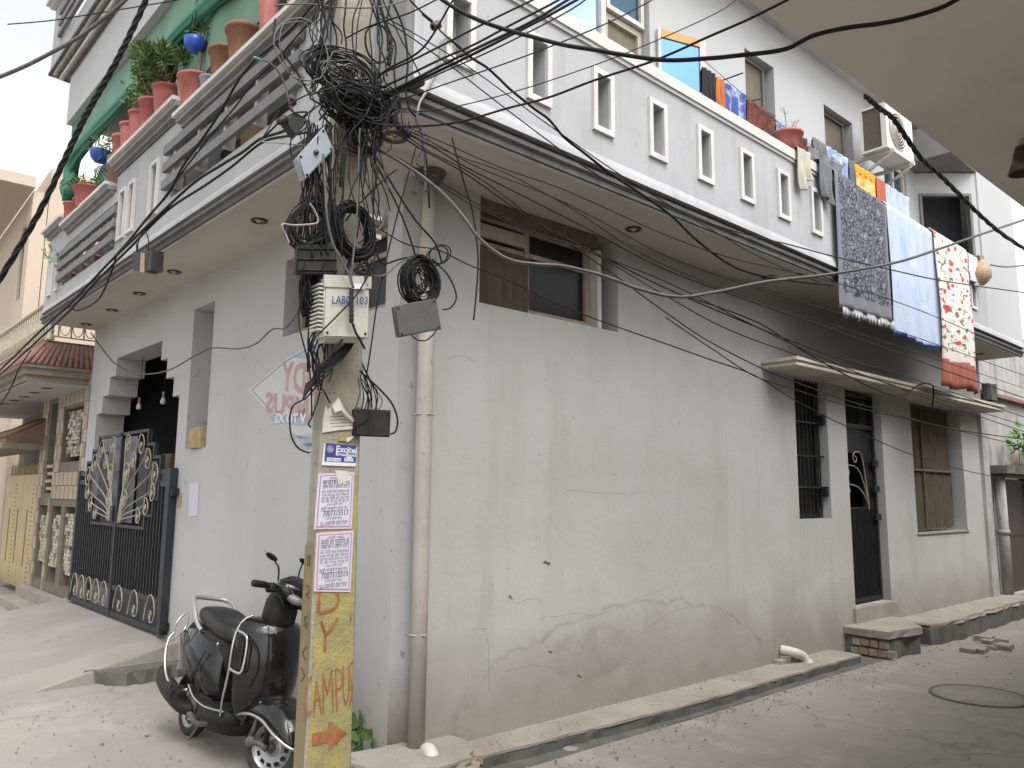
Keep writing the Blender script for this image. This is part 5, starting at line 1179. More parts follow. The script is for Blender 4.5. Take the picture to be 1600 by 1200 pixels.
def letters(b):
    o = .003
    stroke(b, [(499, 926), (497, 957)], .007, o); stroke(b, [(525, 924), (529, 938), (520, 952), (499, 958)], .007, o)      # D
    stroke(b, [(501, 970), (509, 993)], .007, o); stroke(b, [(527, 966), (516, 985), (508, 994), (507, 1018)], .0075, o)         # Y
    def S(pts, w=.0045): stroke(b, pts, w, o)
    S([(487, 1058), (480, 1066), (478, 1095), (480, 1117), (486, 1110)])                                    # C
    S([(490, 1119), (494, 1064)], .0036); S([(494, 1064), (502, 1115)], .0036); S([(490, 1094), (500, 1093)], .004)      # A
    S([(505, 1114), (504, 1052)], .0036); S([(504, 1052), (511, 1085)], .0036); S([(511, 1085), (518, 1046)], .0036); S([(518, 1046), (520, 1112)], .0036)   # M
    S([(526, 1112), (524, 1045)], .0036); S([(524, 1045), (534, 1052), (533, 1072), (526, 1077)], .0036)      # P
    S([(536, 1040), (536, 1080), (540, 1100), (545, 1080), (544, 1040)], .0036)                                # U
    S([(551, 1034), (546, 1042), (548, 1062), (550, 1078), (547, 1098), (544, 1104)], .0036)                 # S
    P = [PFp(x, y, o) for x, y in ((487, 1146), (513, 1141), (513, 1127), (542, 1145), (514, 1172), (513, 1160), (487, 1166))]; n0 = len(b.v)
    b.add(P, [(0, 1, 5, 6), (1, 2, 3), (1, 3, 5), (5, 3, 4)])
part('painted_lettering', 'paint_red', pole, letters, 'hand-painted red D, Y, CAMPUS and an arrow pointing right')
def side_letters(b):
    for z, st in ((1.52, ((-.3, .02, .4, .03), (-.1, .03, -.1, -.02), (.25, .03, .25, -.02))), (1.38, ((.35, .03, -.3, .025), (-.3, .025, -.25, -.005), (-.25, -.005, .3, -.01), (.3, -.01, -.3, -.03))), (1.24, ((-.2, .03, .3, .02), (.3, .02, -.2, -.03), (-.3, 0, .4, -.02))), (1.10, ((-.3, .03, .3, .0), (.3, 0, -.3, -.03))), (1.0, ((-.3, .0, .4, .03), (-.3, 0, .35, -.03)))):
        for a, c, d, e in st: b.tube([PP(-1.02, a, z+c), PP(-1.02, d, z+e)], .0028, 4)
part('side_lettering', 'ink_black', pole, side_letters, 'black hand-lettered figures on the narrow side')
xd = Vector((1, 0, 0))
def sheet(name, quad, m, off, label=None, parent=pole):
    P = [PFp(x, y, off) for x, y in quad]
    return part(name, m, parent, lambda b: b.prism(P, (0, .0015, 0)), label), P
def notice(quad, head, label):
    s, P = sheet('notice', quad, 'paper_pink', .004, label)
    tl, tr, br, bl = P
    def at(u, v, off=.0): p = tl.lerp(tr, u).lerp(bl.lerp(br, u), v); p.y = min(p.y, tl.y, bl.y)-.001-off; return p
    xdir = (tr-tl); ydir = (tl-bl); W = xdir.length
    def q(b, u0, u1, v0, v1, off=.0): b.add([at(u0, v0, off), at(u1, v0, off), at(u1, v1, off), at(u0, v1, off)], [(0, 1, 2, 3)])
    part('notice_sheet', 'ink_purple', s, lambda b: q(b, .05, .95, .035, .965, .0005))
    part('notice_sheet', 'paper_lilac', s, lambda b: q(b, .075, .925, .05, .95, .001))
    rows = [(.115, .055, head[0], .25), (.20, .095, head[1], 1.), (.275, .085, 'औषधि फ्री में खिलायी जाती है', 1.1), (.36, .05, 'सोना, गारंटेड, सफेद, राजस्थान शोध', .4), (.415, .05, 'सर्वत्र जारी मुख्य किस्म, पंजीकृत रोग', .4), (.47, .05, 'खारा खून, मासिक धर्म, प्रदर, जोड़ों', .4),
            (.525, .05, 'गैस, सीना, पेट दर्द, घाव मुंह, नस', .4), (.58, .045, 'टायफ मलेरिया आदि', .3), (.655, .06, 'इसकी जानकारी व मुफ्त पता :', .9), (.765, .13, '℡7007315513' if False else '7007315513', 1.2), (.83, .045, '(दिनेश कुमार यादव)', .3), (.90, .05, 'पता : आयुर्वेदिक औषधि केन्द्र', .9), (.935, .04, 'मुख्यालय रोड, निकट लखनऊ, उन्नाव', .5)]
    for v, h, tx, bd in rows:
        o_ = text_mesh(tx, 1.0, (0, 0, 0), (1, 0, 0), (0, 0, 1), 'ink_black', 'printed_line', s, bold=.006*bd if '7007' not in tx else .012)
        me = o_.data; xs = [w.co.x for w in me.vertices]
        if not xs: continue
        wd = max(xs)-min(xs); tgt = W*{.045: .45, .04: .72}.get(h, .76)*(.55 if v < .13 else 1); sc = tgt/wd; sz = h*ydir.length*1.25
        if '7007' in tx: tgt = W*.70; sc = tgt/wd; sz = h*ydir.length*1.15
        cx_ = (max(xs)+min(xs))/2; o0 = at(.5 if '7007' not in tx else .53, v); X = xdir.normalized(); Y = ydir.normalized()
        for w in me.vertices: w.co = o0+X*(w.co.x-cx_)*sc+Y*w.co.z*sz+Vector((0, -.0012, 0))
        setpar(o_, s)
    part('printed_rule', 'ink_black', s, lambda b: (q(b, .12, .88, .308, .313, .0013), q(b, .10, .90, .68, .684, .0013), q(b, .2, .8, .785, .788, .0013)))
notice([(497, 740), (553, 738), (549, 826), (490, 827)], ('आयुर्वेदिक', 'बवासीर में'), 'upper lilac-bordered printed notice, partly torn at its top right')
notice([(494, 833), (552, 829), (547, 925), (490, 924)], ('आयुर्वेदिक * आयुर्वेद', 'बवासीर और ल्यूकोरिया की'), 'lower lilac-bordered printed notice')
sheet('torn_paper', [(522, 735), (541, 736), (548, 750), (528, 756)], 'paper_white', .0075, 'torn scrap over the corner of the upper notice')
# blue sticker
s, P = sheet('sticker', [(506, 692), (557, 697), (555, 729), (502, 727)], 'print_white', .004, 'blue and white broadband sticker')
def sq(u, v, off): tl, tr, br, bl = P; p = tl.lerp(tr, u).lerp(bl.lerp(br, u), v); p.y = min(tl.y, bl.y)-off; return p
part('sticker_ground', 'sticker_blue', s, lambda b: b.add([sq(.04, .0, .001), sq(.99, .0, .001), sq(.99, .82, .001), sq(.06, .82, .001)], [(0, 1, 2, 3)]))
X = (P[1]-P[0]); Y = (P[0]-P[3]); Wd, Hd = X.length, Y.length
text_mesh('Excitel', Hd*.40, sq(.68, .36, .002), X, Y, 'print_white', 'sticker_text', s, bold=.0012, sx=1.0)
text_mesh('Broadband', Hd*.22, sq(.68, .53, .002), X, Y, 'print_white', 'sticker_text', s, bold=.0006, sx=1.1)
part('sticker_box', 'print_white', s, lambda b: b.add([sq(.12, .64, .002), sq(.54, .64, .002), sq(.54, .80, .002), sq(.12, .80, .002)], [(0, 1, 2, 3)]))
text_mesh('TAKE ONE', Hd*.14, sq(.33, .77, .0025), X, Y, 'ink_black', 'sticker_text', s, sx=1.0)
def emblem(b):
    for r_ in (.16, .10, .05):
        b.tube([sq(.19, .26, .002)+X.normalized()*Hd*r_*math.cos(a)*1.0+Y.normalized()*Hd*r_*math.sin(a) for a in [k*.524 for k in range(12)]], .0009, 4, True)
    for k in range(6): a = k*1.047; b.tube([sq(.19, .26, .002), sq(.19, .26, .002)+X.normalized()*Hd*.16*math.cos(a)+Y.normalized()*Hd*.16*math.sin(a)], .0008, 4)
part('sticker_emblem', 'print_white', s, emblem)
part('sticker_badge', 'print_pale_blue', s, lambda b: b.add([sq(.62, .78, .002), sq(.93, .78, .002), sq(.90, .58, .002), sq(.64, .58, .002)], [(0, 1, 2, 3)]))
part('sticker_badge', 'print_white', s, lambda b: b.add([sq(.70, .55, .0022), sq(.86, .55, .0022), sq(.78, .70, .0022)], [(0, 1, 2)]))
text_mesh('1800 1234 1001', Hd*.13, sq(.70, .96, .002), X, Y, 'ink_black', 'sticker_text', s, sx=1.0) if False else None
# torn layered paper above the sticker
def torn(b):
    P1 = [PFp(x, y, .006) for x, y in ((512, 640), (508, 634), (504, 655), (503, 676), (530, 672), (557, 670), (556, 662), (530, 640), (522, 630))]
    b.prism(P1, (0, .002, 0))
part('torn_paper', 'paper_white', pole, torn, 'stack of torn old papers')
def torn2(b):
    P1 = [PFp(516, 633, .02), PFp(524, 622, .035), PFp(533, 634, .05), PFp(557, 664, .012), PFp(535, 652, .03), PFp(527, 642, .045), PFp(518, 645, .03)]
    b.prism(P1, (0, .002, 0))
part('paper_curl', 'paper_white', pole, torn2)
for k in range(4): part('printed_line', 'ink_black', pole, lambda b: stroke(b, [(513+k, 652+5*k), (540+4*k, 650+5*k)], .0012, .0065))
sheet('paper_scrap', [(530, 676), (548, 674), (549, 690), (528, 689)], 'pole_yellow', .005)
sheet('paper_scrap', [(540, 686), (553, 680), (551, 684), (541, 692)], 'paper_white', .007)
# steel cross clamps
part('pole_band', 'cable_pale', pole, lambda b: [b.tube([PP(s*1.05, t*1.1, z) for s, t in ((-1, -1), (1, -1), (1, 1), (-1, 1))], .008, 5, True) for z in (3.30, 3.62, 4.02)])
for z in (3.16, 3.26): part('band_bolt', 'frame_white', pole, lambda b: b.box(FW, PCX+.088, PCX+.16, PCY-.10, PCY-.06, z, z+.022))

# ------------------------------------------------------------------ boxes hung on the pole
def PO(px, py, o=1.25): return aR(px, py, o)
def boxq(quad, o, dep, b=None):
    P = [PO(x, y, o) for x, y in quad]; b.prism(P, (0, dep, 0)); return P
def hang_box(name, label, quad, o, dep, m, cat='junction box', lidm=None, extra=None):
    P = [PO(x, y, o) for x, y in quad]; c = sum(P, Vector())/4
    t = thing(name, label, cat, tuple(c))
    part('case', m, t, lambda b: b.prism([p+Vector((0, .006, 0)) for p in P], (0, dep, 0)))
    part('lid', lidm or m, t, lambda b: b.prism([c+(p-c)*.97 for p in P], (0, .02, 0)))
    part('lid_rim', m, t, lambda b: b.tube([c+(p-c)*1.0+Vector((0, .008, 0)) for p in P], .005, 5, True))
    part('screw', 'black_metal', t, lambda b: [b.lathe([(.006, -.002), (.006, .002), (.001, .003)], Matrix.Translation(c+(p-c)*.86+Vector((0, -.002, 0))) @ Matrix.Rotation(R_(90), 4, 'X'), 8) for p in P])
    if extra: extra(t, P, c)
    return t
def bolt(t, P, c): part('bolt', 'lamp_metal', t, lambda b: b.lathe([(.012, 0), (.012, .01), (.001, .014)], Matrix.Translation(c+Vector((0, -.002, 0))) @ Matrix.Rotation(R_(90), 4, 'X'), 8))
hang_box('junction_box', 'blue-grey metal box tilted steeply below the cable knot', [(466, 246), (507, 199), (521, 232), (477, 279)], 1.33, .05, 'box_steel', extra=bolt)
def ridges(t, P, c):
    part('lid_ridge', 'box_black', t, lambda b: [b.tube([P[0].lerp(P[3], v)+Vector((0, -.003, 0)), P[1].lerp(P[2], v)+Vector((0, -.003, 0))], .004, 5) for v in (.12, .5, .88)])
hang_box('junction_box', 'dusty black rectangular box just above the ivory cabinet', [(466, 383), (525, 384), (527, 428), (464, 427)], 1.30, .03, 'box_black', extra=ridges)
def fins(t, P, c):
    tl, tr, br, bl = P
    part('cabinet_cap', 'box_cream', t, lambda b: b.prism([tl+Vector((-.01, -.006, .01)), tr+Vector((.01, -.006, .01)), tr.lerp(br, .17)+Vector((.008, -.006, 0)), tl.lerp(bl, .17)+Vector((-.008, -.006, 0))], (0, .012, 0)))
    part('cabinet_foot', 'box_cream', t, lambda b: b.prism([bl+Vector((.01, .002, .01)), br+Vector((-.01, .002, .01)), br+Vector((-.02, .03, -.02)), bl+Vector((.02, .03, -.02))], (0, .06, 0)))
    for k in range(12): part('cooling_fin', 'box_cream', t, lambda b: b.box(FW, tl.x-.028, tl.x-.002, tl.y+.005, tl.y+.09, bl.z+.03+k*(tl.z-bl.z-.05)/12, bl.z+.038+k*(tl.z-bl.z-.05)/12))
    part('cabinet_sticker', 'print_white', t, lambda b: b.prism([PO(552, 443, 1.335), PO(570, 444, 1.335), PO(570, 452, 1.335), PO(552, 451, 1.335)], (0, .003, 0)))
    text_mesh('LAB08', .056, PO(535.5, 474.5, 1.331), (tr-tl), (0, 0, 1), 'ink_blue', 'cabinet_lettering', t, sx=.78, bold=.0006)
    text_mesh('103', .056, PO(565, 475.5, 1.331), (tr-tl), (0, 0, 1), 'ink_blue', 'cabinet_lettering', t, sx=.9, bold=.0006)
hang_box('cabinet', 'ivory telecom cabinet with blue marker lettering on the pole', [(509, 433), (577, 435), (575, 528), (506, 526)], 1.32, .085, 'box_cream', cat='cabinet', extra=fins)
hang_box('junction_box', 'plain grey box hanging under the big coil right of the pole', [(617, 479), (682, 467), (690, 513), (624, 526)], 1.22, .028, 'box_grey')
hang_box('junction_box', 'flat black box hanging low on the right side of the pole', [(556, 639), (611, 642), (609, 682), (556, 680)], 1.19, .04, 'box_black')
part_ = None
hang_box('junction_box', 'small black splitter box hanging from the wires left of the knot', [(447, 190), (465, 176), (479, 190), (462, 211)], 1.28, .05, 'box_black')
c_ = PO(440, 189, 1.28)
solo('cable_joint', 'box_black', lambda b: b.tube([PO(433, 193, 1.28), PO(437, 190, 1.28), PO(446, 185, 1.28), PO(449, 184, 1.28)], [.006, .018, .018, .008], 10), 'small black inline cable joint left of the splitter box', 'cable joint')
def clos(name, label, a, c, r, o=1.28, ribs=6):
    A_, B_ = PO(*a, o), PO(*c, o-.02)
    n = 4*ribs; solo(name, 'box_black', lambda b: b.tube([A_.lerp(B_, k/n) for k in range(n+1)], [r*(.55 if k in (0, n) else (1 if k % 4 < 2 else .86)) for k in range(n+1)], 12), label, 'cable closure')
clos('cable_closure', 'long black dome closure stuck inside the cable knot', (520, 158), (549, 115), .03)
clos('cable_closure', 'stubby black cylinder closure on the cables right of the knot', (636, 139), (661, 128), .022, 1.2)
clos('cable_closure', 'black ribbed closure hanging below the knot on the right', (588, 172), (618, 192), .035, 1.2)
clos('cable_closure', 'small black closure at the end of the drooping bundle', (622, 196), (640, 213), .022, 1.2)
clos('cable_clamp', 'black finned suspension clamp in front of the ivory cabinet', (549, 450), (549, 505), .012, 1.37, 8)
clos('cable_clamp', 'black finned suspension clamp on the cables above the knot', (612, 70), (607, 103), .014, 1.22, 6)
clos('cable_clamp', 'black toothed clamp hanging left of the pole neck', (537, 240), (533, 292), .014, 1.27, 7)
# ------------------------------------------------------------------ coils and tangles
def coil(name, label, c, rx, rz, n, w=.0042, o=1.25, spread=.35, m='cable_black', tilt=0., thick=.05, cat='cable coil', wob=.07):
    C0 = PO(*c, o); k_ = 3.75/1215
    b = MB()
    for q in range(n):
        f = 1-spread*random.random()**1.5; ax = random.gauss(0, .10)+tilt; ph = random.random()*6.28; dx, dz, dy = [random.gauss(0, .05) for _ in range(3)]
        pts = []
        for s in range(20):
            a = 2*math.pi*s/20; wv = 1+wob*noise.noise(Vector((math.cos(a)*1.3, math.sin(a)*1.3, q*3.1)))*2
            x, z = rx*k_*f*math.cos(a)*wv, rz*k_*f*math.sin(a)*wv
            pts.append(C0+Vector((x*math.cos(ax)-z*math.sin(ax)+dx*rx*k_, dy*thick*6+thick*.5*math.sin(a+ph), x*math.sin(ax)+z*math.cos(ax)+dz*rz*k_)))
        b.tube(pts, w*random.uniform(.8, 1.15), 5, True)
    return tag(b.build(name, m), label, cat)
coil('cable_coil', 'thick round coil of black cable hanging at the pole neck above the ivory cabinet', (552, 362), 35, 47, 24, .0048, 1.26, .26, tilt=.15, wob=.03)
coil('cable_coil', 'long narrow coil of thin black cable left of the pole neck', (482, 352), 30, 44, 16, .004, 1.27, .45, tilt=-.5)
coil('cable_coil', 'big oval coil of black cable above the plain grey box', (657, 441), 36, 45, 26, .0042, 1.16, .30, tilt=0.1, wob=.05)
coil('cable_coil', 'loose inner loops inside the big oval coil right of the pole', (656, 437), 26, 36, 14, .0035, 1.15, .6, wob=.2)
coil('cable_coil', 'large airy ball of looped cable at the top of the pole', (536, 112), 66, 34, 22, .0040, 1.29, .50, wob=.07)
coil('cable_coil', 'pale grey loops wound through the airy cable ball', (540, 125), 44, 34, 12, .004, 1.31, .55, 'cable_grey', wob=.2)
coil('cable_coil', 'dark matted loops below the airy cable ball', (552, 168), 56, 30, 30, .0046, 1.29, .7, wob=.22, thick=.09)
coil('cable_coil', 'matted black loops at the right shoulder of the pole', (588, 160), 34, 28, 16, .0048, 1.22, .6, wob=.22, thick=.08)
coil('cable_coil', 'hanging loops beside the pole neck under the knot', (570, 212), 30, 32, 14, .004, 1.24, .5, wob=.15)
coil('cable_coil', 'flattened black coil behind the left edge of the ivory cabinet', (483, 455), 13, 42, 16, .005, 1.22, .6, wob=.05)
coil('cable_coil', 'single loose loop of cable above the big oval coil', (686, 398), 22, 16, 2, .004, 1.15, .1, tilt=.5, wob=.05)
coil('cable_coil', 'single large slack loop round the pole top', (470, 80), 42, 50, 2, .0036, 1.30, .1, 'cable_grey', wob=.08)
def strands(name, label, n, x0, x1, y0, y1, w=.0038, o=1.25, lean=20, m='cable_black', dx=14):
    b = MB()
    for q in range(n):
        xa = random.uniform(x0, x1); xb = xa+random.gauss(0, lean)*.5+lean*.3*random.choice((-1, 1)); ya = y0+random.uniform(-18, 18); yb = y1+random.uniform(-30, 30); oo = o+random.uniform(-.05, .07)
        pts = [PO(xa+(xb-xa)*s+dx*math.sin(s*3.14)*random.uniform(-1, 1), ya+(yb-ya)*s, oo+random.uniform(-.015, .015)) for s in (0, .2, .4, .6, .8, 1)]
        b.tube(spline(pts, 4), w*random.uniform(.7, 1.25), 5)
    return tag(b.build(name, m), label, 'cables', None, 'stuff')
strands('cable_tangle', 'mass of hanging black cables down the left side of the pole neck', 40, 478, 522, 205, 400, .0042, dx=7, lean=26)
strands('cable_tangle', 'thin cables criss-crossing the front of the pole neck', 18, 515, 590, 200, 345, .0034, 1.30, 44, dx=6)
strands('cable_tangle', 'cables rising past the knot to the top of the picture', 12, 505, 602, -20, 130, .0042, 1.27, 46, dx=6)
strands('cable_tangle', 'cables dropping between the coil and the ivory cabinet', 16, 540, 582, 400, 450, .0038, 1.25, 10)
strands('cable_tangle', 'cables hanging behind the ivory cabinet down to the notices', 12, 487, 515, 420, 590, .0042, 1.20, 12)
strands('cable_tangle', 'crossing strands over the cable knot', 22, 480, 610, 100, 215, .0042, 1.30, 60, dx=30)
# bunch falling onto the pole under the cabinet
b = MB()
for q in range(13):
    b.tube(spline([PO(545+q, 532, 1.24), PO(530+random.uniform(-8, 8), 548+q, 1.26), PO(505+random.uniform(-8, 8), 572+q*1.2, 1.27), PO(488, 592+q, 1.24), PO(478-q*.4, 600+q*2, 1.1)], 5), .0042, 5)
tag(b.build('cable_bundle', 'cable_black'), 'bundle of cables swept down-left across the pole below the cabinet', 'cable bundle')
b = MB()
for q in range(15):
    x = 556+q*2.4+random.uniform(-3, 3); oo = random.uniform(1.10, 1.18); b.tube(spline([PO(553+q*1.0, 575+random.uniform(-10, 14), 1.12), PO(560+q*1.5+random.uniform(-6, 6), 594+q*.6+random.uniform(-4, 4), oo), PO(x+random.uniform(-2, 9), 618+random.uniform(-6, 8), oo), PO(x, 643, 1.16)], 5), random.uniform(.002, .0038), 5)
tag(b.build('cable_bundle', 'cable_black'), 'bundle of cables fanning into the top of the low flat black box', 'cable bundle')

# ------------------------------------------------------------------ single cables
def cab(label, pts, w, m='cable_black', o=1.2, o2=None, mode='R', name='cable', cat='cable', group=None, seg=7, twist=False):
    n = len(pts); P = []; Ls = [0]
    for i in range(1, n): Ls.append(Ls[-1]+math.dist(pts[i-1][:2], pts[i][:2]))
    for i, q in enumerate(pts):
        t = Ls[i]/Ls[-1]; oo = o+((o2 if o2 is not None else o)-o)*t
        P.append(aR(q[0], q[1], oo) if mode == 'R' else aL(q[0], q[1], oo) if mode == 'L' else aD(q[0], q[1], oo))
    S = spline(P, seg); rad = [w*max(.5, (p-CAM).dot(fw))/1215/2 for p in S] if mode != 'D' else [w*o/1215/2]*len(S)
    rm = sorted(rad)[len(rad)//3]; rad = [min(r_, rm*1.3) for r_ in rad]
    b = MB()
    if twist:
        dense = spline(P, seg*7); r0 = sum(rad)/len(rad)
        for ph in (0, 2.09, 4.19):
            Q = []
            for i, p in enumerate(dense):
                t_ = (dense[min(i+1, len(dense)-1)]-dense[max(i-1, 0)]).normalized(); a = t_.orthogonal().normalized() if abs(t_.z) > .99 else t_.cross(Vector((0, 0, 1))).normalized(); c = t_.cross(a)
                L__ = i*.45*(1 if len(dense) > 0 else 0); Q.append(p+(a*math.cos(L__*.27+ph)+c*math.sin(L__*.27+ph))*r0*.52)
            b.tube(Q, r0*.56, 6)
    else: b.tube(S, rad, 6)
    o_ = b.build(name, m); return tag(o_, label, cat, group)
OW = dict(name='overhead_cable', cat='overhead cable')
cab('thick twisted black cable sweeping down the left edge in front of the balcony', [(-10, 452), (30, 386), (66, 323), (95, 262), (117, 215), (137, 175), (160, 135), (185, 90), (205, 50), (228, 0), (240, -30)], 9, o=3.6, mode='D', twist=True, **OW)
cab('dark cable crossing the top left corner of the sky', [(-10, 124), (40, 103), (90, 77), (125, 57), (150, 38), (185, 10), (205, -10)], 6, 'cable_grey', o=4.2, mode='D', **OW)
cab('very thin wire high across the top left sky', [(12, 38), (80, 32), (150, 21), (230, 8), (300, -4)], 1.8, o=4.5, mode='D', **OW)
LB1 = [(486, 216), (447, 233), (409, 236), (380, 250), (344, 268), (281, 303), (219, 359), (180, 401), (135, 452), (111, 479), (60, 527), (0, 588), (-20, 606)]
cab('upper of the two thick cables running down the left balcony face', [(480, 178), (447, 203), (407, 217), (380, 237), (344, 259), (300, 288), (240, 344), (180, 401), (135, 448), (108, 476), (58, 522), (-20, 598)], 4.5, o=.98, mode='L', **OW)
cab('lower of the two thick cables running down the left balcony face', [(485, 206), (447, 213), (409, 223), (360, 262), (320, 290), (260, 330), (200, 390), (150, 440), (112, 482), (60, 531), (-20, 604)], 4, o=.96, mode='L', **OW)
cab('cable dropping in front of the near louvre boards', [(505, -10), (460, 40), (425, 72), (397, 95), (373, 125), (350, 165), (328, 200), (285, 261), (264, 301), (232, 338), (205, 372), (180, 400)], 4, o=.93, mode='L', **OW)
cab('second thinner cable beside the one on the near louvre boards', [(520, -5), (470, 50), (430, 95), (395, 130), (365, 170), (335, 205), (290, 262), (256, 310), (222, 352)], 3, o=.95, mode='L', **OW)
cab('cable leaving the knot to a small joint on the left', [(480, 175), (462, 176), (448, 184)], 3, o=1.28)
cab('short stub wire sticking up from the left cable joint', [(408, 219), (420, 200), (436, 173)], 2.4, o=1.28)
cab('cable from the left joint down to the balcony bundle', [(436, 191), (422, 205), (407, 219)], 3.2, o=1.28, o2=1.1)
cab('thin pale wire from the balcony bundle to the tilted box', [(407, 221), (440, 224), (475, 227)], 1.8, 'cable_pale', o=1.25)
cab('sagging slack cable below the left balcony bundle', [(182, 400), (172, 430), (158, 462), (140, 478), (120, 485), (110, 480)], 2.6, o=.95, mode='L')
cab('grey cable looping across the gateway to the high window', [(142, 520), (162, 548), (182, 570), (216, 584), (262, 579), (304, 556), (332, 544), (372, 545), (400, 537), (425, 515), (445, 513), (458, 499), (470, 478)], 2.4, 'cable_grey', o=.16, mode='L')
cab('thin wire at the far left below the tiled awning', [(-5, 640), (15, 610), (30, 575), (48, 548)], 2, o=1.0, mode='L')
lb = aL(223, 408, 1.0)
t = thing('splitter_box', 'small black two-part box with a tan strap hanging from the left cables', 'junction box', tuple(lb))
def Lq(px, py, o=1.0): return aL(px, py, o)
part('case', 'box_black', t, lambda b: b.prism([Lq(208, 393), (Lq(219, 394)), Lq(219, 424), Lq(208, 422)], LN*-.10)); part('case', 'box_black', t, lambda b: b.prism([Lq(225, 392), Lq(238, 390), Lq(236, 422), Lq(224, 424)], LN*-.10))
part('strap', 'foam_board', t, lambda b: b.prism([Lq(219.5, 395, 1.01), Lq(224.5, 395, 1.01), Lq(223.5, 425, 1.01), Lq(218.5, 425, 1.01)], LN*-.12))
part('hanger', 'cable_black', t, lambda b: (b.tube(spline([Lq(215, 393), Lq(217, 375), Lq(226, 362), Lq(232, 375), Lq(231, 391)], 5), .006, 5), b.tube([Lq(214, 393), Lq(213, 378)], .006, 5)))
# towards the right
cab('thick black cable sagging across the top of the side balcony', [(680, -8), (710, 12), (740, 28), (780, 43), (830, 57), (880, 70), (930, 78), (970, 85), (1040, 94), (1110, 91), (1160, 86), (1205, 81), (1235, 74), (1270, 56), (1320, 44), (1380, 36), (1430, 25), (1475, 10), (1510, -10)], 6.5, 'cable_black', o=3.2, o2=2.9, mode='D', **OW)
cab('pale grey cable dipping under the soffit then rising to the right edge', [(590, 232), (640, 262), (690, 301), (725, 340), (745, 368), (772, 392), (800, 407), (840, 413), (880, 416), (940, 430), (1000, 452), (1060, 464), (1120, 456), (1200, 440), (1300, 428), (1400, 410), (1470, 388), (1530, 367), (1610, 340)], 5.5, 'cable_grey', o=1.2, o2=2.2, **OW)
cab('thin black line rising from the knot to the top over the casement', [(560, 185), (600, 196), (660, 197), (720, 190), (790, 170), (858, 152), (930, 125), (1024, 94), (1108, 57), (1170, 30), (1240, -5)], 3.2, o=3.9, o2=2.9, mode='D', **OW)
cab('long taut cable running down across the slots to the far right', [(640, 0), (660, 20), (676, 33)], 3, o=1.2, **OW)
cab('spiral-wrapped guy cable running down over the side parapet', [(706, 64), (718, 74), (736, 90), (760, 105), (780, 123), (800, 142), (835, 170), (858, 187), (882, 215), (914, 240), (955, 272), (1008, 307), (1050, 338), (1092, 378), (1150, 418), (1220, 436), (1300, 445)], 4.2, 'cable_black', o=1.15, o2=1.0, **OW)
cab('thin straight wire under the guy cable on the side parapet', [(586, 25), (630, 50), (700, 100), (780, 162), (850, 215), (905, 255), (960, 290)], 2, o=1.15, o2=1.0, **OW)
cab('lone thin wire crossing the three hanging cloths', [(960, 290), (1050, 328), (1150, 362), (1240, 384), (1300, 400), (1390, 421), (1480, 440), (1600, 457), (1620, 460)], 2, o=1.0, o2=1.0, **OW)
for lab_, pts, w in (('topmost of the taut cables fanning up-right from the knot', [(570, 150), (600, 112), (660, 112-36), (708, 0), (718, -10)], 3.5), ('thin cable of the upward fan, second from top', [(560, 130), (580, 121), (640, 96), (700, 66), (760, 35), (836, -2), (850, -10)], 3.2),
                     ('third cable of the upward fan', [(575, 146), (620, 126), (690, 92), (740, 70), (800, 38), (862, 6), (880, -5)], 3.6), ('fourth and thickest cable of the upward fan', [(590, 152), (640, 128), (700, 97), (760, 68), (830, 34), (890, -2), (900, -8)], 4.5), ('lowest cable of the upward fan', [(595, 156), (650, 128), (720, 94), (780, 64), (850, 28), (915, -8)], 4.5)):
    cab(lab_, pts, w, o=1.25, o2=1.9, **OW)
FG = 'thin wires fanning under the side soffit'
FLB = ['uppermost wire of the soffit fan, ending highest at the right edge', 'second wire of the soffit fan, just below the uppermost', 'slightly thicker third wire of the soffit fan', 'steepest wire of the soffit fan, dropping in front of the barred window', 'fourth wire of the soffit fan, running to the rose-patterned cloth hem', 'low wire of the soffit fan crossing the high window header', 'lowest parallel wire of the soffit fan under the high window header', 'faint hair-thin wire near the top of the soffit fan']
for k_, (pts, w) in enumerate((([(640, 200), (700, 226), (783, 262), (890, 300), (1040, 367), (1150, 405), (1300, 440), (1450, 490), (1610, 560)], 1.8), ([(625, 198), (680, 225), (748, 262), (847, 301), (935, 343), (1040, 399), (1180, 450), (1320, 492), (1440, 530), (1610, 590)], 1.8),
               ([(628, 205), (680, 232), (730, 262), (827, 311), (927, 362), (1040, 421), (1200, 480), (1330, 525), (1480, 580), (1610, 625)], 2.4), ([(618, 200), (670, 236), (725, 264), (780, 300), (852, 356), (952, 424), (1040, 488), (1120, 540), (1240, 596), (1400, 648), (1610, 700)], 2),
               ([(615, 205), (660, 234), (722, 268), (800, 322), (845, 352), (940, 400), (1040, 450), (1180, 510), (1300, 556), (1420, 590), (1610, 655)], 2.4), ([(650, 255), (680, 279), (752, 322), (830, 360), (900, 386), (1040, 440), (1160, 500), (1260, 548), (1360, 590), (1500, 640), (1610, 678)], 2),
               ([(650, 262), (680, 284), (752, 328), (850, 370), (930, 398), (1040, 462), (1150, 520), (1300, 572), (1450, 618), (1610, 668)], 1.8), ([(610, 190), (660, 220), (720, 245), (800, 275), (900, 330), (1000, 395), (1100, 440), (1230, 485), (1400, 540), (1610, 610)], 1.6))):
    cab(FLB[k_], pts, w, o=1.15, o2=.95, group=FG, **OW)
cab('thin wire passing over the big coil to the far door', [(560, 330), (600, 362), (640, 383), (685, 391), (735, 415), (790, 436), (860, 470), (940, 502), (1040, 537), (1110, 562), (1180, 587), (1240, 624), (1318, 664), (1421, 709), (1500, 733), (1610, 757)], 2, o=1.15, o2=.7, **OW)
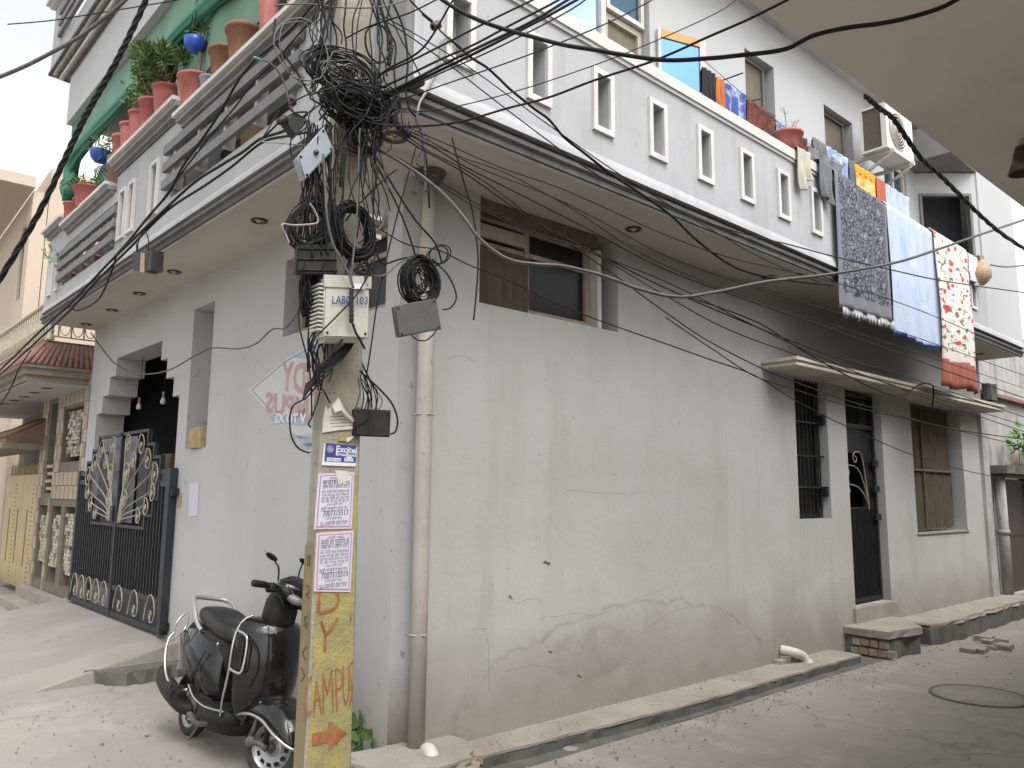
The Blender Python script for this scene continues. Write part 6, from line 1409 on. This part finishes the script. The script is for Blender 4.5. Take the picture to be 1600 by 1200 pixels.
cab('thin wire dipping in front of the canopy', [(1040, 496), (1120, 550), (1180, 588), (1240, 608), (1318, 632), (1421, 655), (1500, 672), (1610, 688)], 1.8, o=.95, o2=.8, **OW)
cab('wires clipped along the canopy edge, ending in a hanging loop', [(1050, 455), (1180, 502), (1250, 545), (1330, 590), (1400, 618), (1440, 600), (1458, 605), (1456, 640)], 2.4, o=.9, o2=.45)
cab('twisted black cable hanging from the overhead slab edge down to the right edge', [(1352, 150), (1375, 170), (1395, 185), (1416, 215), (1440, 248), (1470, 275), (1500, 305), (1530, 335), (1565, 365), (1610, 395)], 7, o=2.4, o2=2.2, twist=True, **OW)
cab('short wire at the right edge above the last balcony slot', [(1548, 414), (1575, 417), (1610, 413)], 2.4, 'cable_grey', o=1.0, **OW)
cab('dangling black wire hanging in front of the high side window', [(706, 215), (714, 245), (725, 285), (738, 330), (744, 370), (747, 410), (744, 460), (740, 500)], 2.8, o=1.1)
cab('short black wire hanging down over the drainpipe top', [(664, 235), (668, 270), (671, 325)], 3.2, o=1.05)
cab('brown cable stapled under the soffit corner', [(590, 232), (625, 250), (650, 264), (680, 270)], 4.5, 'cable_brown', o=.2)
cab('pale bracket wire hooked over the insulator', [(652, 178), (656, 160), (668, 140), (680, 115), (688, 90), (690, 66), (700, 58), (708, 66)], 4.5, 'cable_pale', o=.85)
cab('long cable curving down from the top right of the pole to the soffit', [(603, -8), (616, 10), (632, 50), (637, 100), (634, 140), (640, 170), (650, 182)], 3.6, o=1.2)
cab('cable hanging from the pale bracket past the soffit', [(650, 182), (660, 215), (664, 260), (665, 300)], 3.2, 'cable_grey', o=1.1)
cab('inner cable loop to the right of the knot', [(590, -8), (596, 20), (612, 60), (604, 90), (590, 98), (574, 80), (572, 50), (590, 38), (604, 50), (606, 80)], 3.4, o=1.22)
cab('cable beside the finned clamp above the knot', [(612, -10), (605, 40), (618, 70), (616, 110), (620, 150), (624, 170)], 3.2, o=1.22)
cab('steep cable from the frame top to the clamp', [(590, -10), (600, 30), (610, 70)], 4, o=1.22)
cab('wide cable bend dropping from the top left of the pole', [(500, -8), (508, 30), (500, 60), (495, 100)], 3.2, o=1.28)
cab('left slack cable arching from the boards to the knot', [(430, 30), (428, 60), (440, 80), (450, 94), (462, 110), (485, 150)], 3.4, o=1.25)
cab('green-taped grey wire looping from the boards down to the knot', [(403, 92), (420, 97), (435, 112), (446, 135), (452, 160), (470, 200)], 3, 'cable_grey', o=1.2)
cab('short green tape end on the left looping wire', [(396, 90), (403, 92), (408, 95)], 5, 'cable_green', o=1.2)
strands('cable_tangle', 'cables rising along the left edge of the pole top', 9, 492, 530, -20, 90, .004, 1.25, 26, dx=8)
strands('cable_tangle', 'thin wires fanned between the knot and the side soffit', 9, 600, 650, 190, 215, .003, 1.2, 30)
cab('thin wire arching over the top of the pole', [(430, 8), (480, 6), (540, 12), (600, 10), (650, -6)], 2.4, 'cable_grey', o=1.27)
cab('grey hook wire bent sharply beside the left coil', [(484, 318), (492, 330), (497, 345), (490, 350), (460, 352), (441, 351), (447, 368), (452, 380)], 3.4, 'cable_pale', o=1.34)
cab('grey vertical cable crossing the front of the thick coil', [(505, 240), (508, 290), (511, 340), (520, 380), (535, 410), (546, 430), (552, 450)], 4.2, 'cable_grey', o=1.36)
cab('thin grey cable in front of the cabinet cap', [(562, 200), (560, 260), (558, 330), (552, 400), (548, 440)], 3, 'cable_grey', o=1.35)
cab('cable crossing the cabinet from its right edge down to the left', [(588, 395), (575, 430), (556, 462), (530, 490), (505, 515), (490, 530)], 2.8, o=1.36)
cab('cable leaving the clamp towards the pole foot bundle', [(549, 505), (535, 530), (520, 550), (500, 575)], 3, o=1.3)
cab('pair of short thick cable tails under the finned clamp', [(551, 505), (556, 520), (561, 528), (570, 545)], 4, o=1.34)
cab('thin cable falling from the shoulder to the big coil', [(600, 190), (592, 230), (600, 265), (606, 300), (601, 340), (590, 360), (560, 380)], 3, 'cable_grey', o=1.2)
cab('long diagonal cable from the knot to the single loose loop', [(585, 240), (620, 300), (650, 345), (680, 380), (690, 410)], 3, o=1.15)
cab('cable running diagonally from the pole shoulder to the big coil', [(545, 170), (590, 260), (620, 320), (640, 370), (652, 410)], 3, o=1.17)
cab('thin cable crossing back from the soffit corner to the knot', [(620, 265), (600, 280), (560, 320), (540, 345)], 2.6, o=1.22)
cab('thin cable hanging right of the pole down to the low box', [(650, 230), (625, 320), (605, 400), (590, 470), (580, 540), (572, 590)], 2.4, o=1.15)
cab('upper cable arching from the pole to the big coil', [(580, 350), (590, 400), (600, 412), (625, 405), (650, 402), (668, 410)], 3.4, o=1.15)
cab('lower cable arching from the pole to the big coil', [(575, 430), (600, 430), (625, 410), (645, 403), (660, 408)], 2.8, 'cable_grey', o=1.16)
cab('cable hanging under the grey box in a small loop', [(640, 520), (650, 530), (665, 532), (678, 522), (682, 514)], 2.2, o=1.17)
cab('loose loop hanging right of the big coil', [(675, 405), (700, 430), (713, 462), (705, 480), (692, 484)], 2.6, o=1.14)
cab('long slack cable bowed left of the notices', [(497, 600), (478, 622), (460, 632), (453, 650), (455, 680), (466, 700), (484, 708)], 2.8, o=1.2)
cab('cable dropping down the pole edge to the torn papers', [(498, 560), (500, 600), (508, 615), (516, 630)], 2.8, o=1.24)
cab('slanting cable from the low bundle to the pole edge', [(506, 585), (498, 620), (488, 650), (482, 662), (486, 668)], 2.6, o=1.23)
cab('long thin cable hanging left of the cabinet', [(485, 430), (470, 470), (468, 510), (480, 560), (486, 600), (487, 650)], 2.6, o=1.2)
cab('cable loop round the right side of the low black box', [(562, 580), (590, 605), (612, 630), (621, 655), (618, 674), (610, 678)], 3, o=1.17)
cab('short cable tail across the low black box edge', [(577, 640), (575, 652), (562, 662), (556, 664)], 2.2, o=1.2)
cab('slim cable along the pole face below the cabinet', [(538, 545), (530, 580), (515, 605), (500, 612), (525, 614)], 2.2, 'cable_grey', o=1.24)
cab('extra thin wire running down the side parapet beside the guy cable', [(590, 20), (660, 60), (740, 110), (850, 190), (980, 280), (1100, 352), (1200, 408), (1300, 448)], 1.8, o=1.2, o2=1.0, **OW)
cab('thin wire of the upward fan spreading lowest to the right', [(600, 165), (700, 130), (820, 88), (940, 40), (1010, 5), (1030, -8)], 2.2, o=1.2, o2=1.9, **OW)
cab('thin wire doubled along the lowest upward cable', [(596, 158), (680, 118), (770, 78), (880, 22), (925, -8)], 2.4, o=1.2, o2=1.9, **OW)
cab('short wire leaving the pole top towards the upper right', [(540, 60), (580, 40), (640, 20), (700, -10)], 2.4, o=1.2, o2=1.9, **OW)
cab('hair-thin wire rising over the casement leaf', [(605, 175), (680, 172), (780, 150), (900, 112), (1010, 70), (1120, 20), (1160, -8)], 1.8, o=1.2, o2=1.9, **OW)
# insulator
ins = PO(681, 40, 1.15)
t = thing('insulator', 'small brown shackle insulator on the guy wire right of the pole top', 'insulator', tuple(ins))
part('spool', 'cable_brown', t, lambda b: b.lathe([(.012, -.03), (.024, -.026), (.026, -.014), (.014, 0), (.026, .014), (.024, .026), (.012, .03)], Matrix.Translation(ins) @ Matrix.Rotation(.9, 4, 'Y'), 14))
part('binding_wire', 'cable_grey', t, lambda b: (b.tube([PO(681, 40, 1.15), PO(690, 50, 1.15), PO(708, 66, 1.15)], .006, 5), b.tube([PO(660, 22, 1.15), PO(672, 32, 1.15), PO(681, 38, 1.15)], .008, 5)))
# ------------------------------------------------------------------ SCOOTER
fwc = aD(421, 1165, 5.05); rwc = aZ(295, 1150, 0)
G = Vector((fwc.x, fwc.y, 0)); Hh = (G-Vector((rwc.x, rwc.y, 0))); WB = Hh.length; hx = Hh.normalized()
rx_ = Vector((hx.y, -hx.x, 0))          # rider's right, towards the viewer
mid = (G+Vector((rwc.x, rwc.y, 0)))/2
SC = WB/1.26                             # model units: metres of a real scooter
def S3(s, w, z): return mid+hx*(s*SC)+rx_*(w*SC)+Vector((0, 0, z*SC+.002))
sco = thing('parked_scooter', 'black scooter with chrome guards parked behind the utility pole', 'scooter', tuple(mid))
RF, RR = .205, .200
def sring(c, hw, hh, n=20, e=2.4, tilt=0., skew=0.):
    # superellipse ring in the (w,z) plane at station s; c=(s,z)
    out = []
    for k in range(n):
        a = 2*math.pi*k/n; ca, sa = math.cos(a), math.sin(a)
        w = hw*math.copysign(abs(ca)**(2/e), ca); z = hh*math.copysign(abs(sa)**(2/e), sa)
        out.append(S3(c[0]+tilt*z, w+skew, c[1]+z))
    return out
def wheel(c, R, ax, name):
    # c centre, ax wheel axis unit vector; returns part
    T = Matrix.Translation(c) @ ax.to_track_quat('Z', 'Y').to_matrix().to_4x4()
    w = part('wheel', 'tyre_rubber', sco, lambda b: b.lathe([(R*.70*SC, -.036*SC), (R*.80*SC, -.046*SC), (R*.92*SC, -.043*SC), (R*.985*SC, -.026*SC), (R*SC, 0), (R*.985*SC, .026*SC), (R*.92*SC, .043*SC), (R*.80*SC, .046*SC), (R*.70*SC, .036*SC)], T, 44))
    part('tread_groove', 'cable_black', w, lambda b: [b.tube([T @ Vector((R*1.001*SC*math.cos(2*math.pi*k/40), R*1.001*SC*math.sin(2*math.pi*k/40), z*SC)) for k in range(40)], .0022, 4, True) for z in (-.014, .014)])
    part('rim', 'rim_silver', w, lambda b: (b.lathe([(R*.72*SC, .030*SC), (R*.70*SC, .040*SC), (R*.66*SC, .036*SC), (R*.62*SC, .020*SC), (R*.42*SC, .030*SC), (R*.36*SC, .016*SC), (R*.20*SC, .020*SC), (R*.18*SC, .034*SC), (.001, .036*SC)], T, 40), b.lathe([(R*.72*SC, -.030*SC), (R*.66*SC, -.036*SC), (R*.60*SC, -.020*SC), (.001, -.02*SC)], T, 30)))
    def slots(b):
        for k in range(12):
            a = 2*math.pi*k/12; da = .15
            P = [T @ Vector((r*R*SC*math.cos(a+d), r*R*SC*math.sin(a+d), zz*SC)) for r, d, zz in ((.46, -da, .0302), (.46, da, .0302), (.57, da*.9, .0252), (.57, -da*.9, .0252))]
            b.prism(P, ax*.003)
    part('rim_slot', 'cable_black', w, slots)
    part('hub', 'engine_metal', w, lambda b: b.lathe([(.030*SC, .02*SC), (.034*SC, .045*SC), (.022*SC, .055*SC), (.012*SC, .07*SC), (.001, .072*SC)], T, 16))
    return w
view = (CAM-fwc); view.z = 0; view.normalize()
steer = (rx_*.62+view*.5); steer.z = 0; steer.normalize()
wheel(Vector((fwc.x, fwc.y, RF*SC)), RF, steer, 'front'); wheel(S3(-.63, 0, RR), RR, rx_, 'rear')
# steering frame for the fork, fender and bars
sf_ = Vector((-steer.y, steer.x, 0))
if sf_.dot(hx) < 0: sf_ = -sf_
def S4(s, w, z): return Vector((fwc.x, fwc.y, 0))+sf_*(s*SC)+steer*(w*SC)+Vector((0, 0, z*SC))
part('fork', 'scooter_matte', sco, lambda b: (b.tube([S4(-.02, .075, .20), S4(-.04, .075, .40)], .019, 10), b.tube([S4(-.02, -.075, .20), S4(-.04, -.07, .40)], .019, 10)))
part('fork_link', 'engine_metal', sco, lambda b: (b.tube([S4(-.13, .085, .22), S4(-.06, .088, .225), S4(.0, .085, .20)], [.02, .018, .022], 10), b.lathe([(.034, -.012), (.034, .014), (.02, .02), (.001, .02)], Matrix.Translation(S4(-.13, .085, .22)) @ steer.to_track_quat('Z', 'Y').to_matrix().to_4x4(), 14), b.tube([S4(-.14, .07, .22), S4(-.12, .07, .45)], .014, 8)))
def fender(b):
    rings = []
    for k in range(15):
        a = R_(-8+k*12.2); R = .245
        c = (R*math.cos(a)-.01, RF+.012+R*math.sin(a)*1.02); wd = .068-.012*abs(k-7)/7
        ri = []
        for q in range(11):
            t = q/10*math.pi; ri.append(S4(c[0]+(.035*math.sin(t))*math.cos(a), wd*math.cos(t)*1.0, c[1]+(.035*math.sin(t))*math.sin(a)))
        for q in range(10, -1, -1):
            t = q/10*math.pi; ri.append(S4(c[0]+(.027*math.sin(t)-.004)*math.cos(a), (wd-.006)*math.cos(t), c[1]+(.027*math.sin(t)-.004)*math.sin(a)))
        rings.append(ri)
    b.loft(rings)
part('front_fender', 'scooter_black', sco, fender)
# fixed flared skirt of the front fender (the big glossy mudguard)
def mud(b):
    rings = []
    st = [(.30, .40, .05, .03), (.38, .435, .11, .06), (.46, .46, .135, .085), (.56, .475, .14, .10), (.68, .47, .135, .105), (.78, .44, .125, .10), (.86, .385, .105, .085), (.915, .32, .07, .06), (.93, .27, .03, .035)]
    for s, z, hw, hh in st:
        ri = []
        for k in range(15):
            t = math.pi*k/14; ri.append(S3(s, hw*math.cos(t)*1.08, z-hh*.9+hh*1.05*math.sin(t)))
        for k in range(14, -1, -1):
            t = math.pi*k/14; ri.append(S3(s, (hw-.006)*math.cos(t)*1.08, z-hh*.9-.006+(hh-.006)*1.05*math.sin(t)))
        rings.append(ri)
    b.loft(rings)
part('mudguard', 'scooter_black', sco, mud)
def ctube(name, pts, r, m='chrome', par=sco, seg=7, label=None): return part(name, m, par, lambda b: b.tube(spline([S3(*p) for p in pts], seg), r*SC, 8), label)
ctube('fender_guard', [(.33, .150, .335), (.42, .158, .36), (.55, .160, .375), (.70, .158, .365), (.84, .135, .31), (.93, .07, .26), (.95, 0, .25), (.93, -.07, .26), (.84, -.135, .31)], .0095)
# leg shield / front apron
def apron(b):
    rings = []
    #      s_edge, s_nose, half width, z
    st = [(.30, .37, .10, .285), (.335, .42, .15, .33), (.345, .46, .185, .40), (.345, .49, .205, .50), (.335, .50, .215, .60), (.32, .495, .225, .70), (.30, .475, .225, .78), (.285, .45, .215, .84), (.275, .425, .17, .875), (.27, .39, .09, .89)]
    for se, sn, hw, z in st:
        ri = []
        for k in range(17):
            t = -1+2*k/16; s = se+(sn-se)*(1-abs(t)**2.3); ri.append(S3(s, hw*1.12*t, z))
        for k in range(16, -1, -1):
            t = -1+2*k/16; ri.append(S3(se-.035+(.03)*(1-abs(t)**2.3), (hw*1.12-.004)*t, z))
        rings.append(ri)
    b.loft(rings)
part('leg_shield', 'scooter_black', sco, apron)
part('inner_shield', 'scooter_matte', sco, lambda b: b.loft([sring((s, z), hw, .015+.0*z, 16, 3, 0) for s, z, hw in ((.20, .33, .14), (.24, .34, .17), (.29, .36, .18))]))
# side guards of the apron: chrome loop with a dark lamp panel
ctube('apron_guard', [(.20, .20, .30), (.26, .240, .42), (.285, .252, .56), (.28, .262, .70), (.27, .25, .80), (.275, .215, .865), (.30, .17, .895)], .0085)
ctube('apron_guard', [(.28, .252, .80), (.385, .240, .785), (.415, .232, .74), (.43, .232, .62), (.41, .240, .575), (.285, .255, .585)], .0085)
ctube('apron_guard', [(.22, -.20, .30), (.29, -.238, .56), (.275, -.235, .80)], .0085)
part('side_panel', 'scooter_black', sco, lambda b: b.prism([S3(.30, .250, .60), S3(.405, .238, .60), S3(.39, .240, .765), S3(.30, .250, .775)], -rx_*.02))
ctube('apron_crease', [(.40, .213, .77), (.455, .165, .70), (.47, .15, .60), (.44, .17, .50)], .006, 'scooter_matte')
def txt():
    o_ = S3(.462, .125, .825); xdir = (S3(.50, .02, .82)-S3(.455, .14, .82))
    text_mesh('HONDA', .036*SC, o_+Vector((0, 0, -.012))+ (hx*.35+rx_*.65).normalized()*.016, xdir, (0, 0, 1), 'chrome', 'badge', sco, bold=.0005, extr=.001)
txt()
# handlebar cowl, headlamp
part('handlebar_cowl', 'scooter_black', sco, lambda b: b.loft([sring(c, w_, h_, 20, 2.3) for c, w_, h_ in (((.20, .985), .05, .03), ((.225, .99), .14, .055), ((.27, .985), .175, .075), ((.33, .975), .16, .088), ((.39, .955), .12, .08), ((.435, .935), .075, .055), ((.45, .925), .03, .03))]))
part('steering_neck', 'scooter_matte', sco, lambda b: b.loft([sring(c, w_, h_, 16, 2.6, .0) for c, w_, h_ in (((.22, .90), .07, .10), ((.30, .94), .11, .12), ((.38, .93), .11, .12), ((.43, .92), .08, .09))]))
part('headlamp', 'lens_clear', sco, lambda b: b.loft([sring(c, w_, h_, 18, 2.2) for c, w_, h_ in (((.37, .945), .10, .058), ((.42, .935), .085, .052), ((.462, .922), .045, .03), ((.468, .92), .01, .01))]))
part('indicator', 'lens_clear', sco, lambda b: b.loft([sring(c, w_, h_, 12, 2.0, 0, .115) for c, w_, h_ in (((.30, .955), .03, .02), ((.36, .94), .045, .034), ((.415, .925), .03, .022), ((.43, .92), .01, .008))]))
part('visor', 'scooter_matte', sco, lambda b: b.loft([sring(c, w_, h_, 16, 2.2) for c, w_, h_ in (((.22, 1.035), .09, .012), ((.28, 1.055), .10, .016), ((.35, 1.045), .07, .012), ((.38, 1.03), .03, .006))]))
for sg in (1, -1):
    part('handlebar_grip', 'scooter_matte', sco, lambda b: b.tube([S3(.235, .13*sg, .995), S3(.215, .20*sg, .998), S3(.19, .26*sg, 1.0), S3(.165, .345*sg, 1.002), S3(.163, .352*sg, 1.002)], [.013*SC, .015*SC, .021*SC, .021*SC, .017*SC], 12))
    ctube('brake_lever', [(.275, .15*sg, .985), (.272, .22*sg, .978), (.245, .31*sg, .975)], .0065, 'cable_black')
    ctube('mirror_stem', [(.24, .155*sg, 1.03), (.235, .165*sg, 1.09), (.225, .20*sg, 1.15), (.215, .225*sg, 1.205)], .0065, 'scooter_matte')
    def mir(b):
        c = S3(.212, .265*sg, 1.245); rings = []
        for k in range(9):
            t = -1+k/4; sc_ = math.sqrt(max(.02, 1-t*t)); cc = c+rx_*(t*.088*SC*sg)+Vector((0, 0, .040*t*SC*sg)); rings.append([cc+Vector((0, 0, 1))*(.046*SC*sc_*math.cos(a))+hx*(.020*SC*sc_*math.sin(a)) for a in [2*math.pi*q/14 for q in range(14)]])
        b.loft(rings)
    mo = part('mirror', 'scooter_matte', sco, mir)
part('switch_pod', 'scooter_matte', sco, lambda b: b.tube([S3(.225, .165, .99), S3(.21, .215, .985)], .03*SC, 10))
for sg in (1,): part('brake_hose', 'cable_black', sco, lambda b: (b.tube(spline([S3(.26, .19, .97), S3(.30, .20, .93), S3(.30, .14, .90), S3(.27, .08, .90)], 5), .006, 6), b.tube(spline([S3(.26, .16, .97), S3(.33, .19, .90), S3(.31, .12, .87)], 5), .006, 6)))
# floorboard
part('floorboard', 'scooter_matte', sco, lambda b: b.loft([sring((s, z), hw, hh, 16, 5) for s, z, hw, hh in ((.28, .30, .15, .045), (.20, .285, .20, .055), (.05, .275, .215, .06), (-.12, .275, .21, .06), (-.22, .285, .18, .05))]))
for w_ in (-.12, -.06, 0, .06, .12): ctube('floor_rib', [(.20, w_, .343), (-.10, w_, .338)], .004, 'cable_black')
ctube('floor_trim', [(.24, .205, .335), (.10, .222, .325), (-.05, .226, .322), (-.22, .222, .345), (-.34, .225, .40)], .006, 'rail_silver')
part('belly', 'scooter_matte', sco, lambda b: b.loft([sring((s, z), hw, hh, 14, 3) for s, z, hw, hh in ((.30, .30, .07, .07), (.10, .22, .13, .07), (-.15, .20, .13, .07), (-.25, .21, .10, .07))]))
# rear body
def rear(b):
    st = [(-.13, .50, .10, .17, 2.6), (-.17, .51, .155, .205, 2.6), (-.25, .52, .185, .215, 2.5), (-.38, .545, .205, .205, 2.3), (-.52, .575, .205, .185, 2.2), (-.66, .615, .185, .155, 2.1), (-.78, .655, .145, .115, 2.1), (-.87, .69, .09, .075, 2), (-.90, .70, .03, .03, 2)]
    b.loft([sring((s, z), hw, hh, 26, e, -.12) for s, z, hw, hh, e in st])
part('rear_body', 'scooter_black', sco, rear)
def bulge(b):
    st = [(-.24, .43, .01, .02), (-.30, .47, .05, .10), (-.42, .51, .065, .13), (-.56, .55, .06, .12), (-.70, .60, .045, .09), (-.80, .645, .02, .05), (-.83, .66, .005, .01)]
    for sg in (1, -1): b.loft([sring((s, z), hw, hh, 16, 2.0, -.25, sg*.155) for s, z, hw, hh in st])
part('side_cowl', 'scooter_black', sco, bulge)
ctube('cowl_crease', [(-.24, .205, .62), (-.30, .218, .50), (-.36, .222, .42), (-.42, .215, .36)], .005, 'scooter_matte')
part('under_cowl', 'scooter_matte', sco, lambda b: b.loft([sring((s, z), hw, hh, 14, 2.6) for s, z, hw, hh in ((-.16, .33, .12, .06), (-.30, .34, .16, .08), (-.45, .36, .15, .08), (-.60, .42, .11, .07))]))
# seat
def seat(b):
    st = [(-.04, .715, .06, .03), (-.07, .735, .11, .055), (-.14, .745, .135, .065), (-.24, .752, .15, .068), (-.34, .765, .155, .068), (-.40, .785, .158, .075), (-.48, .80, .155, .075), (-.58, .81, .145, .068), (-.67, .815, .125, .055), (-.72, .815, .08, .035)]
    b.loft([sring((s, z), hw, hh, 22, 2.7, -.1) for s, z, hw, hh in st])
part('seat', 'seat_leather', sco, seat)
part('seat_skirt', 'scooter_matte', sco, lambda b: b.loft([sring((s, z), hw, hh, 18, 2.7) for s, z, hw, hh in ((-.12, .60, .08, .12), (-.18, .62, .13, .12), (-.30, .64, .16, .10), (-.42, .68, .165, .08))]))
part('seat_lock', 'chrome', sco, lambda b: b.lathe([(.012, 0), (.014, .006), (.001, .008)], Matrix.Translation(S3(-.17, .155, .67)) @ rx_.to_track_quat('Z', 'Y').to_matrix().to_4x4(), 12))
part('grab_rail', 'rail_silver', sco, lambda b: (b.tube(spline([S3(*p) for p in ((-.50, .155, .72), (-.58, .17, .77), (-.66, .17, .84), (-.74, .16, .895), (-.81, .12, .91), (-.835, 0, .912), (-.81, -.12, .91), (-.74, -.16, .895), (-.66, -.17, .84), (-.58, -.17, .77), (-.50, -.155, .72))], 6), .0155*SC, 10)))
# rear guards
ctube('rear_guard', [(-.36, .215, .365), (-.50, .265, .36), (-.62, .285, .42), (-.72, .285, .52), (-.77, .27, .62), (-.78, .24, .66)], .0095)
ctube('rear_guard', [(-.78, .24, .66), (-.85, .20, .74), (-.84, .15, .80), (-.74, .17, .78), (-.66, .215, .70), (-.74, .26, .62)], .0065)
ctube('rear_guard', [(-.36, -.215, .365), (-.62, -.285, .42), (-.78, -.24, .66)], .0095)
part('tail_lamp', 'paint_red', sco, lambda b: b.loft([sring((s, .70), w_, h_, 12, 2) for s, w_, h_ in ((-.86, .09, .05), (-.90, .08, .045), (-.92, .04, .02))]))
part('rear_fender', 'scooter_matte', sco, lambda b: b.loft([[S3(-.63-.255*math.cos(a)+.0, w_, .20+.255*math.sin(a)) for w_ in (-.075, -.04, 0, .04, .075)]+[S3(-.63-.245*math.cos(a), w_, .20+.245*math.sin(a)) for w_ in (.07, 0, -.07)] for a in [R_(10+12*k) for k in range(10)]]))
part('number_plate', 'frame_white', sco, lambda b: b.prism([S3(-.90, -.10, .42), S3(-.90, .10, .42), S3(-.88, .10, .53), S3(-.88, -.10, .53)], hx*.004))
# engine and silencer on the right
part('silencer', 'scooter_matte', sco, lambda b: b.tube(spline([S3(*p) for p in ((-.36, .14, .235), (-.45, .165, .24), (-.56, .18, .265), (-.72, .185, .31), (-.86, .185, .35))], 4), [x*SC for x in (.018, .03, .045, .052, .056, .058, .060, .062, .063, .064, .064, .064, .064, .062, .058, .046, .02)], 16))
part('silencer_shield', 'box_black', sco, lambda b: b.loft([sring((s, z), hw, hh, 14, 3, .1, .235) for s, z, hw, hh in ((-.90, .40, .01, .02), (-.86, .385, .018, .062), (-.74, .35, .02, .072), (-.62, .315, .02, .07), (-.55, .295, .012, .045))]))
part('exhaust_pipe', 'engine_metal', sco, lambda b: b.tube(spline([S3(*p) for p in ((-.10, .10, .20), (-.22, .15, .17), (-.36, .15, .20), (-.44, .16, .235))], 5), .022*SC, 10))
part('engine', 'engine_metal', sco, lambda b: (b.loft([sring((s, z), hw, hh, 14, 3) for s, z, hw, hh in ((-.24, .24, .06, .06), (-.32, .25, .11, .085), (-.50, .25, .12, .085), (-.60, .22, .09, .07))]), b.lathe([(.085*SC, 0), (.08*SC, .02*SC), (.05*SC, .03*SC), (.001, .03*SC)], Matrix.Translation(S3(-.44, .12, .25)) @ rx_.to_track_quat('Z', 'Y').to_matrix().to_4x4(), 20)))
part('swing_arm', 'engine_metal', sco, lambda b: b.tube([S3(-.50, .10, .22), S3(-.63, .085, .20)], .03, 10))
part('footpeg', 'box_black', sco, lambda b: b.prism([S3(-.47, .20, .375), S3(-.47, .33, .40), S3(-.39, .33, .395), S3(-.39, .20, .37)], (0, 0, -.03)))
part('shock_absorber', 'engine_metal', sco, lambda b: b.tube([S3(-.63, -.10, .22), S3(-.58, -.10, .45)], .02, 8))
ctube('side_stand', [(-.02, -.10, .20), (-.03, -.20, .02), (.02, -.21, .012)], .010, 'engine_metal')
ctube('kick_stand', [(-.30, .08, .18), (-.36, .11, .05), (-.40, .12, .04)], .011, 'engine_metal')

# the bars are turned to the left, and the machine leans on its side stand
STEER = R_(36); sx_ = mid+hx*(.31*SC)
TURN = Matrix.Translation(sx_) @ Matrix.Rotation(STEER, 4, 'Z') @ Matrix.Translation(-sx_)
BARS = ('handlebar_cowl', 'headlamp', 'indicator', 'visor', 'handlebar_grip', 'brake_lever', 'mirror_stem', 'mirror', 'switch_pod', 'brake_hose')
RISE = Matrix.Translation(hx*.09-rx_*.05+Vector((0, 0, .085)))
LEAN = Matrix.Translation(mid) @ Matrix.Rotation(R_(-10.5), 4, hx) @ Matrix.Translation(-mid)
def lean(o, wh=False):
    for c in o.children:
        w_ = wh or c.name.startswith('wheel')
        if c.type == 'MESH':
            if c.name.split('.')[0] in BARS: c.data.transform(RISE @ TURN)
            if c.name.startswith('mirror'):
                for v in c.data.vertices: v.co.z -= max(0, v.co.z-1.20*SC)*.62
            if not w_:
                for v in c.data.vertices: v.co.z += max(0, v.co.z-.36)*.13
            c.data.transform(LEAN)
        lean(c, w_)
lean(sco)
